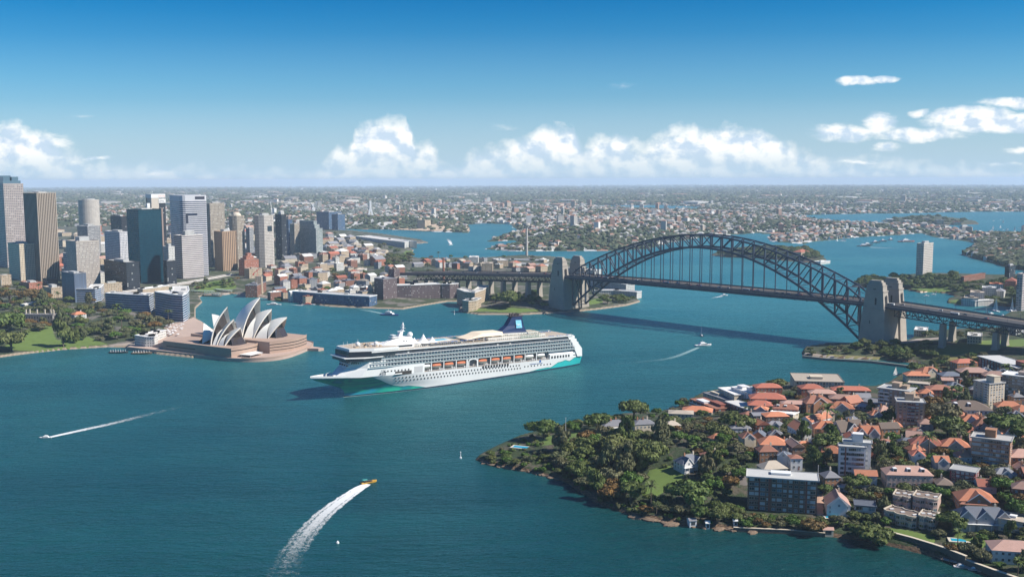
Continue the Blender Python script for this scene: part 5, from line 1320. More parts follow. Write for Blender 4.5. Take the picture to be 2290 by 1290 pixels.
# ================================================================ low buildings
ROOFC = dict(red=mat('roof_red', (.42, .14, .09), .8, noise=.22, ns=.5), orange=mat('roof_orange', (.50, .195, .105), .8, noise=.2, ns=.5), rust=mat('roof_rust', (.34, .15, .10), .85, noise=.22, ns=.5), pink=mat('roof_pink', (.42, .26, .21), .85, noise=.2, ns=.5),
             grey=mat('roof_grey', (.24, .24, .26), .75, noise=.2, ns=.5), white=mat('roof_white', (.72, .71, .68), .7, noise=.12, ns=.3), brown=mat('roof_brown', (.20, .15, .12), .85, noise=.2, ns=.5), slate=mat('roof_slate', (.15, .17, .21), .6, noise=.2, ns=.5), beige=mat('roof_beige', (.42, .36, .29), .85, noise=.15, ns=.4))
def low(px, py, w_, d_, h, roof, wall, rot=0, kind='flat', label=None, name='building', group=None, cat='building'):
    x, y, z = gp(px, py, h); a = NA + math.radians(rot); x, y = x + .01, y
    m = MB(); P = [(-w_ / 2, -d_ / 2), (w_ / 2, -d_ / 2), (w_ / 2, d_ / 2), (-w_ / 2, d_ / 2)]
    m.prism(P, -4, h, top=1 if kind == 'flat' else 0); o = m.build(name, [FS[wall], ROOFC[roof]]); o.location = (x, y, z); o.rotation_euler = (0, 0, a); tag(o, label, cat, group)
    m = MB()
    if kind == 'flat':
        for i in range(4): m.beam((*P[i], h + .3), (*P[(i + 1) % 4], h + .3), .5, .9)
        m.box(-w_ * .2, w_ * .05, -d_ * .2, d_ * .1, h, h + 2.4); m.box(w_ * .2, w_ * .3, d_ * .1, d_ * .3, h, h + 1.4); m.build('parapet', ROOFC[roof], o)
    else:
        if w_ < d_: P = P[1:] + P[:1]
        m.hip(P, h + .002, min(w_, d_) * .28, .5, gable=(kind == 'gable'), mg=1); ro = m.build('roof', [ROOFC[roof], FS[wall]], o)
        m = MB(); m.box(w_ * .15, w_ * .15 + 1.1, -.6, .6, h + 1, h + min(w_, d_) * .28 + 1.6); m.build('chimney', FS[wall], ro)
    foot(x, y, w_ / 2, d_ / 2, a); return o
# museum, warehouses, terminal and others of the old quarter
o = low(572, 634, 66, 22, 20, 'grey', 'brick', 45, label='long brick art deco museum on the quay with a squat central tower')
m = MB(); m.prism([(-6, -12.5), (6, -12.5), (6, 0), (-6, 0)], 0, 34, taper=(.9, .9)); m.build('central_tower', FS['sand'], o)
t = low(556, 580, 34, 24, 34, 'pink', 'red', 0, label='pink stepped hotel terrace at the right of the striped brown tower'); m = MB(); m.box(-10, 8, -8, 8, 34, 42); m.box(-5, 4, -5, 5, 42, 48); m.build('upper_terraces', FS['red'], t)
low(566, 600, 30, 20, 20, 'beige', 'sand', 0, label='cream hotel wing with rows of balconies above the brick museum')
bent('ferry_terminal', 'long dark blue glass cruise terminal on the quay edge', [(655, 672), (700, 676), (760, 681), (826, 685)], 660, 'blue', depth=24, gz=3)
for k, x in enumerate((686, 694)):
    X_, Y_ = un(x, 673, 3); m = MB(); m.beam((0, 0, 2), (5, -1, 14), 2.2); q = m.build('light_fin', WHITE, None, loc=(X_, Y_, 3)); tag(q, ['left of two white slanting fins before the dark glass terminal', 'right of two white slanting fins before the dark glass terminal'][k], 'fin')
bent('brick_warehouse', 'long dark brick warehouse row with a white roof in front of the bridge approach', [(877, 672), (920, 671), (985, 668)], 638, 'ware', depth=20, gz=3)
bent('brick_warehouse', 'dark brick warehouse ending the row beside the chimney', [(988, 668), (1006, 668), (1026, 666)], 636, 'ware', depth=22, gz=3); low(862, 622, 30, 26, 34, 'grey', 'ware', 0, label='square dark gridded hotel block left of the long warehouse')
bent('curved_hotel', 'long curved brown hotel of stacked terraces beside the bridge tower', [(1022, 676), (1040, 684), (1062, 686), (1082, 678), (1094, 668)], 655, 'sand', depth=16, gz=3, cap=PALE)
bent('curved_hotel', 'lower curved terrace of the brown hotel on the waterfront', [(1034, 694), (1048, 696), (1066, 694), (1076, 688)], 672, 'sand', depth=12, gz=3, cap=PALE)
x, y, z = gp(992, 628); m = MB(); m.cyl(0, 0, -2, 45, 2.6, 1.9, 10); m.cyl(0, 0, 45, 46.5, 2.5, 2.5, 10); tag(m.build('chimney_stack', ROOFC['rust'], None, loc=(x, y, z)), 'tall slender brick chimney beside the long warehouse', 'chimney')
x, y, z = gp(828, 664); m = MB(); m.box(-5, 5, -5, 5, -3, 12); m.hip([(-5, -5), (5, -5), (5, 5), (-5, 5)], 12, 16, .4, ridge=.5); tag(m.build('church_spire', FS['sand'], None, loc=(x, y, z)), 'small brown church spire behind the right end of the glass terminal', 'church')
bent('pier_shed', 'long white roofed pier shed at the tip of the point beyond the bridge', [(1330, 662), (1372, 662), (1424, 666)], 650, 'wht', depth=18, gz=2); 
for k, (x0, y0, x1, y1) in enumerate(((1290, 640, 1400, 655), (1130, 601, 1215, 606), (1140, 592, 1222, 594), (1268, 612, 1330, 618))):
    bent('pier_shed', ['long grey pier shed directly behind the foot of the arch', 'long white pier shed just left of the left granite towers', 'second white pier shed behind the first by the left towers', 'pale pier shed seen between the left towers and the arch'][k], [(x0, y0), ((x0 + x1) / 2, (y0 + y1) / 2), (x1, y1)], y0 - 10, 'wht', depth=22, gz=2)
low(1118, 580, 60, 26, 14, 'white', 'sand', 60, label='wide orange and cream waterfront building with a bright roof beyond the approach'); low(1060, 574, 46, 22, 18, 'white', 'wht', 45, label='pale block with terracotta sides near the point beyond the approach'); low(1090, 588, 50, 24, 20, 'beige', 'sand', 45, label='long cream stepped block right behind the bridge approach road')
m = MB(); m.cyl(0, 0, -2, 78, 3.4, 2.8, 10); m.cyl(0, 0, 78, 82, 6.5, 9, 14); m.cyl(0, 0, 82, 87, 9, 8.4, 14); m.cyl(0, 0, 87, 98, .5, .3, 6); x, y, z = gp(1178, 572); tag(m.build('harbour_control_tower', mat('control_concrete', (.5, .46, .42), .8), None, loc=(x, y, z)), 'lone thin concrete lookout tower with a disc head left of the arch', 'tower')
bent('wharf_building', 'long pale wharf building with a white roof on the far inlet', [(795, 541), (850, 549), (905, 556), (918, 552)], 542, 'wht', depth=60, gz=2)
bent('shed', 'white exhibition shed left of the far inlet wharf', [(700, 560), (752, 560), (790, 556)], 550, 'wht', depth=40, gz=4)
# stone stair towers where the approach meets the old quarter
o = low(882, 602, 14, 16, 30, 'brown', 'ware', 0, label='square stone stair tower at the land end of the bridge approach'); 
# the low houses of the old quarter: a loop of small blocks
r = random.Random(9); adj = dict(red='red roofed', orange='orange roofed', rust='rust roofed', pink='pink roofed', grey='grey roofed', white='white roofed', brown='brown roofed', slate='slate roofed', beige='beige roofed')
wn_ = dict(brick='brick', sand='sandstone', grey='grey', wht='white', red='red walled', cream='cream', ware='dark brick')
zone = [(575, 598), (640, 582), (740, 574), (860, 585), (900, 600), (905, 625), (868, 640), (830, 664), (660, 664), (600, 655), (612, 625), (570, 610)]
zone2 = [(725, 520), (790, 528), (820, 548), (860, 560), (850, 582), (740, 572), (640, 580), (655, 563), (722, 545)]
zone3 = [(930, 580), (1060, 576), (1120, 576), (1225, 578), (1225, 600), (1100, 600), (1010, 590), (930, 590)]
zone4 = [(228, 500), (330, 500), (380, 540), (560, 580), (640, 545), (700, 540), (700, 515), (560, 500), (380, 500), (130, 500), (130, 600), (228, 620)]
used = {}
for zn, n_, wr, hr, place in ((zone, 86, (10, 24), (8, 17), 'in the old quarter'), (zone2, 60, (14, 34), (8, 20), 'left of the far inlet'), (zone3, 26, (12, 26), (7, 13), 'behind the approach road'), (zone4, 110, (18, 40), (10, 30), 'between the city towers')):
    x0, x1 = min(p[0] for p in zn), max(p[0] for p in zn); y0, y1 = min(p[1] for p in zn), max(p[1] for p in zn); c = 0
    for _ in range(n_ * 14):
        if c >= n_: break
        px, py = r.uniform(x0, x1), r.uniform(y0, y1)
        if not inpoly(px, py, zn): continue
        w_, d_, h = r.uniform(*wr), r.uniform(wr[0], wr[1] * .8), r.uniform(*hr); x, y, z = gp(px, py, h)
        if not all((x - a) ** 2 + (y - b) ** 2 > (max(hx, hy) * .8 + w_ * .55) ** 2 for a, b, hx, hy, _c, _s in FOOT): continue
        rf = r.choice(['white', 'white', 'grey', 'grey', 'rust', 'beige', 'beige', 'grey', 'pink', 'slate', 'red']); wl = r.choice(['wht', 'sand', 'brick', 'cream', 'red', 'grey', 'sand']); kd = r.choice(['flat', 'flat', 'hip', 'gable'])
        sz = 'small' if w_ < wr[0] + (wr[1] - wr[0]) * .4 else 'wide'
        lb = '%s %s %s building with a %s roof %s' % (sz, adj[rf], wn_[wl], dict(flat='flat', hip='hipped', gable='gabled')[kd], place)
        low(px, py, w_, d_, h, rf, wl, r.choice([0, 0, 8, -10, 20]), kd, lb, group='low buildings ' + place + ', ' + ' '.join((sz, rf, wl, kd))); c += 1

# tower cranes and masts
def crane(px, py, top, label, colour, jib=26, rz=.4, lean=0.0):
    x, y, z = gp(px, py); h = zat(x, y, top) - z; r_ = empty('tower_crane', (x, y, z), rz); tag(r_, label, 'crane'); m = MB()
    for a, b in ((-1, -1), (1, -1), (1, 1), (-1, 1)): m.beam((a, b, -2), (a, b, h), .5)
    for k in range(int(h / 5)): m.beam((-1, -1, k * 5), (1, 1, k * 5 + 5), .3); m.beam((1, -1, k * 5), (-1, 1, k * 5 + 5), .3)
    m.build('mast', colour, r_); m = MB(); e = (jib * math.cos(lean), 0, h + jib * math.sin(lean)); m.beam((-8, 0, h), e, .9, 1.2); m.box(-9, -6, -1.2, 1.2, h - 2.4, h); m.beam((0, 0, h), (0, 0, h + 7), .6); m.beam((0, 0, h + 7), e, .2); m.build('jib', colour, r_)
crane(610, 570, 472, 'pale tower crane with a raised jib beside the pale gridded tower', WHITE, 30, 1.9, .9); crane(577, 656, 612, 'red crane mast standing before the brick museum', mat('crane_red', (.5, .06, .04), .6), 10, .3, 1.2); crane(698, 520, 462, 'thin grey crane between the stepped tower and the blue glass blocks', DARKM, 36, 2.4, .8)
r = random.Random(12)
for px, py, top in ((14, 600, 376), (96, 625, 420), (196, 560, 436), (428, 610, 424), (350, 600, 412), (588, 590, 462), (700, 565, 478)):
    pass
# ================================================================ the near headland: apartment blocks and houses
BRK = mat('brick_brown', (.20, .12, .085), .85, noise=.2, ns=.8); BRR = mat('brick_red', (.24, .085, .06), .85, noise=.2, ns=.8); BRO = mat('brick_orange', (.40, .20, .11), .85, noise=.18, ns=.8)
CRM = mat('render_cream', (.60, .52, .40), .8, noise=.1, ns=.5); WHR = mat('render_white', (.72, .71, .70), .7, noise=.08, ns=.5); GRY = mat('render_grey', (.40, .40, .41), .8, noise=.1, ns=.5); PNK = mat('render_pink', (.50, .36, .31), .8, noise=.12, ns=.5); TAN = mat('brick_tan', (.38, .28, .20), .85, noise=.15, ns=.8)
BLU = mat('window_pale', (.16, .22, .27), .12, spec=.8); BLD = mat('window_blind', (.50, .52, .52), .6); DKW = mat('window_dark', (.02, .026, .034), .1, spec=.8); FRM = mat('window_frame', (.62, .61, .58), .6)
WM = {}
def wmesh(w_, h_, tone):
    k = (round(w_, 1), round(h_, 1), tone)
    if k not in WM:
        m = MB(); m.box(-w_ / 2, w_ / 2, -.06, .3, 0, h_, 0); f = .09
        for a in ((-w_ / 2 - f, -w_ / 2), (w_ / 2, w_ / 2 + f), (-.05, .05)): m.box(a[0], a[1], -.12, .2, 0, h_, 1)
        m.box(-w_ / 2 - f, w_ / 2 + f, -.16, .2, -f * 1.3, -.003, 1); m.box(-w_ / 2 - f, w_ / 2 + f, -.12, .2, h_ + .003, h_ + f, 1)
        o = m.build('window', [(BLU, BLD, DKW)[tone], FRM]); WM[k] = o.data; bpy.data.objects.remove(o)
    return WM[k]
wr_ = random.Random(4)
def windows(par, x0, x1, y, z0, fl, nf, nc, ang=0.0, size=(1.7, 1.4), bal=(), tones=(0, 1, 2, 2), side=None, skip=0.0):
    """grid of windows on the wall from (x0, y) along x turned by ang about par's origin"""
    n = 0
    for f_ in range(nf):
        for c in range(nc):
            if wr_.random() < skip: continue
            u = x0 + (x1 - x0) * (c + .5) / nc; z = z0 + f_ * fl + fl * .32; w_, h_ = size
            if c in bal: w_ *= 1.45; h_ *= 1.12
            o = ob('window', wmesh(w_, h_, wr_.choice(tones)), par)
            if side is None: o.location = (u, y, z)
            else: o.location = (side, u, z); o.rotation_euler = (0, 0, math.pi / 2 if side > 0 else -math.pi / 2)
            n += 1
    return n
def block(label, L, R_, yt, dep, wall, nf, nc, roof=FLAT, bal=(), sidew=2, name='apartment_block', size=(1.7, 1.4), slabs=None, plants=((.35, .6, .3, .7, 3),), over=.5, fins=None, skew=0, group=None, strips=()):
    a, b = gp(*L), gp(*R_); ang = math.atan2(b[1] - a[1], b[0] - a[0]); W_ = math.dist(a[:2], b[:2]); z = min(a[2], b[2]); H = zat(a[0], a[1], yt) - z
    root = empty(name, (a[0], a[1], z), ang); tag(root, label, 'building', group); fl = H / nf
    m = MB(); m.prism([(0, 0), (W_, 0), (W_, dep), (0, dep)], -5, H); m.build('walls', wall, root)
    m = MB(); m.prism([(-over, -over), (W_ + over, -over), (W_ + over, dep + over), (-over, dep + over)], H + .002, H + .45)
    for x0, x1, y0, y1 in ((-over, W_ + over, -over, -over + .3), (-over, W_ + over, dep + over - .3, dep + over), (-over, -over + .3, -over + .3, dep + over - .3), (W_ + over - .3, W_ + over, -over + .3, dep + over - .3)): m.box(x0, x1, y0, y1, H + .452, H + .9)
    m.build('roof', roof, root)
    for x0, x1, y0, y1, h in plants: m = MB(); m.box(x0 * W_, x1 * W_, y0 * dep, y1 * dep, H + .456, H + h); m.box(x0 * W_ - .3, x1 * W_ + .3, y0 * dep - .3, y1 * dep + .3, H + h + .003, H + h + .3); m.build('lift_house', wall if h > 2 else WHITE, root)
    windows(root, .8, W_ - .8, 0, 0, fl, nf, nc, size=size, bal=bal)
    if sidew: windows(root, 1, dep - 1, 0, 0, fl, nf, sidew, size=size, side=W_)
    if sidew: windows(root, 1, dep - 1, 0, 0, fl, nf, sidew, size=size, side=-0.0)
    if slabs:
        for f_ in range(1, nf):
            m = MB(); m.box(slabs[0] * W_, slabs[1] * W_, -1.3, -.01, f_ * fl - .12, f_ * fl + .12); m.box(slabs[0] * W_, slabs[1] * W_, -1.3, -1.2, f_ * fl + .123, f_ * fl + 1.05, 1); m.build('balcony', [FRM, slabs[2]], root)
    for s0, s1, mt in strips: m = MB(); m.box(s0 * W_, s1 * W_, -.25, -.002, -4, H - .01); m.build('brick_strip', mt, root)
    cx, cy = a[0] + math.cos(ang) * W_ / 2 - math.sin(ang) * dep / 2, a[1] + math.sin(ang) * W_ / 2 + math.cos(ang) * dep / 2; foot(cx, cy, W_ / 2, dep / 2, ang)
    return root, W_, dep, H, fl
block('wide seven storey brick block with a pale slab roof, nearest the water in front', (1671, 1139), (1826, 1151), 1066, 16, BRK, 7, 12, roof=mat('roof_slab', (.50, .50, .48), .8, noise=.12), bal=(0, 1, 2, 5, 10, 11), size=(2.0, 1.6), plants=((.34, .62, .45, .8, 1.6),), strips=((.16, .18, BRR), (.30, .33, BRR), (.83, .86, BRR)), over=1.2)
block('white six storey flats with brick strips and stepped roof, right of the wide brick block', (1875, 1062), (1934, 1064), 999, 9, WHR, 6, 6, bal=(1, 3, 4), size=(2.0, 1.7), slabs=(.55, .95, WHR), strips=((.22, .27, BRR),), plants=())
block('rear wing of the white six storey flats with a dark lift cabin on top', (1884, 1052), (1946, 1056), 988, 8, WHR, 6, 4, plants=((.3, .6, .1, .8, 4.5), (.34, .7, 0, .7, 6.0)), over=.8)
block('tall beige brick flats by the bay with stacks of dark balconies', (1962, 930), (2030, 938), 868, 18, TAN, 8, 6, slabs=(0.02, .38, WHR), bal=(0, 1), plants=((.35, .6, .4, .8, 4.5), (.68, .85, .4, .8, 3)), over=1.0)
block('brown brick tower with a white roof rim in front of the tall beige brick flats', (2005, 956), (2066, 958), 899, 16, TAN, 8, 6, slabs=(.38, .78, BRR), bal=(2, 3), plants=((.32, .62, .4, .8, 5.5), (.68, .85, .4, .8, 2.6)), over=.8)
block('pale cream ten storey tower with balconies down its bright side', (2175, 905), (2210, 915), 851, 17, CRM, 10, 3, sidew=5, size=(1.3, 1.2), plants=((.5, 1.0, .3, .7, 6),), over=.6, slabs=(.72, .98, WHR))
block('broad grey brown slab of flats at the right edge beside the cream tower', (2239, 888), (2330, 902), 838, 20, mat('brick_greybrown', (.30, .25, .22), .85, noise=.15, ns=.8), 8, 13, size=(1.9, 1.4), over=1.0, bal=(2, 5, 9), roof=ROOFC['white'])
block('long white roofed red brick block at the upper right edge by the park', (2187, 822), (2272, 838), 797, 24, BRR, 5, 12, size=(2.2, 1.5), roof=ROOFC['white'], over=1.2, plants=((.78, 1.0, .35, .9, 5.0),), sidew=4)
block('orange brick seven storey block with white window columns and a tall lift cabin', (2170, 1044), (2256, 1056), 978, 15, BRO, 7, 9, size=(2.2, 1.5), bal=(0, 1, 3, 4, 6, 7), plants=((.32, .6, .3, .75, 5.5),), over=.9, roof=mat('roof_slab2', (.42, .41, .39), .8))
block('dark red brick five storey flats with a low pale hipped roof', (2123, 1081), (2180, 1089), 1050, 13, mat('brick_dark_red', (.17, .045, .045), .85, noise=.15, ns=.8), 4, 5, size=(1.8, 1.3), plants=(), over=.6, roof=mat('roof_slab3', (.38, .38, .37), .8), slabs=(.7, .99, BRR))
block('white cubic flats block standing on the far shore of the headland', (1634, 889), (1694, 893), 866, 14, WHR, 5, 8, size=(1.1, 1.2), plants=((.1, .3, .3, .8, 2.8), (.45, .65, .3, .8, 4), (.75, .9, .3, .8, 2.4)), over=.2, roof=ROOFC['white'])
block('pale stone pavilion with a flat roof on the shore of the bay', (1778, 868), (1888, 866), 853, 40, CRM, 2, 16, size=(1.5, 2.2), plants=((.35, .6, .3, .55, 2.5),), over=.4, roof=ROOFC['beige'], sidew=6)
block('red and white balconied flats at the left end of the shore row', (1543, 916), (1600, 922), 893, 16, BRR, 4, 6, slabs=(0, .98, WHR), size=(1.8, 1.5), roof=ROOFC['rust'], plants=((.2, .5, .1, .5, 1.8), (.5, .9, .5, .9, 2.5)))
block('cream flats with grey flat roofs behind the red and white balconies', (1572, 893), (1632, 900), 879, 18, CRM, 3, 7, roof=ROOFC['grey'], plants=((.1, .4, .3, .8, 2.2),)); block('pale flats with a flat white roof left of the white cubic block', (1606, 890), (1642, 896), 868, 20, CRM, 4, 4, roof=ROOFC['white'], plants=())
block('low dark flats with a white roof and an orange side wall', (1622, 915), (1676, 919), 899, 14, BRR, 2, 7, roof=ROOFC['white'], plants=()); block('two storey house with wide flat white roof among the red roofs', (1723, 935), (1773, 941), 921, 12, CRM, 2, 5, roof=ROOFC['white'], plants=(), name='house')
block('square cream flat roofed house at the lower right edge', (2232, 1186), (2302, 1196), 1160, 15, CRM, 3, 4, size=(2.2, 1.4), roof=ROOFC['beige'], plants=((.3, .5, .4, .6, 1.4),), slabs=(.3, .98, WHR), name='house')
block('dark fronted modern house with a grey roof right of the gabled cottage', (1911, 1154), (1958, 1157), 1131, 12, GRY, 2, 3, size=(4, 2.1), roof=ROOFC['slate'], plants=(), name='house', sidew=0)
block('low open carport with a long white roof above the gabled cottage', (1874, 1098), (1912, 1102), 1089, 6, GRY, 1, 3, roof=ROOFC['white'], plants=(), name='carport', sidew=0)
block('sandy flats beside the bay with an ochre wall', (2030, 872), (2076, 876), 857, 12, CRM, 3, 5, roof=ROOFC['beige'], plants=(), name='apartment_block'); block('red walled block with a white dormered roof near the bay pier', (2104, 858), (2146, 862), 840, 16, BRR, 4, 5, roof=ROOFC['grey'], plants=((.3, .5, .3, .6, 3),), slabs=(0, .95, WHR))
block('plain grey roofed hall with a pale wall left of the tall beige flats', (1920, 918), (1960, 924), 898, 20, CRM, 2, 3, roof=ROOFC['grey'], plants=(), name='hall')
# two rows of curved terraces
def terrace(label, pts, yt, dep, nfl=2):
    P = [gp(*q) for q in pts]; z = min(p[2] for p in P); O = P[0]; root = empty('townhouse_terrace', (O[0], O[1], z)); tag(root, label, 'building', 'curved townhouse terraces'); front = []
    for p, q in zip(P, P[1:]):
        for k in range(6):
            t_ = k / 6; n = (-(q[1] - p[1]), q[0] - p[0]); l = math.hypot(*n); bu = -1.8 * math.sin(math.pi * t_); front.append((p[0] + (q[0] - p[0]) * t_ - O[0] + n[0] / l * bu, p[1] + (q[1] - p[1]) * t_ - O[1] + n[1] / l * bu))
    front.append((P[-1][0] - O[0], P[-1][1] - O[1])); d = (P[-1][0] - P[0][0], P[-1][1] - P[0][1]); l = math.hypot(*d); nx, ny = -d[1] / l * dep, d[0] / l * dep
    H = zat(O[0], O[1], yt) - z; back = [(x + nx, y + ny) for x, y in front[::-1]]; poly = front + back
    m = MB(); m.prism(poly, -4, H); m.build('walls', PNK, root); m = MB(); m.prism(poly, H + .002, H + .25); m.build('roof', ROOFC['brown'], root)
    m = MB(); n = len(poly)
    for i in range(n): m.beam((*poly[i], H + .45), (*poly[(i + 1) % n], H + .45), .7, .9)
    m.build('parapet', mat('parapet_cream', (.56, .48, .38), .8), root)
    for i in range(1, len(front) - 1, 2):
        a, b = front[i - 1], front[i + 1]; an = math.atan2(b[1] - a[1], b[0] - a[0])
        for f_ in range(nfl): o = ob('window', wmesh(2.2, 1.7, wr_.choice((0, 2, 2))), root); o.location = (front[i][0], front[i][1], f_ * H / nfl + .9); o.rotation_euler = (0, 0, an)
    for k in range(3): t_ = .2 + .3 * k; m = MB(); x, y = front[int(len(front) * t_)]; m.box(x + nx * .5 - 1, x + nx * .5 + 1.4, y + ny * .5 - .7, y + ny * .5 + .7, H + .252, H + .8); m.build('skylight', WHITE, root)
    cx, cy = O[0] + d[0] / 2 + nx / 2, O[1] + d[1] / 2 + ny / 2; foot(cx, cy, l / 2, dep / 2, math.atan2(d[1], d[0])); return root
terrace('upper row of curved brown roofed townhouses with cream parapets, left half', [(1996, 1133), (2018, 1136), (2036, 1138)], 1107, 13); terrace('upper row of curved brown roofed townhouses with cream parapets, right half', [(2040, 1137), (2068, 1142), (2096, 1144)], 1109, 13)
terrace('lower row of curved brown roofed townhouses above the lawn, left half', [(1976, 1160), (1998, 1168), (2024, 1176), (2048, 1180)], 1139, 11); terrace('lower row of curved brown roofed townhouses above the lawn, right half', [(2053, 1178), (2072, 1182), (2090, 1184)], 1152, 12)
# pitched houses
def house(label, px, py, w_, d_, h, kind, roof, wall, deg=0, pitch=.36, chim=1, gab=0, dorm=0, name='house', nf=2, ver=False, group=None):
    """(px, py): middle of the roof; w_ along the front"""
    x, y, z = gp(px, py, h + 1.5); a = math.radians(deg); root = empty(name, (x, y, z), a); tag(root, label, 'house', group)
    P = [(-w_ / 2, -d_ / 2), (w_ / 2, -d_ / 2), (w_ / 2, d_ / 2), (-w_ / 2, d_ / 2)]; m = MB(); m.prism(P, -5, h); m.build('walls', wall, root)
    Q = P if w_ >= d_ else P[1:] + P[:1]; rh = min(w_, d_) * pitch; m = MB(); m.hip(Q, h + .003, rh, .55, gable=(kind == 'gable'), ridge=.5 * min(w_, d_) / max(w_, d_), mg=1); ro = m.build('roof', [ROOFC[roof], wall], root)
    m = MB()      # ridge capping
    r0, r1 = ((-w_ / 2 + (d_ / 2 if kind != 'gable' else 0), 0), (w_ / 2 - (d_ / 2 if kind != 'gable' else 0), 0)) if w_ >= d_ else ((0, -d_ / 2 + (w_ / 2 if kind != 'gable' else 0)), (0, d_ / 2 - (w_ / 2 if kind != 'gable' else 0)))
    m.beam((*r0, h + rh), (*r1, h + rh), .35, .2); m.build('ridge_tiles', ROOFC['beige'] if roof != 'grey' else ROOFC['slate'], ro)
    for k in range(chim): m = MB(); cx, cy = (w_ * (.24 - .48 * k / max(1, chim - 1)) if w_ >= d_ else w_ * .1 * (-1) ** k, d_ * .06 * (-1) ** k if w_ >= d_ else d_ * (.24 - .48 * k / max(1, chim - 1))); m.box(cx - .55, cx + .55, cy - .45, cy + .45, h + rh * .3, h + rh + 1.3); m.box(cx - .3, cx + .3, cy - .2, cy + .2, h + rh + 1.303, h + rh + 1.8, 0); m.build('chimney', CRM if k == 0 else BRO, ro)
    for k in range(gab):          # cross gables facing the front
        gw = min(w_ / (gab + .4), d_ * .75); cx = -w_ / 2 + w_ * (k + .5) / gab; gh = rh * .85; y0 = -d_ / 2 - 1.0
        m = MB(); m.prism([(cx - gw / 2, y0), (cx + gw / 2, y0), (cx + gw / 2, -d_ / 2 + .5), (cx - gw / 2, -d_ / 2 + .5)], -4.5, h - .01)
        m.face([(cx - gw / 2, y0, h - .01), (cx + gw / 2, y0, h - .01), (cx, y0, h + gh)]); g_ = m.build('gable_wing', wall, root)
        m = MB(); e = .4; yb = 0.0
        for s in (-1, 1):
            q = [(cx + s * (gw / 2 + e), y0 - e, h - .1), (cx, y0 - e, h + gh + .25), (cx, yb, h + gh + .25), (cx + s * (gw / 2 + e), yb, h - .1)]; m.face(q if s < 0 else q[::-1]); m.face([(p[0], p[1], p[2] - .18) for p in (q[::-1] if s < 0 else q)])
            m.beam(q[0], q[1], .22, .5, 1)
        m.build('gable_roof', [ROOFC[roof], WHITE], g_); ob('window', wmesh(1.2, 1.4, 0), g_).location = (cx, y0, h - .4)
    for k in range(dorm): m = MB(); cx = w_ * (-.3 + .3 * k); m.box(cx - 1.2, cx + 1.2, -d_ * .34, -d_ * .1, h + rh * .25, h + rh * .8); m.box(cx - .9, cx + .9, -d_ * .34 - .06, -d_ * .34 - .003, h + rh * .35, h + rh * .72, 1); m.build('dormer', [WHR, GLASS], ro)
    fl = h / nf; windows(root, -w_ / 2 + .6, w_ / 2 - .6, -d_ / 2, .1, fl, nf, max(2, int(w_ / 3.2)), size=(1.15, 1.3), tones=(0, 2, 2)); windows(root, -d_ / 2 + .6, d_ / 2 - .6, 0, .1, fl, nf, max(2, int(d_ / 3.6)), size=(1.1, 1.3), side=w_ / 2, tones=(0, 2, 1)); windows(root, -d_ / 2 + .6, d_ / 2 - .6, 0, .1, fl, nf, max(2, int(d_ / 4)), size=(1.1, 1.3), side=-w_ / 2, tones=(0, 2, 2))
    m = MB(); m.box(w_ * .12, w_ * .12 + 1.1, -d_ / 2 - .08, -d_ / 2 + .1, 0, 2.2); m.build('door', BRR, root)
    if ver: m = MB(); m.prism([(-w_ / 2, -d_ / 2 - 2.6), (w_ / 2, -d_ / 2 - 2.6), (w_ / 2, -d_ / 2 - .01), (-w_ / 2, -d_ / 2 - .01)], 2.9, 3.1); [m.box(x_, x_ + .2, -d_ / 2 - 2.5, -d_ / 2 - 2.3, -3, 2.898) for x_ in np.linspace(-w_ / 2 + .1, w_ / 2 - .3, 6)]; m.build('veranda', WHITE, root)
    foot(x, y, w_ / 2, d_ / 2, a); return root
H = house
H('long white villa with a lilac grey hipped roof and four chimneys above the lawn', 1384, 943, 30, 15, 4, 'hip', 'grey', CRM, 12, .24, 4, name='villa', nf=1, ver=True); H('cream two storey wing at the right end of the white villa', 1437, 940, 17, 13, 8.5, 'hip', 'grey', CRM, 12, .22, 3, name='villa')
H('small cream cottage with a grey roof right of the white villa', 1502, 944, 12, 10, 5, 'hip', 'beige', CRM, 10, .3, 1); H('house with a huge plain orange roof near the villa', 1560, 912, 25, 16, 5, 'hip', 'orange', CRM, -14, .22, 0, nf=1); H('cream flat house with a sand coloured roof left of the plain orange roof', 1523, 917, 20, 14, 7, 'hip', 'beige', CRM, -10, .12, 0)
H('red hipped house right of the white cubic flats', 1716, 860, 24, 14, 8, 'hip', 'red', BRR, 0, .22, 0); H('wide red tiled roof in the middle of the shore row', 1716, 884, 30, 16, 7, 'hip', 'red', BRR, -8, .26, 1); H('smaller red roof directly below the wide red tiled roof', 1700, 899, 20, 13, 6, 'hip', 'red', CRM, -12, .26, 1); H('red roofed terrace with many small dormers', 1757, 907, 20, 11, 7, 'hip', 'rust', BRR, -18, .3, 2, dorm=2); H('long faded pink roof above the dormered terrace', 1783, 897, 26, 10, 7, 'hip', 'pink', BRR, -8, .24, 1)
H('bright orange roof on a dark brick block with a grey flat part beside it', 1733, 923, 19, 13, 8, 'hip', 'orange', BRK, 4, .2, 0); H('grey ribbed roof joined to the bright orange roofed brick block', 1704, 921, 17, 13, 7.6, 'gable', 'grey', BRK, 4, .1, 0)
H('dark brick house with a pink hipped roof in front of the stone pavilion', 1813, 862, 20, 14, 9, 'hip', 'red', BRR, 0, .24, 0); H('faded pink roofed flats between the stone pavilion and the tall beige flats', 1838, 873, 22, 12, 8, 'hip', 'pink', BRO, -6, .24, 1); H('long salmon roof reaching towards the tall beige flats', 1902, 866, 32, 13, 7, 'hip', 'red', BRR, -6, .22, 1); H('pale pink roof seen over the yellow tree', 1884, 885, 22, 13, 6, 'hip', 'pink', BRO, -12, .24, 1)
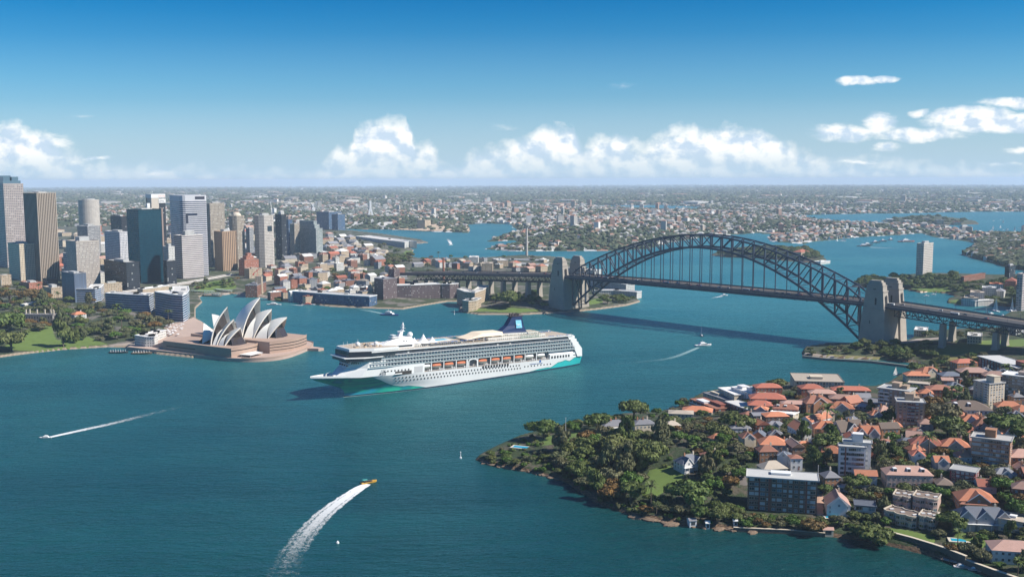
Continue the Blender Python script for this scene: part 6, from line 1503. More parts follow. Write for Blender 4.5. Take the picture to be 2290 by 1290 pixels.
H('rambling rust red roof crowded with chimneys', 1825, 893, 24, 16, 8, 'hip', 'rust', BRO, 8, .34, 4, gab=1); H('white gable fronted house with an orange roof and a tall dark window', 1788, 951, 12, 16, 9, 'gable', 'orange', WHR, 8, .40, 0); H('long white wing with an orange roof running back from the white gable', 1824, 931, 12, 26, 8, 'gable', 'orange', WHR, -52, .30, 1)
H('red orange turreted house with two pale chimneys right of the white gable', 1846, 950, 18, 12, 7, 'hip', 'orange', BRO, -6, .42, 2, gab=1); H('steep grey gabled stone house with tall chimneys', 1895, 955, 19, 15, 8, 'gable', 'brown', GRY, 14, .48, 3, gab=1); H('orange gabled house right of the steep grey gabled house', 1935, 962, 18, 13, 7, 'gable', 'orange', GRY, -4, .42, 2, gab=2)
H('orange hipped villa with a dark shaded wall by the steep street', 1727, 984, 19, 15, 7, 'hip', 'orange', CRM, -6, .34, 0); H('narrow grey roofed house behind the slim white terrace house', 1778, 989, 9, 16, 8, 'gable', 'pink', BRK, 4, .35, 0); H('slim white terrace house with a red balcony canopy', 1778, 1016, 8, 9, 8, 'hip', 'rust', WHR, 0, .2, 0)
H('white trimmed twin gabled cottage beside the sloping lawn', 1540, 1026, 17, 12, 5, 'hip', 'slate', WHR, 24, .42, 2, gab=2, ver=True, name='cottage'); H('sand roofed house hidden behind the wide brick block', 1727, 1038, 17, 12, 6, 'hip', 'beige', CRM, 10, .36, 0); H('grey roofed cottage with two front gables and a pool', 1872, 1116, 14, 16, 6, 'gable', 'pink', WHR, -10, .44, 1, gab=1, name='cottage')
H('orange roof beside the grey gable above the white shed roof', 1880, 905, 20, 14, 7, 'hip', 'orange', GRY, -10, .34, 1, gab=1); H('rust coloured steep roof above the orange roof with the grey gable', 1903, 893, 15, 13, 8, 'gable', 'rust', BRR, 30, .4, 1); H('pale ribbed roof of a low hall left of the tall beige flats', 1930, 902, 14, 12, 5, 'gable', 'white', GRY, -20, .2, 0)
H('small dark roofed house with a bright orange lean to', 1862, 1003, 14, 12, 6, 'hip', 'orange', BRK, -22, .34, 1); H('ochre walled house with an orange roof beside the bay pier', 2050, 834, 24, 14, 6, 'hip', 'orange', CRM, -6, .26, 0); H('twin peaked orange roof behind the ochre walled house', 2076, 826, 22, 14, 7, 'hip', 'orange', CRM, 10, .34, 1, gab=1)
H('grey hipped brick flats left of the pale pink hipped flats', 2125, 834, 20, 14, 9, 'hip', 'slate', BRR, 0, .22, 0); H('large pale pink hipped roof on brick flats near the park', 2176, 826, 27, 16, 10, 'hip', 'pink', BRR, -6, .24, 0); H('pinkish hipped roof just behind the cream ten storey tower', 2224, 834, 22, 14, 9, 'hip', 'pink', BRR, -8, .26, 0); H('red hipped house against the edge of the park', 2156, 806, 24, 14, 7, 'hip', 'red', BRO, 8, .26, 0)
H('dark brick house with a wide rust roof beneath the bay villas', 2102, 864, 22, 15, 7, 'hip', 'rust', BRR, -6, .22, 0); H('bright orange roof left of the wide rust roof', 2071, 873, 11, 12, 6, 'hip', 'orange', CRM, -16, .34, 0); H('white walled hall with a great grey brown hipped roof', 2163, 906, 34, 22, 7, 'hip', 'brown', WHR, -10, .26, 0, dorm=2)
H('orange cottage roof tucked under the great grey brown roof', 2140, 922, 13, 10, 5, 'hip', 'orange', CRM, 14, .38, 1); H('orange tiled double roof left of centre in the crowded orange cluster', 2172, 936, 17, 13, 7, 'hip', 'orange', WHR, -16, .4, 2, gab=1); H('rust orange roof in the middle of the crowded orange cluster', 2203, 944, 17, 13, 7, 'hip', 'rust', WHR, -6, .4, 2, gab=1); H('orange roof with a tall white gable end at the right of the orange cluster', 2240, 958, 15, 14, 8, 'gable', 'orange', WHR, 22, .42, 2, gab=1)
H('orange hipped roof half hidden in trees near the right edge', 2255, 903, 20, 13, 6, 'hip', 'orange', CRM, -12, .32, 2); H('orange roof cut by the right edge above the dark trees', 2284, 912, 14, 13, 6, 'hip', 'orange', CRM, 8, .34, 1); H('crimson roofed house with a cream side wall among big trees', 2071, 985, 22, 14, 6, 'hip', 'red', CRM, -14, .36, 0, gab=1); H('salmon orange roofed house right of the crimson roof', 2134, 989, 19, 13, 6, 'hip', 'orange', GRY, -14, .38, 1, gab=1)
H('pink tiled mansion with three dormers and brown brick balconies', 2028, 1050, 29, 15, 8, 'hip', 'pink', PNK, -6, .3, 1, dorm=3, nf=2); H('sprawling pink and orange tiled roof with skylights', 2180, 1106, 22, 17, 5, 'hip', 'orange', BRO, -10, .34, 0, gab=1); H('faded red hip roof attached in front of the sprawling tiled roof', 2172, 1116, 15, 11, 4.6, 'hip', 'rust', BRO, -10, .34, 0, nf=1)
H('long slate roofed house with three pointed front gables', 2196, 1146, 31, 13, 6, 'hip', 'slate', GRY, -8, .42, 1, gab=3, ver=True); H('white house with a pink tiled roof in the bottom right corner', 2264, 1216, 24, 15, 7, 'hip', 'pink', WHR, -12, .26, 0); H('pinkish roofed house at the right edge beside the orange brick block', 2282, 1012, 17, 14, 7, 'hip', 'pink', BRO, -8, .32, 0)
H('cream villa with a grey roof in the trees right of the small cream cottage', 1655, 950, 15, 11, 6, 'hip', 'grey', WHR, 0, .24, 2); H('dark roofed house buried in trees at the right edge of the lawn cottage', 1590, 1012, 13, 10, 4, 'hip', 'rust', BRR, 12, .3, 1, nf=1)
H('low rust roof between the villa and the twin gabled cottage', 1605, 972, 14, 10, 4, 'hip', 'orange', CRM, 20, .3, 0, nf=1)
# smaller houses filling the blocks between
hr_ = random.Random(77); hw_ = dict(red='red', orange='orange', rust='rust coloured', pink='pinkish', brown='brown', slate='slate grey', grey='grey'); wl_ = ((CRM, 'cream'), (BRR, 'red brick'), (WHR, 'white'), (BRO, 'orange brick'), (GRY, 'grey')); cnt = 0
HZ = [(1640, 890), (1960, 880), (2300, 800), (2330, 1180), (2200, 1160), (2110, 1090), (1960, 1070), (1850, 1060), (1760, 1030), (1640, 960)]
for _ in range(2600):
    if cnt >= 76: break
    px, py = hr_.uniform(1640, 2330), hr_.uniform(810, 1180)
    if not inpoly(px, py, HZ): continue
    w_, d_, h = hr_.uniform(8.5, 14), hr_.uniform(8, 11), hr_.choice((4, 6.5, 7.5)); x, y, z = gp(px, py, h + 1.5)
    if z < 2.5 or not all((x - a) ** 2 + (y - b) ** 2 > (math.hypot(hx, hy) * .80 + w_ * .52) ** 2 for a, b, hx, hy, _c, _s in FOOT): continue
    rf = hr_.choice(['orange', 'orange', 'red', 'red', 'rust', 'pink', 'brown', 'slate', 'grey']); wm, wn = hr_.choice(wl_); kd = hr_.choice(['hip', 'hip', 'gable'])
    H('%s %s house with a %s roof %s' % ('low' if h < 5 else 'two storey', wn, hw_[rf], 'in the rows by the bay' if py < 900 else 'in the middle streets' if px < 2080 else 'in the right hand streets'), px, py, w_, d_, h, kd, rf, wm, hr_.choice([-8, -4, 4, 80, 12, -20]), hr_.uniform(.28, .42), hr_.choice((1, 1, 2)), hr_.choice((0, 0, 1)), nf=1 if h < 5 else 2, group='infill houses %s %s %s %s' % (hw_[rf], wn, 'low' if h < 5 else 'tall', 'bay' if py < 900 else 'middle' if px < 2080 else 'right')); cnt += 1
print('infill', cnt)
# roads, lawns, pools and paths of the headland
for q in ([(1452, 1052), (1490, 1040), (1530, 1054), (1528, 1068), (1490, 1096), (1455, 1115), (1438, 1105)],): drape('lawn', q, GRASS, dz=.25, step=2)
drape('lawn', [(1190, 985), (1245, 972), (1300, 962), (1340, 960), (1342, 975), (1290, 985), (1250, 992), (1215, 996)], GRASS, dz=.25, step=2); drape('lawn', [(1968, 1178), (2030, 1186), (2090, 1200), (2085, 1222), (2040, 1215), (1968, 1197)], GRASS, dz=.3, step=2)
drape('lawn', [(2140, 1188), (2190, 1190), (2230, 1200), (2180, 1232), (2130, 1222)], GRASS, dz=.3, step=2); drape('lawn', [(1850, 1162), (1900, 1165), (1898, 1172), (1850, 1170)], GRASS, dz=.3, step=2); drape('lawn', [(1540, 985), (1585, 978), (1600, 985), (1580, 1000), (1545, 1000)], GRASS, dz=.25, step=2)
drape('lawn', [(1850, 792), (1940, 797), (1990, 802), (1990, 806), (1880, 800), (1850, 797)], DRYG, dz=.2, step=3); drape('lawn', [(2045, 772), (2130, 770), (2290, 758), (2340, 770), (2190, 790), (2060, 792), (2020, 790)], GRASS, dz=.2, step=4); drape('lawn', [(2090, 796), (2180, 790), (2190, 806), (2120, 812)], DRYG, dz=.35, step=3)
drape('road', [(1990, 768), (2050, 757), (2110, 753), (2120, 757), (2040, 768), (2010, 775)], PATH, dz=.4, step=3); drape('promenade', [(1796, 791), (1850, 796), (1950, 802), (2050, 810), (2066, 818), (2058, 822), (1980, 811), (1850, 803), (1800, 800)], PATH, dz=.1, step=2.5)
drape('road', [(1672, 1000), (1690, 985), (1712, 965), (1722, 968), (1700, 992), (1688, 1010), (1690, 1030), (1672, 1030)], ASPH, dz=.35, step=2); drape('road', [(1826, 1062), (1880, 1068), (1960, 1098), (1975, 1110), (1950, 1108), (1870, 1084), (1826, 1080)], ASPH, dz=.35, step=2); drape('road', [(2085, 1086), (2200, 1062), (2290, 1075), (2290, 1085), (2200, 1074), (2095, 1094)], ASPH, dz=.35, step=2)
drape('car_park', [(1632, 1055), (1668, 1052), (1668, 1085), (1640, 1078)], mat('forecourt_asphalt', (.15, .13, .12), .9, noise=.2), dz=.35, step=2); drape('driveway', [(1828, 1085), (1840, 1083), (1838, 1150), (1826, 1150)], mat('brick_drive', (.38, .24, .17), .9, noise=.15), dz=.35, step=2)
POOL = mat('pool_blue', (.03, .36, .52), .08); COPE = mat('pool_coping', (.62, .56, .47), .8)
for k, (px, py, L_, W_, deg, lb) in enumerate(((1168, 1001, 15, 5.5, -22, 'long bright blue swimming pool at the tip of the headland'), (1862, 1158, 8.5, 3.2, -8, 'small turquoise pool below the gabled cottage'), (2143, 1209, 8, 4.5, -14, 'kidney blue pool in the garden at the lower right'))):
    x, y, z = gp(px, py); r_ = empty('swimming_pool', (x, y, z + .25), math.radians(deg)); tag(r_, lb, 'pool'); m = MB(); m.box(-L_ / 2 - 1.6, L_ / 2 + 2.2, -W_ / 2 - 1.4, W_ / 2 + 1.4, -2.5, .35); m.build('coping', COPE, r_); m = MB(); m.box(-L_ / 2, L_ / 2, -W_ / 2, W_ / 2, .2, .42); m.build('water', POOL, r_); foot(x, y, L_ / 2 + 2, W_ / 2 + 1.5, math.radians(deg))
# sea wall, slipways and boat sheds along the front
def wall(name, pts, h, th, m_, label, cat='wall'):
    P = [un(*q, 1) for q in pts]; O = P[0]; m = MB()
    for i in range(len(P) - 1):
        a, b = P[i], P[i + 1]; m.beam((a[0] - O[0], a[1] - O[1], h / 2 - .5), (b[0] - O[0], b[1] - O[1], h / 2 - .5), th, h + 1)
        d = math.dist(a, b); 
    o = m.build(name, m_); o.location = (*O, 0); tag(o, label, cat); m = MB()
    for i in range(len(P) - 1): a, b = P[i], P[i + 1]; m.beam((a[0] - O[0], a[1] - O[1], h + .12), (b[0] - O[0], b[1] - O[1], h + .12), th * 1.25, .25)
    m.build('coping', CRM, o); return o
STW = mat('sandstone_wall', (.14, .115, .09), .9, noise=.35, ns=.5)
wall('sea_wall', [(1958, 1200), (1995, 1208), (2040, 1220), (2085, 1234), (2112, 1243), (2160, 1262)], 6.0, 1.6, STW, 'tall dark sandstone sea wall below the lawn at the lower right'); wall('sea_wall', [(1640, 1184), (1700, 1187), (1770, 1190), (1845, 1197)], 2.6, 1.2, STW, 'low sea wall with a pale coping below the wide brick block'); wall('sea_wall', [(2160, 1262), (2220, 1284), (2300, 1312)], 4.0, 1.6, STW, 'dark sea wall leaving through the bottom right corner')
wall('sea_wall', [(1794, 798), (1850, 804), (1950, 810), (2030, 820), (2062, 826)], 2.6, 1.0, mat('grey_wall', (.24, .22, .20), .9, noise=.2, ns=.3), 'curving stone promenade wall around the little park by the right towers')
def shed(px, py, w_, d_, h, deg, label, roof, wl):
    x, y, z = gp(px, py); r_ = empty('boat_shed', (x, y, max(z, .6)), math.radians(deg)); tag(r_, label, 'shed'); P = [(-w_ / 2, -d_ / 2), (w_ / 2, -d_ / 2), (w_ / 2, d_ / 2), (-w_ / 2, d_ / 2)]; m = MB(); m.prism(P, -3, h); m.build('walls', wl, r_); m = MB(); m.hip(P, h + .003, 1.3, .4, gable=True, mg=1); m.build('roof', [roof, wl], r_); m = MB(); m.box(-w_ * .3, w_ * .3, -d_ / 2 - .05, -d_ / 2 + .1, 0, h * .8); m.build('door', DARKM, r_)
shed(1547, 1171, 4.5, 5, 2.8, 10, 'tiny white boathouse on the rocks at the left of the front shore', ROOFC['grey'], WHR); shed(1582, 1178, 2.4, 3, 3.0, 0, 'narrow white hut at the end of the small stone landing', ROOFC['white'], WHR); shed(1851, 1192, 6, 4, 2.8, -6, 'small cream boat shed with a pink roof at the foot of the gardens', ROOFC['pink'], CRM); shed(1644, 1172, 2.4, 2.4, 2.6, 0, 'little white gatehouse left of the low sea wall', ROOFC['white'], WHR)
r_ = empty('jetty', (*un(2105, 1252), 0), 0); tag(r_, 'timber jetty with moored white boats at the bottom right corner', 'jetty'); a, b = un(2105, 1252), un(2200, 1275); an = math.atan2(b[1] - a[1], b[0] - a[0]); r_.rotation_euler = (0, 0, an); L_ = math.dist(a, b); m = MB(); m.box(0, L_, -1.3, 1.3, .9, 1.2); m.box(L_ * .4, L_, -5, -1.32, .7, .95); m.build('deck', mat('jetty_planks', (.42, .34, .30), .85, noise=.2, ns=.8), r_); m = MB(); [m.cyl(x, y, -3, 2.2, .22, n=6) for x in np.arange(1, L_, 4) for y in (-1.3, 1.3)]; m.build('piles', TIMBER, r_)
for px, py, h, lb in ((1265, 990, 20, 'white flagpole on the lawn of the headland villa'), (1829, 1070, 9, 'street light pole at the bend beside the wide brick block')):
    x, y, z = gp(px, py); m = MB(); m.cyl(0, 0, -.5, h, .22, .12, 6); m.ball(0, 0, h, .3, n=6); tag(m.build('flagpole' if h > 10 else 'light_pole', WHITE, None, loc=(x, y, z)), lb, 'pole')
# parked cars on the near streets
for k, (px, py, dg, c) in enumerate(((1640, 1062, 20, 0), (1658, 1060, 85, 0), (1655, 1072, 80, 2), (1664, 1066, 60, 1), (1693, 1004, 0, 4), (1682, 1012, 75, 2), (1803, 1028, 10, 3), (1852, 1076, -25, 0), (1866, 1080, -25, 1), (1834, 1096, 90, 1), (1836, 1104, 85, 2), (2262, 1072, -10, 1), (2272, 1075, -10, 3), (2284, 1078, -10, 0), (2250, 1070, -5, 2), (2240, 1068, -5, 4), (1925, 1096, -20, 2))):
    x, y, z = gp(px, py); nm, me = CARS[c]; o = ob('car', me, None, (x, y, z + .45)); o.rotation_euler = (0, 0, math.radians(dg)); tag(o, nm + ' car parked ' + ('in the yard left of the wide brick block' if px < 1670 else 'on the steep street by the orange hipped villa' if px < 1700 else 'among the trees behind the slim white terrace house' if px < 1810 else 'along the shaded street below the white flats' if px < 1870 and py < 1090 else 'on the brick drive right of the wide block' if px < 1840 else 'along the upper street at the right edge' if px > 2200 else 'on the street above the carport'), 'car', 'parked cars %s %s' % (nm, 'left' if px < 1900 else 'right'))
# ================================================================ trees of the near headland
for k, (kd, sh, px, py, rp, lb) in enumerate((
    ('fig', 'dome', 1216, 952, 42, 'spreading round fig standing alone on the lawn near the headland tip'), ('fig', 'dome', 1418, 908, 38, 'broad dark fig behind the villa against the water'), ('fig', 'dome', 1340, 935, 36, 'dark fig at the left of the villa roof'), ('green', 'dome', 1284, 950, 24, 'light green spreading tree between the lone fig and the villa'),
    ('fig', 'tall', 1419, 945, 15, 'dark conical tree rising in front of the villa roof'), ('fig', 'dome', 1380, 990, 46, 'huge olive crowned tree below the villa'), ('fig', 'dome', 1450, 1003, 52, 'huge dark tree overhanging the slope left of the twin gabled cottage'), ('fig', 'dome', 1310, 1010, 34, 'dark round tree above the rocky shore left of the slope'),
    ('gum', 'dome', 1255, 1015, 26, 'olive bushy tree beside the pool path'), ('fig', 'dome', 1541, 1095, 56, 'big dark spreading tree with bare grey trunks below the cottage lawn'), ('fig', 'dome', 1645, 938, 38, 'large fig in the middle of the red roofed houses'), ('fig', 'dome', 1606, 960, 32, 'dark fig left of the large central fig'), ('green', 'dome', 1520, 972, 24, 'bright green round tree near the small cream cottage'),
    ('fig', 'dome', 1855, 985, 40, 'round dark tree in front of the turreted orange house'), ('gum', 'dome', 2105, 915, 44, 'tall layered gum tree beside the brown brick tower'), ('rust', 'dome', 2085, 895, 28, 'rusty topped tree right of the tall beige flats'), ('fig', 'dome', 2120, 945, 40, 'large dark tree below the great grey brown roof'), ('fig', 'dome', 2255, 945, 50, 'wide dark tree mass at the right edge above the orange brick block'),
    ('fig', 'dome', 1948, 1190, 48, 'big dark tree at the water left of the terrace lawn'), ('fig', 'dome', 2132, 1158, 36, 'dark tree between the terraces and the slate gables'), ('rust', 'dome', 1818, 1172, 32, 'autumn brown tree leaning over the water right of the wide block'), ('fig', 'dome', 1918, 1072, 32, 'round dark tree in front of the white six storey flats'), ('green', 'dome', 2108, 1098, 22, 'bright green tree left of the dark red flats'), ('rust', 'dome', 1855, 893, 12, 'small yellow tree among the rust red roofs'),
    ('green', 'dome', 2244, 1080, 30, 'yellow green tree right of the dark red flats'), ('green', 'dome', 2285, 1130, 34, 'leafy green tree at the right edge above the cream house'), ('fig', 'dome', 1740, 845 + 10, 22, 'dark tree between the red hipped house and the stone pavilion'), ('pine', 'pine', 2099, 835, 8, 'thin dark pine between the bay villas'), ('fig', 'dome', 2047, 818, 20, 'dark tree on the shore by the bay pier'),
    ('palm', 'palm', 1600, 1120, 10, 'palm on the slope below the big dark tree'), ('palm', 'palm', 2222, 1050, 10, 'tall palm in front of the orange brick block'), ('palm', 'palm', 1342, 1075, 9, 'pale palm among the shrubs of the lower slope'), ('rust', 'dome', 2072, 1110, 15, 'orange flowering tree between the mansion and terraces'))):
    tpx(kd, sh, px, py, rp, lb, asp=1.15 if sh == 'dome' else 2.6 if sh != 'palm' else 2.2)
NEARL = dict(fig='dark evergreen tree on the near headland among the houses', gum='olive grey gum tree on the near headland', green='light green tree on the near headland', rust='brownish tree on the near headland', palm='palm tree on the near headland', pine='dark pine on the near headland')
MIX = [('fig', 'dome')] * 4 + [('gum', 'dome')] * 4 + [('green', 'dome')] * 2 + [('fig', 'tall'), ('gum', 'tall'), ('rust', 'dome'), ('palm', 'palm')]
def lab(where): return dict(fig='dark evergreen tree ' + where, gum='olive grey gum tree ' + where, green='light green tree ' + where, rust='brownish tree ' + where, palm='palm tree ' + where, pine='dark pine tree ' + where)
for q_ in ([(1190, 985), (1340, 962), (1342, 975), (1215, 996)], [(1452, 1052), (1528, 1056), (1528, 1068), (1438, 1105)], [(1968, 1178), (2090, 1200), (2085, 1222), (1968, 1197)], [(1335, 965), (1455, 962), (1455, 972), (1335, 975)]):
    w_ = np.array([gp(*c)[:2] for c in q_]); c_ = w_.mean(0); h_ = (w_.max(0) - w_.min(0)) / 2 * .72; foot(c_[0], c_[1], h_[0], h_[1], 0)
fill([(1240, 1010), (1300, 995), (1350, 985), (1470, 982), (1500, 1000), (1440, 1045), (1430, 1110), (1400, 1130), (1340, 1115), (1300, 1080), (1260, 1060)], 46, MIX[:-1], (6, 11), lab('on the steep slope below the villa'), 'trees on the slope below the villa', seed=2, k=.5)
fill([(1090, 1020), (1160, 1012), (1240, 1015), (1290, 1060), (1330, 1100), (1300, 1090), (1230, 1055), (1150, 1040), (1100, 1033)], 16, [('gum', 'dome'), ('green', 'dome'), ('fig', 'dome')], (3, 5), lab('above the rocks near the headland tip'), 'trees above the rocks at the headland tip', seed=3)
fill([(1430, 1120), (1530, 1125), (1630, 1140), (1670, 1150), (1660, 1175), (1560, 1168), (1440, 1150)], 20, MIX, (4, 7), lab('above the rocky shore left of the wide block'), 'trees above the front shore', seed=4)
fill([(1660, 1158), (1840, 1166), (1850, 1188), (1780, 1186), (1660, 1182)], 20, [('green', 'dome'), ('gum', 'dome'), ('rust', 'dome'), ('fig', 'dome')], (3, 5), lab('in the garden strip before the wide brick block'), 'trees before the wide brick block', seed=5)
fill([(1540, 990), (1600, 965), (1680, 965), (1700, 1000), (1670, 1040), (1640, 1110), (1600, 1110), (1560, 1060), (1560, 1040)], 34, MIX, (4, 7.5), lab('between the cottage and the wide brick block'), 'trees between the cottage and the wide block', seed=6)
fill([(1460, 940), (1520, 925), (1640, 930), (1800, 960), (1760, 1000), (1680, 985), (1600, 985), (1500, 990)], 26, MIX, (4, 7), lab('behind the villa among the first roofs'), 'trees among the first roofs', seed=7)
fill([(1740, 960), (1960, 930), (2060, 950), (2080, 1010), (1980, 1060), (1950, 1020), (1860, 1040), (1760, 1050)], 56, MIX, (4, 8), lab('in the middle of the near suburb'), 'trees in the middle of the suburb', seed=8)
fill([(1680, 880), (1960, 880), (1960, 930), (1740, 960), (1660, 930)], 26, MIX, (3, 5.5), lab('among the red roofs of the shore row'), 'trees among the red roofs', seed=9)
fill([(2040, 870), (2290, 840), (2330, 1000), (2150, 1010), (2080, 960)], 60, MIX, (4, 8), lab('around the tall flats at the right'), 'trees around the tall flats', seed=10)
fill([(1960, 1060), (2080, 1020), (2300, 1010), (2320, 1180), (2200, 1170), (2100, 1110), (1990, 1110)], 56, MIX, (4, 7.5), lab('around the terraces and gabled houses'), 'trees around the terraces', seed=11)
fill([(1840, 1100), (1980, 1100), (1985, 1170), (1960, 1195), (1860, 1185)], 20, MIX, (3.5, 6), lab('around the pool cottage'), 'trees around the pool cottage', seed=12)
fill([(2090, 1190), (2300, 1200), (2330, 1300), (2240, 1280), (2130, 1245)], 22, MIX, (3, 6), lab('in the gardens of the bottom right corner'), 'trees in the bottom right gardens', seed=13)
fill([(1900, 775), (2080, 775), (2090, 800), (2040, 808), (1920, 790)], 30, [('fig', 'dome')], (5, 8), lab('in the shade under the right granite towers'), 'trees under the right towers', seed=14, fty=False)
fill([(1800, 782), (1900, 776), (1910, 792), (1810, 796)], 12, [('gum', 'dome'), ('fig', 'dome')], (3.5, 5), lab('on the little park point by the right towers'), 'trees on the park point', seed=15)
fill([(1850, 797), (2050, 808), (2050, 815), (1850, 802)], 9, [('palm', 'palm')], (2.5, 3.5), lab('along the promenade of the little park'), 'palms along the promenade', seed=16, k=2)
fill([(2060, 800), (2200, 800), (2200, 830), (2080, 830)], 24, MIX, (4, 6.5), lab('between the park and the bay villas'), 'trees by the park', seed=17)
fill([(2050, 745), (2290, 735), (2290, 752), (2060, 762)], 18, [('fig', 'dome'), ('gum', 'dome')], (4, 7), lab('behind the park under the approach trusses'), 'trees behind the park', seed=18)
fill([(1140, 990), (1220, 966), (1330, 944), (1480, 922), (1545, 896), (1560, 905), (1500, 935), (1340, 955), (1230, 975), (1150, 1000)], 26, [('fig', 'dome'), ('gum', 'dome'), ('green', 'dome')], (3.5, 5.5), lab('along the far shore of the headland'), 'trees along the far shore', seed=50)
SHR = [('fig', 'bush')]
fill([(1085, 1016), (1160, 985), (1240, 962), (1300, 950), (1200, 1000), (1150, 1012), (1100, 1026)], 34, SHR, (1.8, 3.4), 'dark shrub around the pool terrace at the headland tip', 'shrubs at the headland tip', seed=51, k=.5)
fill([(1075, 1022), (1250, 1010), (1300, 1060), (1430, 1110), (1660, 1150), (1700, 1178), (1560, 1172), (1430, 1150), (1340, 1125), (1260, 1065), (1100, 1036)], 95, SHR, (1.8, 3.4), 'low shrub on the bank along the front shore', 'shrubs along the front shore', seed=19, k=.5)
fill([(1300, 1000), (1500, 960), (2290, 850), (2320, 1190), (2000, 1130), (1700, 1100), (1500, 1090)], 190, SHR, (1.8, 3.6), 'low garden shrub among the houses of the headland', 'garden shrubs of the headland', seed=20, k=.5)
# ================================================================ gardens behind the opera house and city planting
GL_ = lab('in the waterfront garden left of the opera house')
for kd, sh, px, py, rp, lb in (('fig', 'tall', 140, 742, 24, 'very tall dark tree standing at the front edge of the garden lawn'), ('fig', 'tall', 165, 748, 14, 'second tall dark tree right of the tallest garden tree'), ('fig', 'dome', 24, 755, 36, 'huge dark tree at the left edge by the shore'), ('fig', 'dome', 20, 712, 40, 'huge dark tree behind the one at the left edge'), ('rust', 'dome', 70, 655, 26, 'autumn coloured tree before the red civic building'), ('rust', 'dome', 20, 655, 24, 'autumn coloured tree at the far left'), ('rust', 'dome', 92, 660, 20, 'autumn coloured tree left of the slate slab'), ('fig', 'dome', 1140, 662, 32, 'great green fig beside the bridge approach'), ('fig', 'dome', 625, 668, 12, 'round fig beside the glass terminal')):
    tpx(kd, sh, px, py, rp, lb, asp=1.2 if sh == 'dome' else 2.5)
x, y, z = gp(89, 722); r_ = empty('castle_house', (x, y, z), NA + math.radians(-48)); tag(r_, 'old stone castle like mansion with many pale chimneys in the garden', 'house'); m = MB(); m.box(-24, 24, -9, 9, -3, 13); m.build('walls', facade('castle_wall', (.22, .20, .19), (.03, .03, .04), bay=4, fl=6, fu=.4, fv=.55), r_); m = MB(); [m.box(-24 + k * 2.4, -22.8 + k * 2.4, -9.3, -8.7, 13, 14.2) for k in range(21)]; m.build('battlements', FS['grey'], r_)
m = MB(); [m.box(x_, x_ + 1.6, y_, y_ + 1.6, 13, 19) for x_, y_ in ((-22, 2), (-18, 5), (-6, 3), (6, 2), (13, 5), (18, 3), (21, -2))]; m.build('chimney', CRM, r_); foot(x, y, 24, 9, NA - math.radians(48))
low(176, 702, 17, 14, 9, 'orange', 'wht', 0, 'hip', 'small white house with an orange roof in the garden trees', 'house', cat='house'); low(88 - 5, 676, 60, 10, 4, 'white', 'wht', 25, 'flat', 'long white glasshouse roof in the garden trees')
GMIX = [('fig', 'dome')] * 3 + [('gum', 'dome')] * 4 + [('green', 'dome'), ('green', 'dome'), ('rust', 'dome'), ('gum', 'tall'), ('palm', 'palm')]
fill([(-40, 680), (120, 672), (230, 700), (350, 715), (415, 726), (380, 735), (340, 762), (250, 765), (190, 762), (120, 722), (40, 770), (-40, 785)], 150, GMIX, (6, 11), GL_, 'trees in the waterfront garden', asp=(1.0, 1.35), seed=30, k=.55)
fill([(430, 640), (530, 620), (535, 645), (440, 652)], 18, GMIX, (5, 8), lab('in the small quay park'), 'trees in the quay park', seed=31); fill([(600, 600), (900, 572), (1000, 585), (1010, 610), (870, 650), (640, 655)], 44, GMIX, (5, 9), lab('among the old quarter buildings'), 'trees in the old quarter', seed=32)
fill([(840, 575), (900, 565), (925, 572), (920, 590), (850, 600), (830, 590)], 22, [('fig', 'dome'), ('gum', 'dome')], (8, 13), lab('on the hill by the far inlet'), 'trees on the far hill', seed=33); fill([(1100, 660), (1200, 660), (1220, 690), (1110, 690)], 22, [('fig', 'dome'), ('green', 'dome')], (6, 10), lab('under the southern approach'), 'trees under the southern approach', seed=34, fty=False)
fill([(1340, 668), (1420, 668), (1410, 678), (1345, 680)], 12, [('fig', 'dome')], (6, 8), lab('beside the pier shed on the point'), 'trees on the point', seed=35); fill([(930, 575), (1225, 575), (1225, 600), (930, 590)], 22, GMIX, (5, 8), lab('behind the bridge approach'), 'trees behind the approach', seed=36); fill([(700, 515), (900, 535), (900, 560), (740, 575), (640, 575)], 34, GMIX, (6, 10), lab('beyond the stepped tower'), 'trees beyond the stepped tower', seed=37)
fill([(-20, 640), (225, 650), (225, 700), (-20, 690)], 36, GMIX, (6, 9), lab('in the upper garden below the towers'), 'trees below the towers', seed=38)
# ================================================================ mid distance headland with a slab tower, bay restaurants
T('apartment_tower', 'lone tall slab tower on the wooded point right of the arch', 2049, 2063, 2086, 546, 628, 'grid', gz=12, group=None, pl=1.2); T('apartment_tower', 'dark apartment tower with a white rim near the right edge, beyond the bay', 2248, 2256, 2272, 596, 632, 'dark', gz=14, group=None); T('apartment_tower', 'large plain grey block cut by the right edge beyond the bay', 2274, 2284, 2330, 614, 685, 'pink', gz=8, group=None)
T('hall', 'dark long hall with a red roof on the ridge beyond the bay', 2150, 2155, 2205, 620, 636, 'brick', gz=12, roof=ROOFC['red'], pl=0, group=None)
for k, (px, py, w_, h) in enumerate(((2186, 652, 40, 14), (2212, 642, 34, 16), (2228, 634, 28, 14), (2172, 664, 46, 10))): low(px, py, w_, 22, h, ['beige', 'white', 'orange', 'beige'][k], 'wht', 20, 'flat', ['stepped white terraces flat block at the bay point, middle', 'white balconied block right of the stepped terraces', 'orange roofed block highest above the bay point', 'lowest wide stepped terrace block at the bay point'][k])
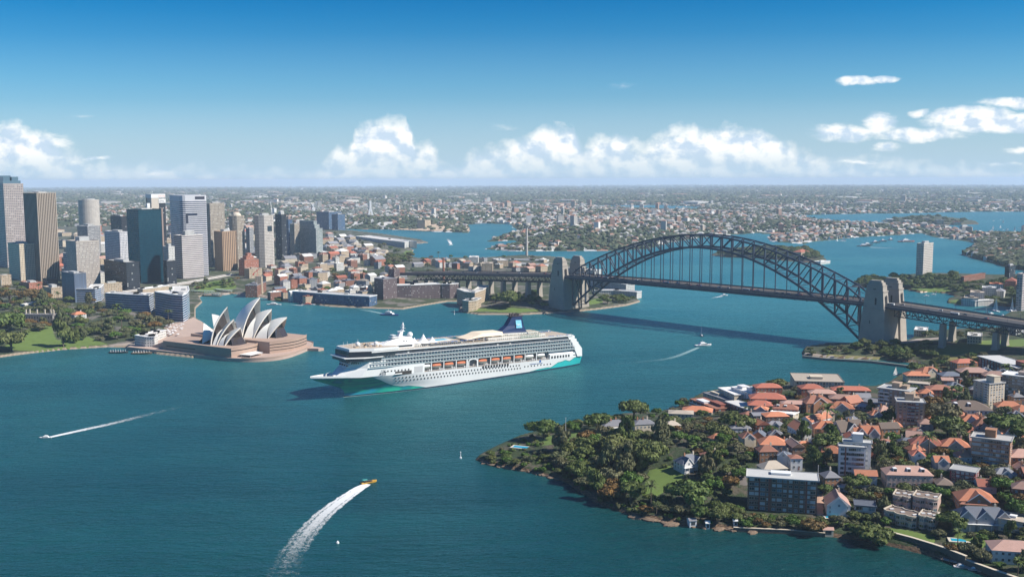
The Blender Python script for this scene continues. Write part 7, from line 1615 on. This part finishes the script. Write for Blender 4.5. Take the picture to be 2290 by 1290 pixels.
bent('restaurant_pavilion', 'row of white wavy restaurant roofs at the edge of the bay point', [(2150, 680), (2180, 683), (2222, 681)], 673, 'wht', depth=10, gz=2); low(2262, 627, 22, 18, 16, 'red', 'red', 10, 'hip', 'red roofed brick block beneath the dark tower beyond the bay'); low(2236, 650, 18, 16, 10, 'grey', 'wht', 10, 'hip', 'grey roofed house left of the red roofed brick block'); low(2270, 722, 50, 20, 12, 'white', 'grey', 0, 'flat', 'pale boat shed building at the right edge by the marina')
FILL_B = lab('on the wooded point beyond the bridge')
fill([(1908, 640), (1940, 626), (2050, 622), (2140, 622), (2140, 640), (2060, 650), (1960, 643)], 60, [('fig', 'dome'), ('fig', 'dome'), ('gum', 'dome')], (7, 12), FILL_B, 'trees on the wooded point', seed=40, parts=False); fill([(2110, 640), (2330, 620), (2330, 690), (2240, 680), (2150, 675), (2140, 660)], 60, [('fig', 'dome'), ('fig', 'dome'), ('gum', 'dome')], (6, 11), lab('around the bay point terraces'), 'trees around the bay point', seed=41, parts=False)
drape('lawn', [(2035, 645), (2115, 640), (2125, 652), (2090, 655), (2060, 650)], GRASS, step=4, dz=.5); drape('lawn', [(2122, 672), (2150, 668), (2150, 682), (2125, 679)], GRASS, step=4, dz=.5); drape('beach', [(2062, 652), (2085, 652), (2115, 659), (2110, 662), (2080, 657)], SAND, step=4, dz=.5)
for px, py, lb in ((2060, 735, 'cream palace like entrance building behind the right piers'), (2180, 748, 'white low building with cars behind the park at the right')): low(px, py, 34, 16, 8, 'white', 'cream', 20, 'flat', lb)
fill([(1600, 572), (1680, 560), (1800, 560), (1840, 578), (1800, 583), (1700, 576), (1620, 574)], 70, [('fig', 'dome'), ('gum', 'dome')], (9, 14), lab('on the small wooded island behind the arch'), 'trees on the island', seed=42, parts=False)
low(1792, 563, 44, 24, 12, 'red', 'sand', 0, 'hip', 'red roofed house on the small wooded island'); low(1838, 584, 50, 20, 9, 'white', 'wht', 0, 'flat', 'white shed on the tip of the small wooded island')
for k, (px, py, w_) in enumerate(((1990, 490, 120), (2030, 493, 90), (2070, 488, 60), (2100, 492, 90), (2005, 497, 70), (2140, 496, 60))): low(px, py, w_, 30, 14, ['white', 'white', 'beige', 'grey', 'beige', 'red'][k], 'sand', 30, 'flat', ['widest white industrial shed on the far shipyard island', 'second white shed on the far shipyard island', 'beige hall in the middle of the shipyard island', 'grey hall right of the middle of the shipyard island', 'low beige shed at the front of the shipyard island', 'small red roofed hall at the right end of the shipyard island'][k])
fill([(1975, 494), (2060, 486), (2160, 492), (2150, 501), (2000, 500)], 24, [('fig', 'dome')], (12, 18), lab('on the far shipyard island'), 'trees on the shipyard island', seed=43, parts=False)
fill([(2345, 780), (2880, 900), (2860, 1380), (2420, 1330), (2350, 1200)], 170, [('fig', 'dome'), ('gum', 'dome')], (6, 10), 'trees', 'trees past the right edge', seed=60, parts=False); merged('trees past the right edge', 'woodland', 'tree cover of the near headland running on past the right edge')
merged('trees on the wooded point', 'woodland', 'dark trees covering the wooded point beyond the bridge'); merged('trees around the bay point', 'woodland', 'dark trees around the white terraces of the bay point')
merged('trees on the island', 'woodland', 'trees covering the small wooded island behind the arch'); merged('trees on the shipyard island', 'woodland', 'trees at the edge of the far shipyard island')
# cable stayed bridge tower far beyond, with its road deck
def far_bridge(px, py, top, label, half):
    x, y = un(px, py, 3); H_ = zat(x, y, top); r_ = empty('cable_bridge', (x, y, 0), 0.25); tag(r_, label, 'bridge'); CW = mat('bridge_white', (.82, .82, .82), .6)
    m = MB(); [m.beam((s * 17, 0, 0), (s * 3, 0, H_ * .62), 9, 9) for s in (-1, 1)]; m.beam((0, 0, H_ * .60), (0, 0, H_), 9, 9); m.build('tower', CW, r_)
    m = MB(); m.box(-half, half, -14, 14, 22, 25); m.build('deck', CW, r_)
    m = MB(); [m.beam((0, 0, H_ * .95 - k * 3), (s * half * (1 - k * .09), 0, 25), .8) for k in range(10) for s in (-1, 1)]; m.build('cables', CW, r_)
far_bridge(829, 497, 449, 'white cable stayed bridge with a tall tower far beyond the city', 190); far_bridge(700, 480, 456, 'second farther cable bridge tower left of the first one', 150)
x, y = un(948, 500, 3); low(948, 492, 50, 40, 34, 'beige', 'sand', 20, 'flat', 'pale concrete silo block on the far wharf'); m = MB(); [m.cyl(30 * k - 45, 0, 0, 40, 14, n=12) for k in range(4)]; tag(m.build('silos', FS['sand'], None, loc=(*un(915, 506, 3), 0)), 'row of joined round silos left of the pale silo block', 'silo'); drape('apron', [(865, 512), (960, 506), (1040, 507), (1048, 516), (980, 517), (880, 513)], SAND, dz=2, step=14)
x, y = un(962, 506, 3)
# ================================================================ suburbs to the horizon: houses and trees beyond counting
def suburb():
    g = np.random.default_rng(5)
    def sample(n, y0, y1, x0=-20, x1=2310, p=1.0, polys=None):
        px = g.uniform(x0, x1, n); py = y0 + (y1 - y0) * g.uniform(0, 1, n) ** p
        D = F * CH / (py - 404); X = (px - 1145) * D / F; P = np.stack([X, D], 1); d = FAR.sd(P); k = d > 12; return P[k], d[k], py[k]
    def vals(P): return np.sin(P[:, 0] / 260.) * np.sin(P[:, 1] / 410.) + .6 * np.sin(P[:, 0] / 97. + 1) * np.sin(P[:, 1] / 171.) + .5 * np.sin(P[:, 0] / 900. + P[:, 1] / 1500.)
    # trees
    t_ = (1 + 5 ** .5) / 2; iv = np.array([(-1, t_, 0), (1, t_, 0), (-1, -t_, 0), (1, -t_, 0), (0, -1, t_), (0, 1, t_), (0, -1, -t_), (0, 1, -t_), (t_, 0, -1), (t_, 0, 1), (-t_, 0, -1), (-t_, 0, 1)]) / math.hypot(1, t_)
    IF = np.array([(0, 11, 5), (0, 5, 1), (0, 1, 7), (0, 7, 10), (0, 10, 11), (1, 5, 9), (5, 11, 4), (11, 10, 2), (10, 7, 6), (7, 1, 8), (3, 9, 4), (3, 4, 2), (3, 2, 6), (3, 6, 8), (3, 8, 9), (4, 9, 5), (2, 4, 11), (6, 2, 10), (8, 6, 7), (9, 8, 1)])
    def trees(name, P, z, sc, pal, label):
        n = len(P); s = sc[:, None, None] * (1 + .25 * g.standard_normal((n, 12, 1))); V = iv[None] * s * np.array([1, 1, .62]) ; V[:, :, 0] += P[:, None, 0]; V[:, :, 1] += P[:, None, 1]; V[:, :, 2] += (z + sc * .45)[:, None]
        Fc = (IF[None] + 12 * np.arange(n)[:, None, None]).reshape(-1, 3); c = pal[g.integers(0, len(pal), n)] * g.uniform(.7, 1.3, (n, 1)); cf = np.repeat(c, 20, 0) * g.uniform(.75, 1.25, (n * 20, 1))
        o = ob(name, npmesh(name, V.reshape(-1, 3), Fc, VC, cols=cf)); tag(o, label, 'trees', kind='stuff')
    def vc(gr, p): a = gr.node('ShaderNodeAttribute', attribute_name='Col'); gr.l.new(a.outputs['Color'], p.inputs['Base Color']); p.inputs['Roughness'].default_value = .85
    VC = mat('painted_colours', fn=vc)
    GP = 1.15 * np.array([(.045, .06, .025), (.06, .075, .035), (.035, .055, .02), (.085, .085, .045), (.055, .07, .03)])
    def go(n, y0, y1, p, k0, grow, nm, lb, thr=-.9):
        P, d, py = sample(n, y0, y1, p=p); v = vals(P) + g.normal(0, .4, len(P)); k = v > thr; P, d = P[k], d[k]; D = P[:, 1]; sc = k0 * (D / 3000.) ** grow * g.uniform(.6, 1.4, len(P)); trees(nm, P, FAR.h(P, d), sc, GP, lb)
    go(36000, 452, 600, 1.4, 6.8, .62, 'suburb_trees', 'sea of dark tree crowns between the suburban houses beyond the harbour'); go(26000, 413, 460, 1.1, 9, .75, 'distant_trees', 'far blue green tree cover running to the horizon')
    # wooded headland at the right
    P, d, py = sample(9000, 536, 650, x0=2140, x1=2420); k = (P[:, 0] > 0.36 * P[:, 1]) if False else np.array([inpoly(*proj(a, b, 0), [(2148, 570), (2172, 543), (2230, 530), (2300, 528), (2420, 540), (2420, 645), (2290, 612), (2250, 600), (2185, 582)]) for a, b in P]); P, d = P[k], d[k]; trees('forest', P, FAR.h(P, d), g.uniform(7, 13, len(P)), GP, 'dense dark forest covering the headland at the right edge')
    # houses: box with hipped roof
    RP = .74 * np.array([(.62, .61, .58), (.52, .50, .47), (.45, .22, .15), (.50, .28, .20), (.30, .30, .31), (.22, .22, .24), (.55, .50, .42), (.40, .20, .14), (.66, .64, .60)]); WP = np.array([(.60, .56, .50), (.50, .42, .34), (.66, .65, .62), (.38, .24, .18), (.55, .52, .48)])
    def houses(name, P, z, w_, label, tall=None):
        n = len(P); a = g.uniform(0, math.pi, n); h = (tall if tall is not None else g.uniform(4, 8, n)) * (w_ / 13) ** .5; l = w_ * g.uniform(.5, .9, n); hw, hl = w_ / 2, l / 2; r_ = np.where(w_ > 45, .05, .3) * l
        c, s = np.cos(a), np.sin(a); q = [(-1, -1), (1, -1), (1, 1), (-1, 1)]; V = np.zeros((n, 10, 3))
        for i, (u, v) in enumerate(q):
            x, y = u * hw, v * hl
            for j, zz in ((i, z - 6), (i + 4, z + h)): V[:, j, 0] = P[:, 0] + x * c - y * s; V[:, j, 1] = P[:, 1] + x * s + y * c; V[:, j, 2] = zz
        for j, u in ((8, -.5), (9, .5)): V[:, j, 0] = P[:, 0] + u * hw * c; V[:, j, 1] = P[:, 1] + u * hw * s; V[:, j, 2] = z + h + r_
        Q = np.array([(0, 1, 5, 4), (1, 2, 6, 5), (2, 3, 7, 6), (3, 0, 4, 7), (4, 5, 9, 8), (6, 7, 8, 9), (5, 6, 9, 9), (7, 4, 8, 8)]); Tt = np.array([(0, 1, 5), (0, 5, 4), (1, 2, 6), (1, 6, 5), (2, 3, 7), (2, 7, 6), (3, 0, 4), (3, 4, 7), (4, 5, 9), (4, 9, 8), (6, 7, 8), (6, 8, 9), (5, 6, 9), (7, 4, 8)])
        Fc = (Tt[None] + 10 * np.arange(n)[:, None, None]).reshape(-1, 3); rc = RP[g.integers(0, len(RP), n)] * g.uniform(.75, 1.1, (n, 1)); wc = WP[g.integers(0, len(WP), n)] * g.uniform(.7, 1.05, (n, 1)); cols = np.concatenate([np.repeat(wc[:, None], 8, 1), np.repeat(rc[:, None], 6, 1)], 1).reshape(-1, 3)
        o = ob(name, npmesh(name, V.reshape(-1, 3), Fc, VC, cols=cols)); tag(o, label, 'houses', kind='stuff')
    def gh(n, y0, y1, p, k0, grow, nm, lb, thr=-.2, tall=None, x0=-20, x1=2310, w1=None):
        P, d, py = sample(n, y0, y1, p=p, x0=x0, x1=x1); v = -vals(P) * .8 + g.normal(0, .4, len(P)); k = v > thr; P, d = P[k], d[k]; D = P[:, 1]; w_ = k0 * (D / 3000.) ** grow * g.uniform(.6, 1.5, len(P)); houses(nm, P, FAR.h(P, d), w_, lb, None if tall is None else g.uniform(*tall, len(P)))
    gh(17000, 455, 600, 1.4, 15, .45, 'suburb_houses', 'thousands of small houses on the slopes beyond the harbour'); gh(13000, 414, 458, 1.1, 15, .8, 'distant_houses', 'pale specks of the farthest houses below the horizon', thr=-.1); gh(520, 414, 470, 1.0, 55, .7, 'industrial_sheds', 'long pale warehouse roofs scattered in the far suburbs', thr=-.3); gh(240, 425, 540, 1.0, 18, .3, 'suburb_flats', 'taller blocks of flats scattered through the far suburbs', tall=(14, 34), thr=-.5)
suburb()
# ================================================================ boats and wakes
def foam_fn(g, p):
    uv = g.node('ShaderNodeUVMap').outputs[0]; u, v, _ = g.sep(uv); co = g.node('ShaderNodeNewGeometry').outputs['Position']
    n = g.noise(co, .30, 7, .78, .8); n2 = g.noise(g.v('MULTIPLY', co, (.9, .9, 0)), 1.3, 4, .7)
    v = g.m('ADD', v, g.m('MULTIPLY', g.m('SUBTRACT', g.noise(co, .16, 5, .75), .5), g.m('MULTIPLY_ADD', u, .5, .16))); e = g.m('MULTIPLY', g.m('ABSOLUTE', g.m('MULTIPLY_ADD', v, 2, -1)), 1.12); mid = g.ramp(e, [(0, 1), (.34, .95), (.44, .6), (.52, .5), (.62, .85), (.84, .7), (1, 0)])
    fade = g.ramp(u, [(0, 1.15), (.25, .9), (.6, .52), (.9, .22), (1, 0)])
    a = g.m('MULTIPLY', g.m('SUBTRACT', g.m('ADD', g.m('MULTIPLY', g.m('ADD', mid, .15), fade), g.m('MULTIPLY_ADD', g.m('ADD', n, n2), 1.7, -1.75)), .32), 3.0, clamp=True)
    p.inputs['Base Color'].default_value = (.78, .80, .80, 1); p.inputs['Roughness'].default_value = .9; g.l.new(g.m('MULTIPLY', a, g.m('MULTIPLY', fade, 1.0, clamp=True)), p.inputs['Alpha'])
FOAM = mat('foam', fn=foam_fn)
def foam2_fn(g, p):
    foam_fn(g, p); a = p.inputs['Alpha'].links[0].from_socket; g.l.new(g.m('MULTIPLY', a, .42), p.inputs['Alpha']); p.inputs['Base Color'].default_value = (.50, .72, .72, 1)
FOAM2 = mat('thin_foam', fn=foam2_fn)
def wake(pts, w0, w1, label, z=.12, world=False, fm=None):
    P = [Vector(q if world else un(*q)) for q in pts]; C_ = []      # Catmull-like refinement of the track
    for i in range(len(P) - 1):
        p0, p1, p2, p3 = P[max(0, i - 1)], P[i], P[i + 1], P[min(len(P) - 1, i + 2)]
        for k in range(8): t = k / 8; C_.append(.5 * ((2 * p1) + (p2 - p0) * t + (2 * p0 - 5 * p1 + 4 * p2 - p3) * t * t + (3 * p1 - p0 - 3 * p2 + p3) * t ** 3))
    C_.append(P[-1]); m = MB(); n = len(C_) - 1; pr = None
    for i, p in enumerate(C_):
        d = (C_[min(n, i + 1)] - C_[max(0, i - 1)]).normalized(); nn = Vector((-d.y, d.x)); t = i / n; w_ = w0 + (w1 - w0) * t ** .7; row = [(p + nn * w_ * (j / 4 - .5) * 1.0, t, j / 4) for j in range(5)]
        if pr:
            for j in range(4): m.face([(*pr[j][0], z), (*pr[j + 1][0], z), (*row[j + 1][0], z), (*row[j][0], z)], [(pr[j][1], pr[j][2]), (pr[j + 1][1], pr[j + 1][2]), (row[j + 1][1], row[j + 1][2]), (row[j][1], row[j][2])])
        pr = row
    tag(m.build('wake', fm or FOAM), label, 'wake', kind='stuff')
def craft(name, px, py, deg, L_, W_, label, cat='boat', kind='motor', hullm=None, cab=None, cabm=None, dz=0):
    x, y = un(px, py); r_ = empty(name, (x, y, .1 + dz), math.radians(deg)); tag(r_, label, cat); hm = hullm or WHR
    st = [(-.5, .42, -.2, .11), (-.3, .5, -.25, .11), (.1, .48, -.22, .12), (.35, .28, -.1, .15), (.5, .02, .02, .18)]; hh = W_ / .32 * .32
    m = MB(); m.loft([[(a * L_, -b * W_, t * hh * 1.6), (a * L_, -b * W_ * .55, lo * hh), (a * L_, b * W_ * .55, lo * hh), (a * L_, b * W_, t * hh * 1.6)] for a, b, lo, t in st]); m.build('hull', hm, r_); top = .11 * hh * 1.6
    if kind == 'motor':
        m = MB(); m.prism([(-.3 * L_, -.36 * W_), (.22 * L_, -.36 * W_), (.22 * L_, .36 * W_), (-.3 * L_, .36 * W_)], top, top + .26 * W_, taper=(.8, .9)); m.build('cabin', cabm or WHITE, r_)
        m = MB(); m.prism([(-.24 * L_, -.375 * W_), (.2 * L_, -.375 * W_), (.2 * L_, .375 * W_), (-.24 * L_, .375 * W_)], top + .08 * W_, top + .2 * W_, taper=(.93, .95)); m.build('windows', GLASS, r_)
        m = MB(); m.prism([(-.22 * L_, -.26 * W_), (.08 * L_, -.26 * W_), (.08 * L_, .26 * W_), (-.22 * L_, .26 * W_)], top + .262 * W_, top + .46 * W_, taper=(.8, .9)); m.beam((-.05 * L_, 0, top + .4 * W_), (-.08 * L_, 0, top + .8 * W_), .03 * W_); m.build('upper_deck', cabm or WHITE, r_)
    elif kind == 'sail':
        m = MB(); m.cyl(.05 * L_, 0, 0, 1.35 * L_, .09, .05, 6); m.beam((.05 * L_, 0, top + 1), (-.42 * L_, 0, top + 1), .14); m.build('mast', WHITE, r_)
        m = MB(); m.face([(.03 * L_, 0.02, top + 1.2), (-.42 * L_, 1.0, top + 1.2), (.04 * L_, .05, 1.3 * L_)]); m.face([(.07 * L_, -.02, 1.1 * L_), (.46 * L_, -.3, top + .6), (.1 * L_, .7, top + 1.0)]); m.build('sail', mat('sailcloth', (.75, .75, .72), .8), r_)
        m = MB(); m.prism([(-.2 * L_, -.25 * W_), (.15 * L_, -.25 * W_), (.15 * L_, .25 * W_), (-.2 * L_, .25 * W_)], top, top + .5, taper=(.8, .8)); m.build('cabin', WHITE, r_)
    elif kind == 'open':
        m = MB(); m.box(-.35 * L_, .2 * L_, -.3 * W_, .3 * W_, top, top + .1); [m.box(-.3 * L_ + k * .11 * L_, -.25 * L_ + k * .11 * L_, -.28 * W_, .28 * W_, top + .1, top + .5) for k in range(5)]; m.build('seats', DARKM, r_)
        m = MB(); m.beam((-.3 * L_, 0, top), (-.3 * L_, 0, top + 1.6), .15); m.box(-.4 * L_, -.1 * L_, -.3 * W_, .3 * W_, top + 1.6, top + 1.75); m.build('canopy', cabm or WHITE, r_)
    return r_
craft('jet_boat', 825, 1079, 30, 12, 5, 'small yellow and orange speedboat at the head of the long curved wake', kind='open', hullm=mat('boat_yellow', (.70, .38, .05), .4), cabm=mat('boat_teal', (.08, .35, .30), .4)); wake([(822, 1082), (800, 1094), (765, 1118), (722, 1152), (682, 1196), (652, 1240), (632, 1290), (620, 1340)], 6, 23, 'long white foaming wake curving down to the bottom edge')
craft('speedboat', 101, 979, 192, 10, 3.4, 'white speedboat racing left with a straight wake behind it'); wake([(104, 979), (140, 971), (190, 960), (250, 947), (310, 932), (380, 915), (440, 904)], 4, 13, 'straight thinning wake of the white speedboat at the left')
craft('catamaran_ferry', 872, 705, -24, 32, 10, 'blue and white catamaran ferry passing behind the cruise ship', cat='ferry', hullm=mat('ferry_blue', (.05, .12, .32), .4)); wake([(854, 701), (830, 696), (806, 692), (785, 688)], 6, 16, 'faint double wake of the catamaran ferry', fm=FOAM2)
craft('motor_yacht', 1573, 773, 18, 23, 7.5, 'white motor yacht running right in mid harbour'); wake([(1562, 777), (1545, 784), (1515, 796), (1480, 804), (1400, 812), (1320, 818)], 5, 12, 'pale turquoise wake of the motor yacht', fm=FOAM2)
wake(SHIPLINE, 2.5, 3.5, 'thin line of foam along the waterline of the cruise ship', world=True, fm=FOAM2)
craft('sailing_boat', 1569, 751, 100, 12, 3.8, 'small sailing boat with a white sail just above the motor yacht', kind='sail', hullm=mat('boat_navy', (.03, .04, .08), .4))
craft('speedboat', 1620, 661, 12, 14, 5, 'small white speedboat beneath the bridge deck'); wake([(1616, 662), (1600, 665), (1585, 668)], 4, 9, 'short wake of the boat beneath the bridge')
craft('ferry', 613, 682, -6, 26, 7, 'white ferry gliding behind the tallest shell roof', cat='ferry'); craft('ferry', 690, 682, -4, 24, 6, 'red and white ferry by the glass terminal', cat='ferry', cabm=mat('boat_red', (.55, .12, .08), .5)); wake([(678, 683), (660, 682), (640, 680)], 4, 8, 'thin wake behind the red and white ferry')
craft('ferry', 1008, 548, 60, 24, 8, 'distant white ferry on the far inlet', cat='ferry'); wake([(1008, 545), (1004, 538), (998, 532)], 10, 20, 'white wake on the far inlet')
for k, (px, py, dg) in enumerate(((1932, 551, 0), (1940, 548, 10), (1958, 543, 5), (1975, 540, 0), (1992, 537, 20))): craft('moored_ship', px, py, dg, 44 - 6 * k, 12, ['largest of the anchored working boats beyond the arch', 'dark working boat close beside the largest anchored one', 'low barge at anchor right of the working boats', 'small grey vessel between the barge and the red ship', 'tiny vessel next to the red and white ship'][k], hullm=DARKM)
craft('red_ship', 2027, 541, 10, 60, 16, 'red and white ship at anchor on the far bay', cat='ship', hullm=mat('ship_red', (.45, .12, .08), .5)); wake([(1945, 553), (1990, 555), (2040, 556)], 8, 12, 'thin line of wake across the far bay')
r = random.Random(31)
for k in range(44):
    z_ = r.choice([((2205, 2285), (690, 712)), ((2200, 2290), (490, 520)), ((1820, 1890), (531, 540)), ((2230, 2290), (512, 526)), ((1130, 1200), (503, 512))]); px, py = r.uniform(*z_[0]), r.uniform(*z_[1]); x, y = un(px, py)
    if float(terr(x, y)[0]) > -1: continue
    craft('moored_boat', px, py, r.uniform(0, 360), r.uniform(10, 18), 4, 'small white boat moored ' + ('in the marina right of the bridge' if py > 600 else 'on the far bays'), kind='sail' if r.random() < .6 else 'motor').__setitem__('group', 'moored boats ' + ('marina' if py > 600 else 'far'))
craft('yacht', 2072, 662, 5, 10, 3.5, 'left of two small yachts in the bay behind the right towers'); craft('yacht', 2088, 659, 5, 10, 3.5, 'right of two small yachts in the bay behind the right towers'); craft('lifted_yacht', 2003, 838, 35, 7, 3, 'small white yacht with sails down at the bay villas pier', kind='sail'); craft('motor_boat', 2150, 1268, -14, 8, 2.8, 'left white motor boat tied to the corner jetty'); craft('motor_boat', 2182, 1274, -14, 8, 2.8, 'right white motor boat tied to the corner jetty')
def buoy(px, py, h, label): x, y = un(px, py); m = MB(); m.cyl(0, 0, -1, .8, 1.0, .9, 10); m.cyl(0, 0, .8, h, .35, .2, 8); m.ball(0, 0, h + .3, .5, n=8); tag(m.build('channel_marker', WHITE, None, loc=(x, y, 0)), label, 'marker')
buoy(1030, 1024, 4.5, 'white channel marker in the water off the headland tip'); buoy(1016, 703, 6, 'white marker post off the lawn point by the bridge'); buoy(755, 1214, .8, 'tiny white float beside the curved wake')
# tour boats and pontoons at the garden landing
for px, py, L_, lb in ((266, 789, 24, 'floating round pontoon crowded with small masts at the landing'), (318, 791, 26, 'dark moored lighter with a hut at the landing')):
    r_ = craft('pontoon', px, py, -5, L_, 9, lb, hullm=TIMBER if px > 300 else DARKM, kind='none'); m = MB(); [m.cyl(L_ * (-.4 + .09 * k), (k % 3 - 1) * 2, 1.2, 4.5, .5, .1, 6) for k in range(9)]; m.build('masts', WHITE, r_)
bent('boat_club', 'white terraced club building at the landing left of the opera house', [(302, 772), (325, 776), (346, 776)], 754, 'wht', depth=12, gz=4, cap=WHR); bent('club_terrace', 'long white restaurant roof beside the opera forecourt', [(322, 764), (350, 760), (372, 754)], 744, 'wht', depth=10, gz=6, cap=WHR)
r = random.Random(8)
UMB = MB(); UMB.cyl(0, 0, 0, 2.4, .06, n=5); UMB.loft([[(rr * math.cos(q * math.pi / 4), rr * math.sin(q * math.pi / 4), z_) for q in range(8)] for rr, z_ in ((1.8, 2.3), (.9, 2.75), (.05, 3.0))]); q = UMB.build('parasol', WHR); UM = q.data; bpy.data.objects.remove(q)
for k in range(46):
    px, py = r.uniform(372, 410), r.uniform(722, 752); x, y, z = gp(px, py); o = ob('parasol', UM, None, (x, y, z + .3)); tag(o, 'white cafe parasol on the forecourt left of the shells', 'parasol', 'cafe parasols on the forecourt')
# rocks at the headland tip
RK = mat('shore_rock', (.20, .14, .095), .9, noise=.45, ns=.5)
for k in range(46):
    t = r.random(); pts = [(1066, 1027), (1105, 1042), (1160, 1050), (1215, 1062), (1262, 1076)] if k < 26 else [(1420, 1157), (1470, 1166), (1520, 1176), (1600, 1184), (1690, 1190)]
    i = min(3, int(t * 4)); f = t * 4 - i; px = pts[i][0] + (pts[i + 1][0] - pts[i][0]) * f; py = pts[i][1] + (pts[i + 1][1] - pts[i][1]) * f; x, y = un(px, py - r.uniform(-1, 4)); m = MB(); s = r.uniform(1.2, 3.6); lump(m, r, (0, 0, 0), (s * 1.7, s, s * .36), 8)
    o = m.build('rock', RK, None, loc=(x, y, .4)); o.rotation_euler = (0, 0, r.uniform(0, 3)); tag(o, 'ochre sandstone rock at the waterline ' + ('of the headland tip' if k < 26 else 'left of the low sea wall'), 'rock', 'shore rocks ' + ('tip' if k < 26 else 'front'))
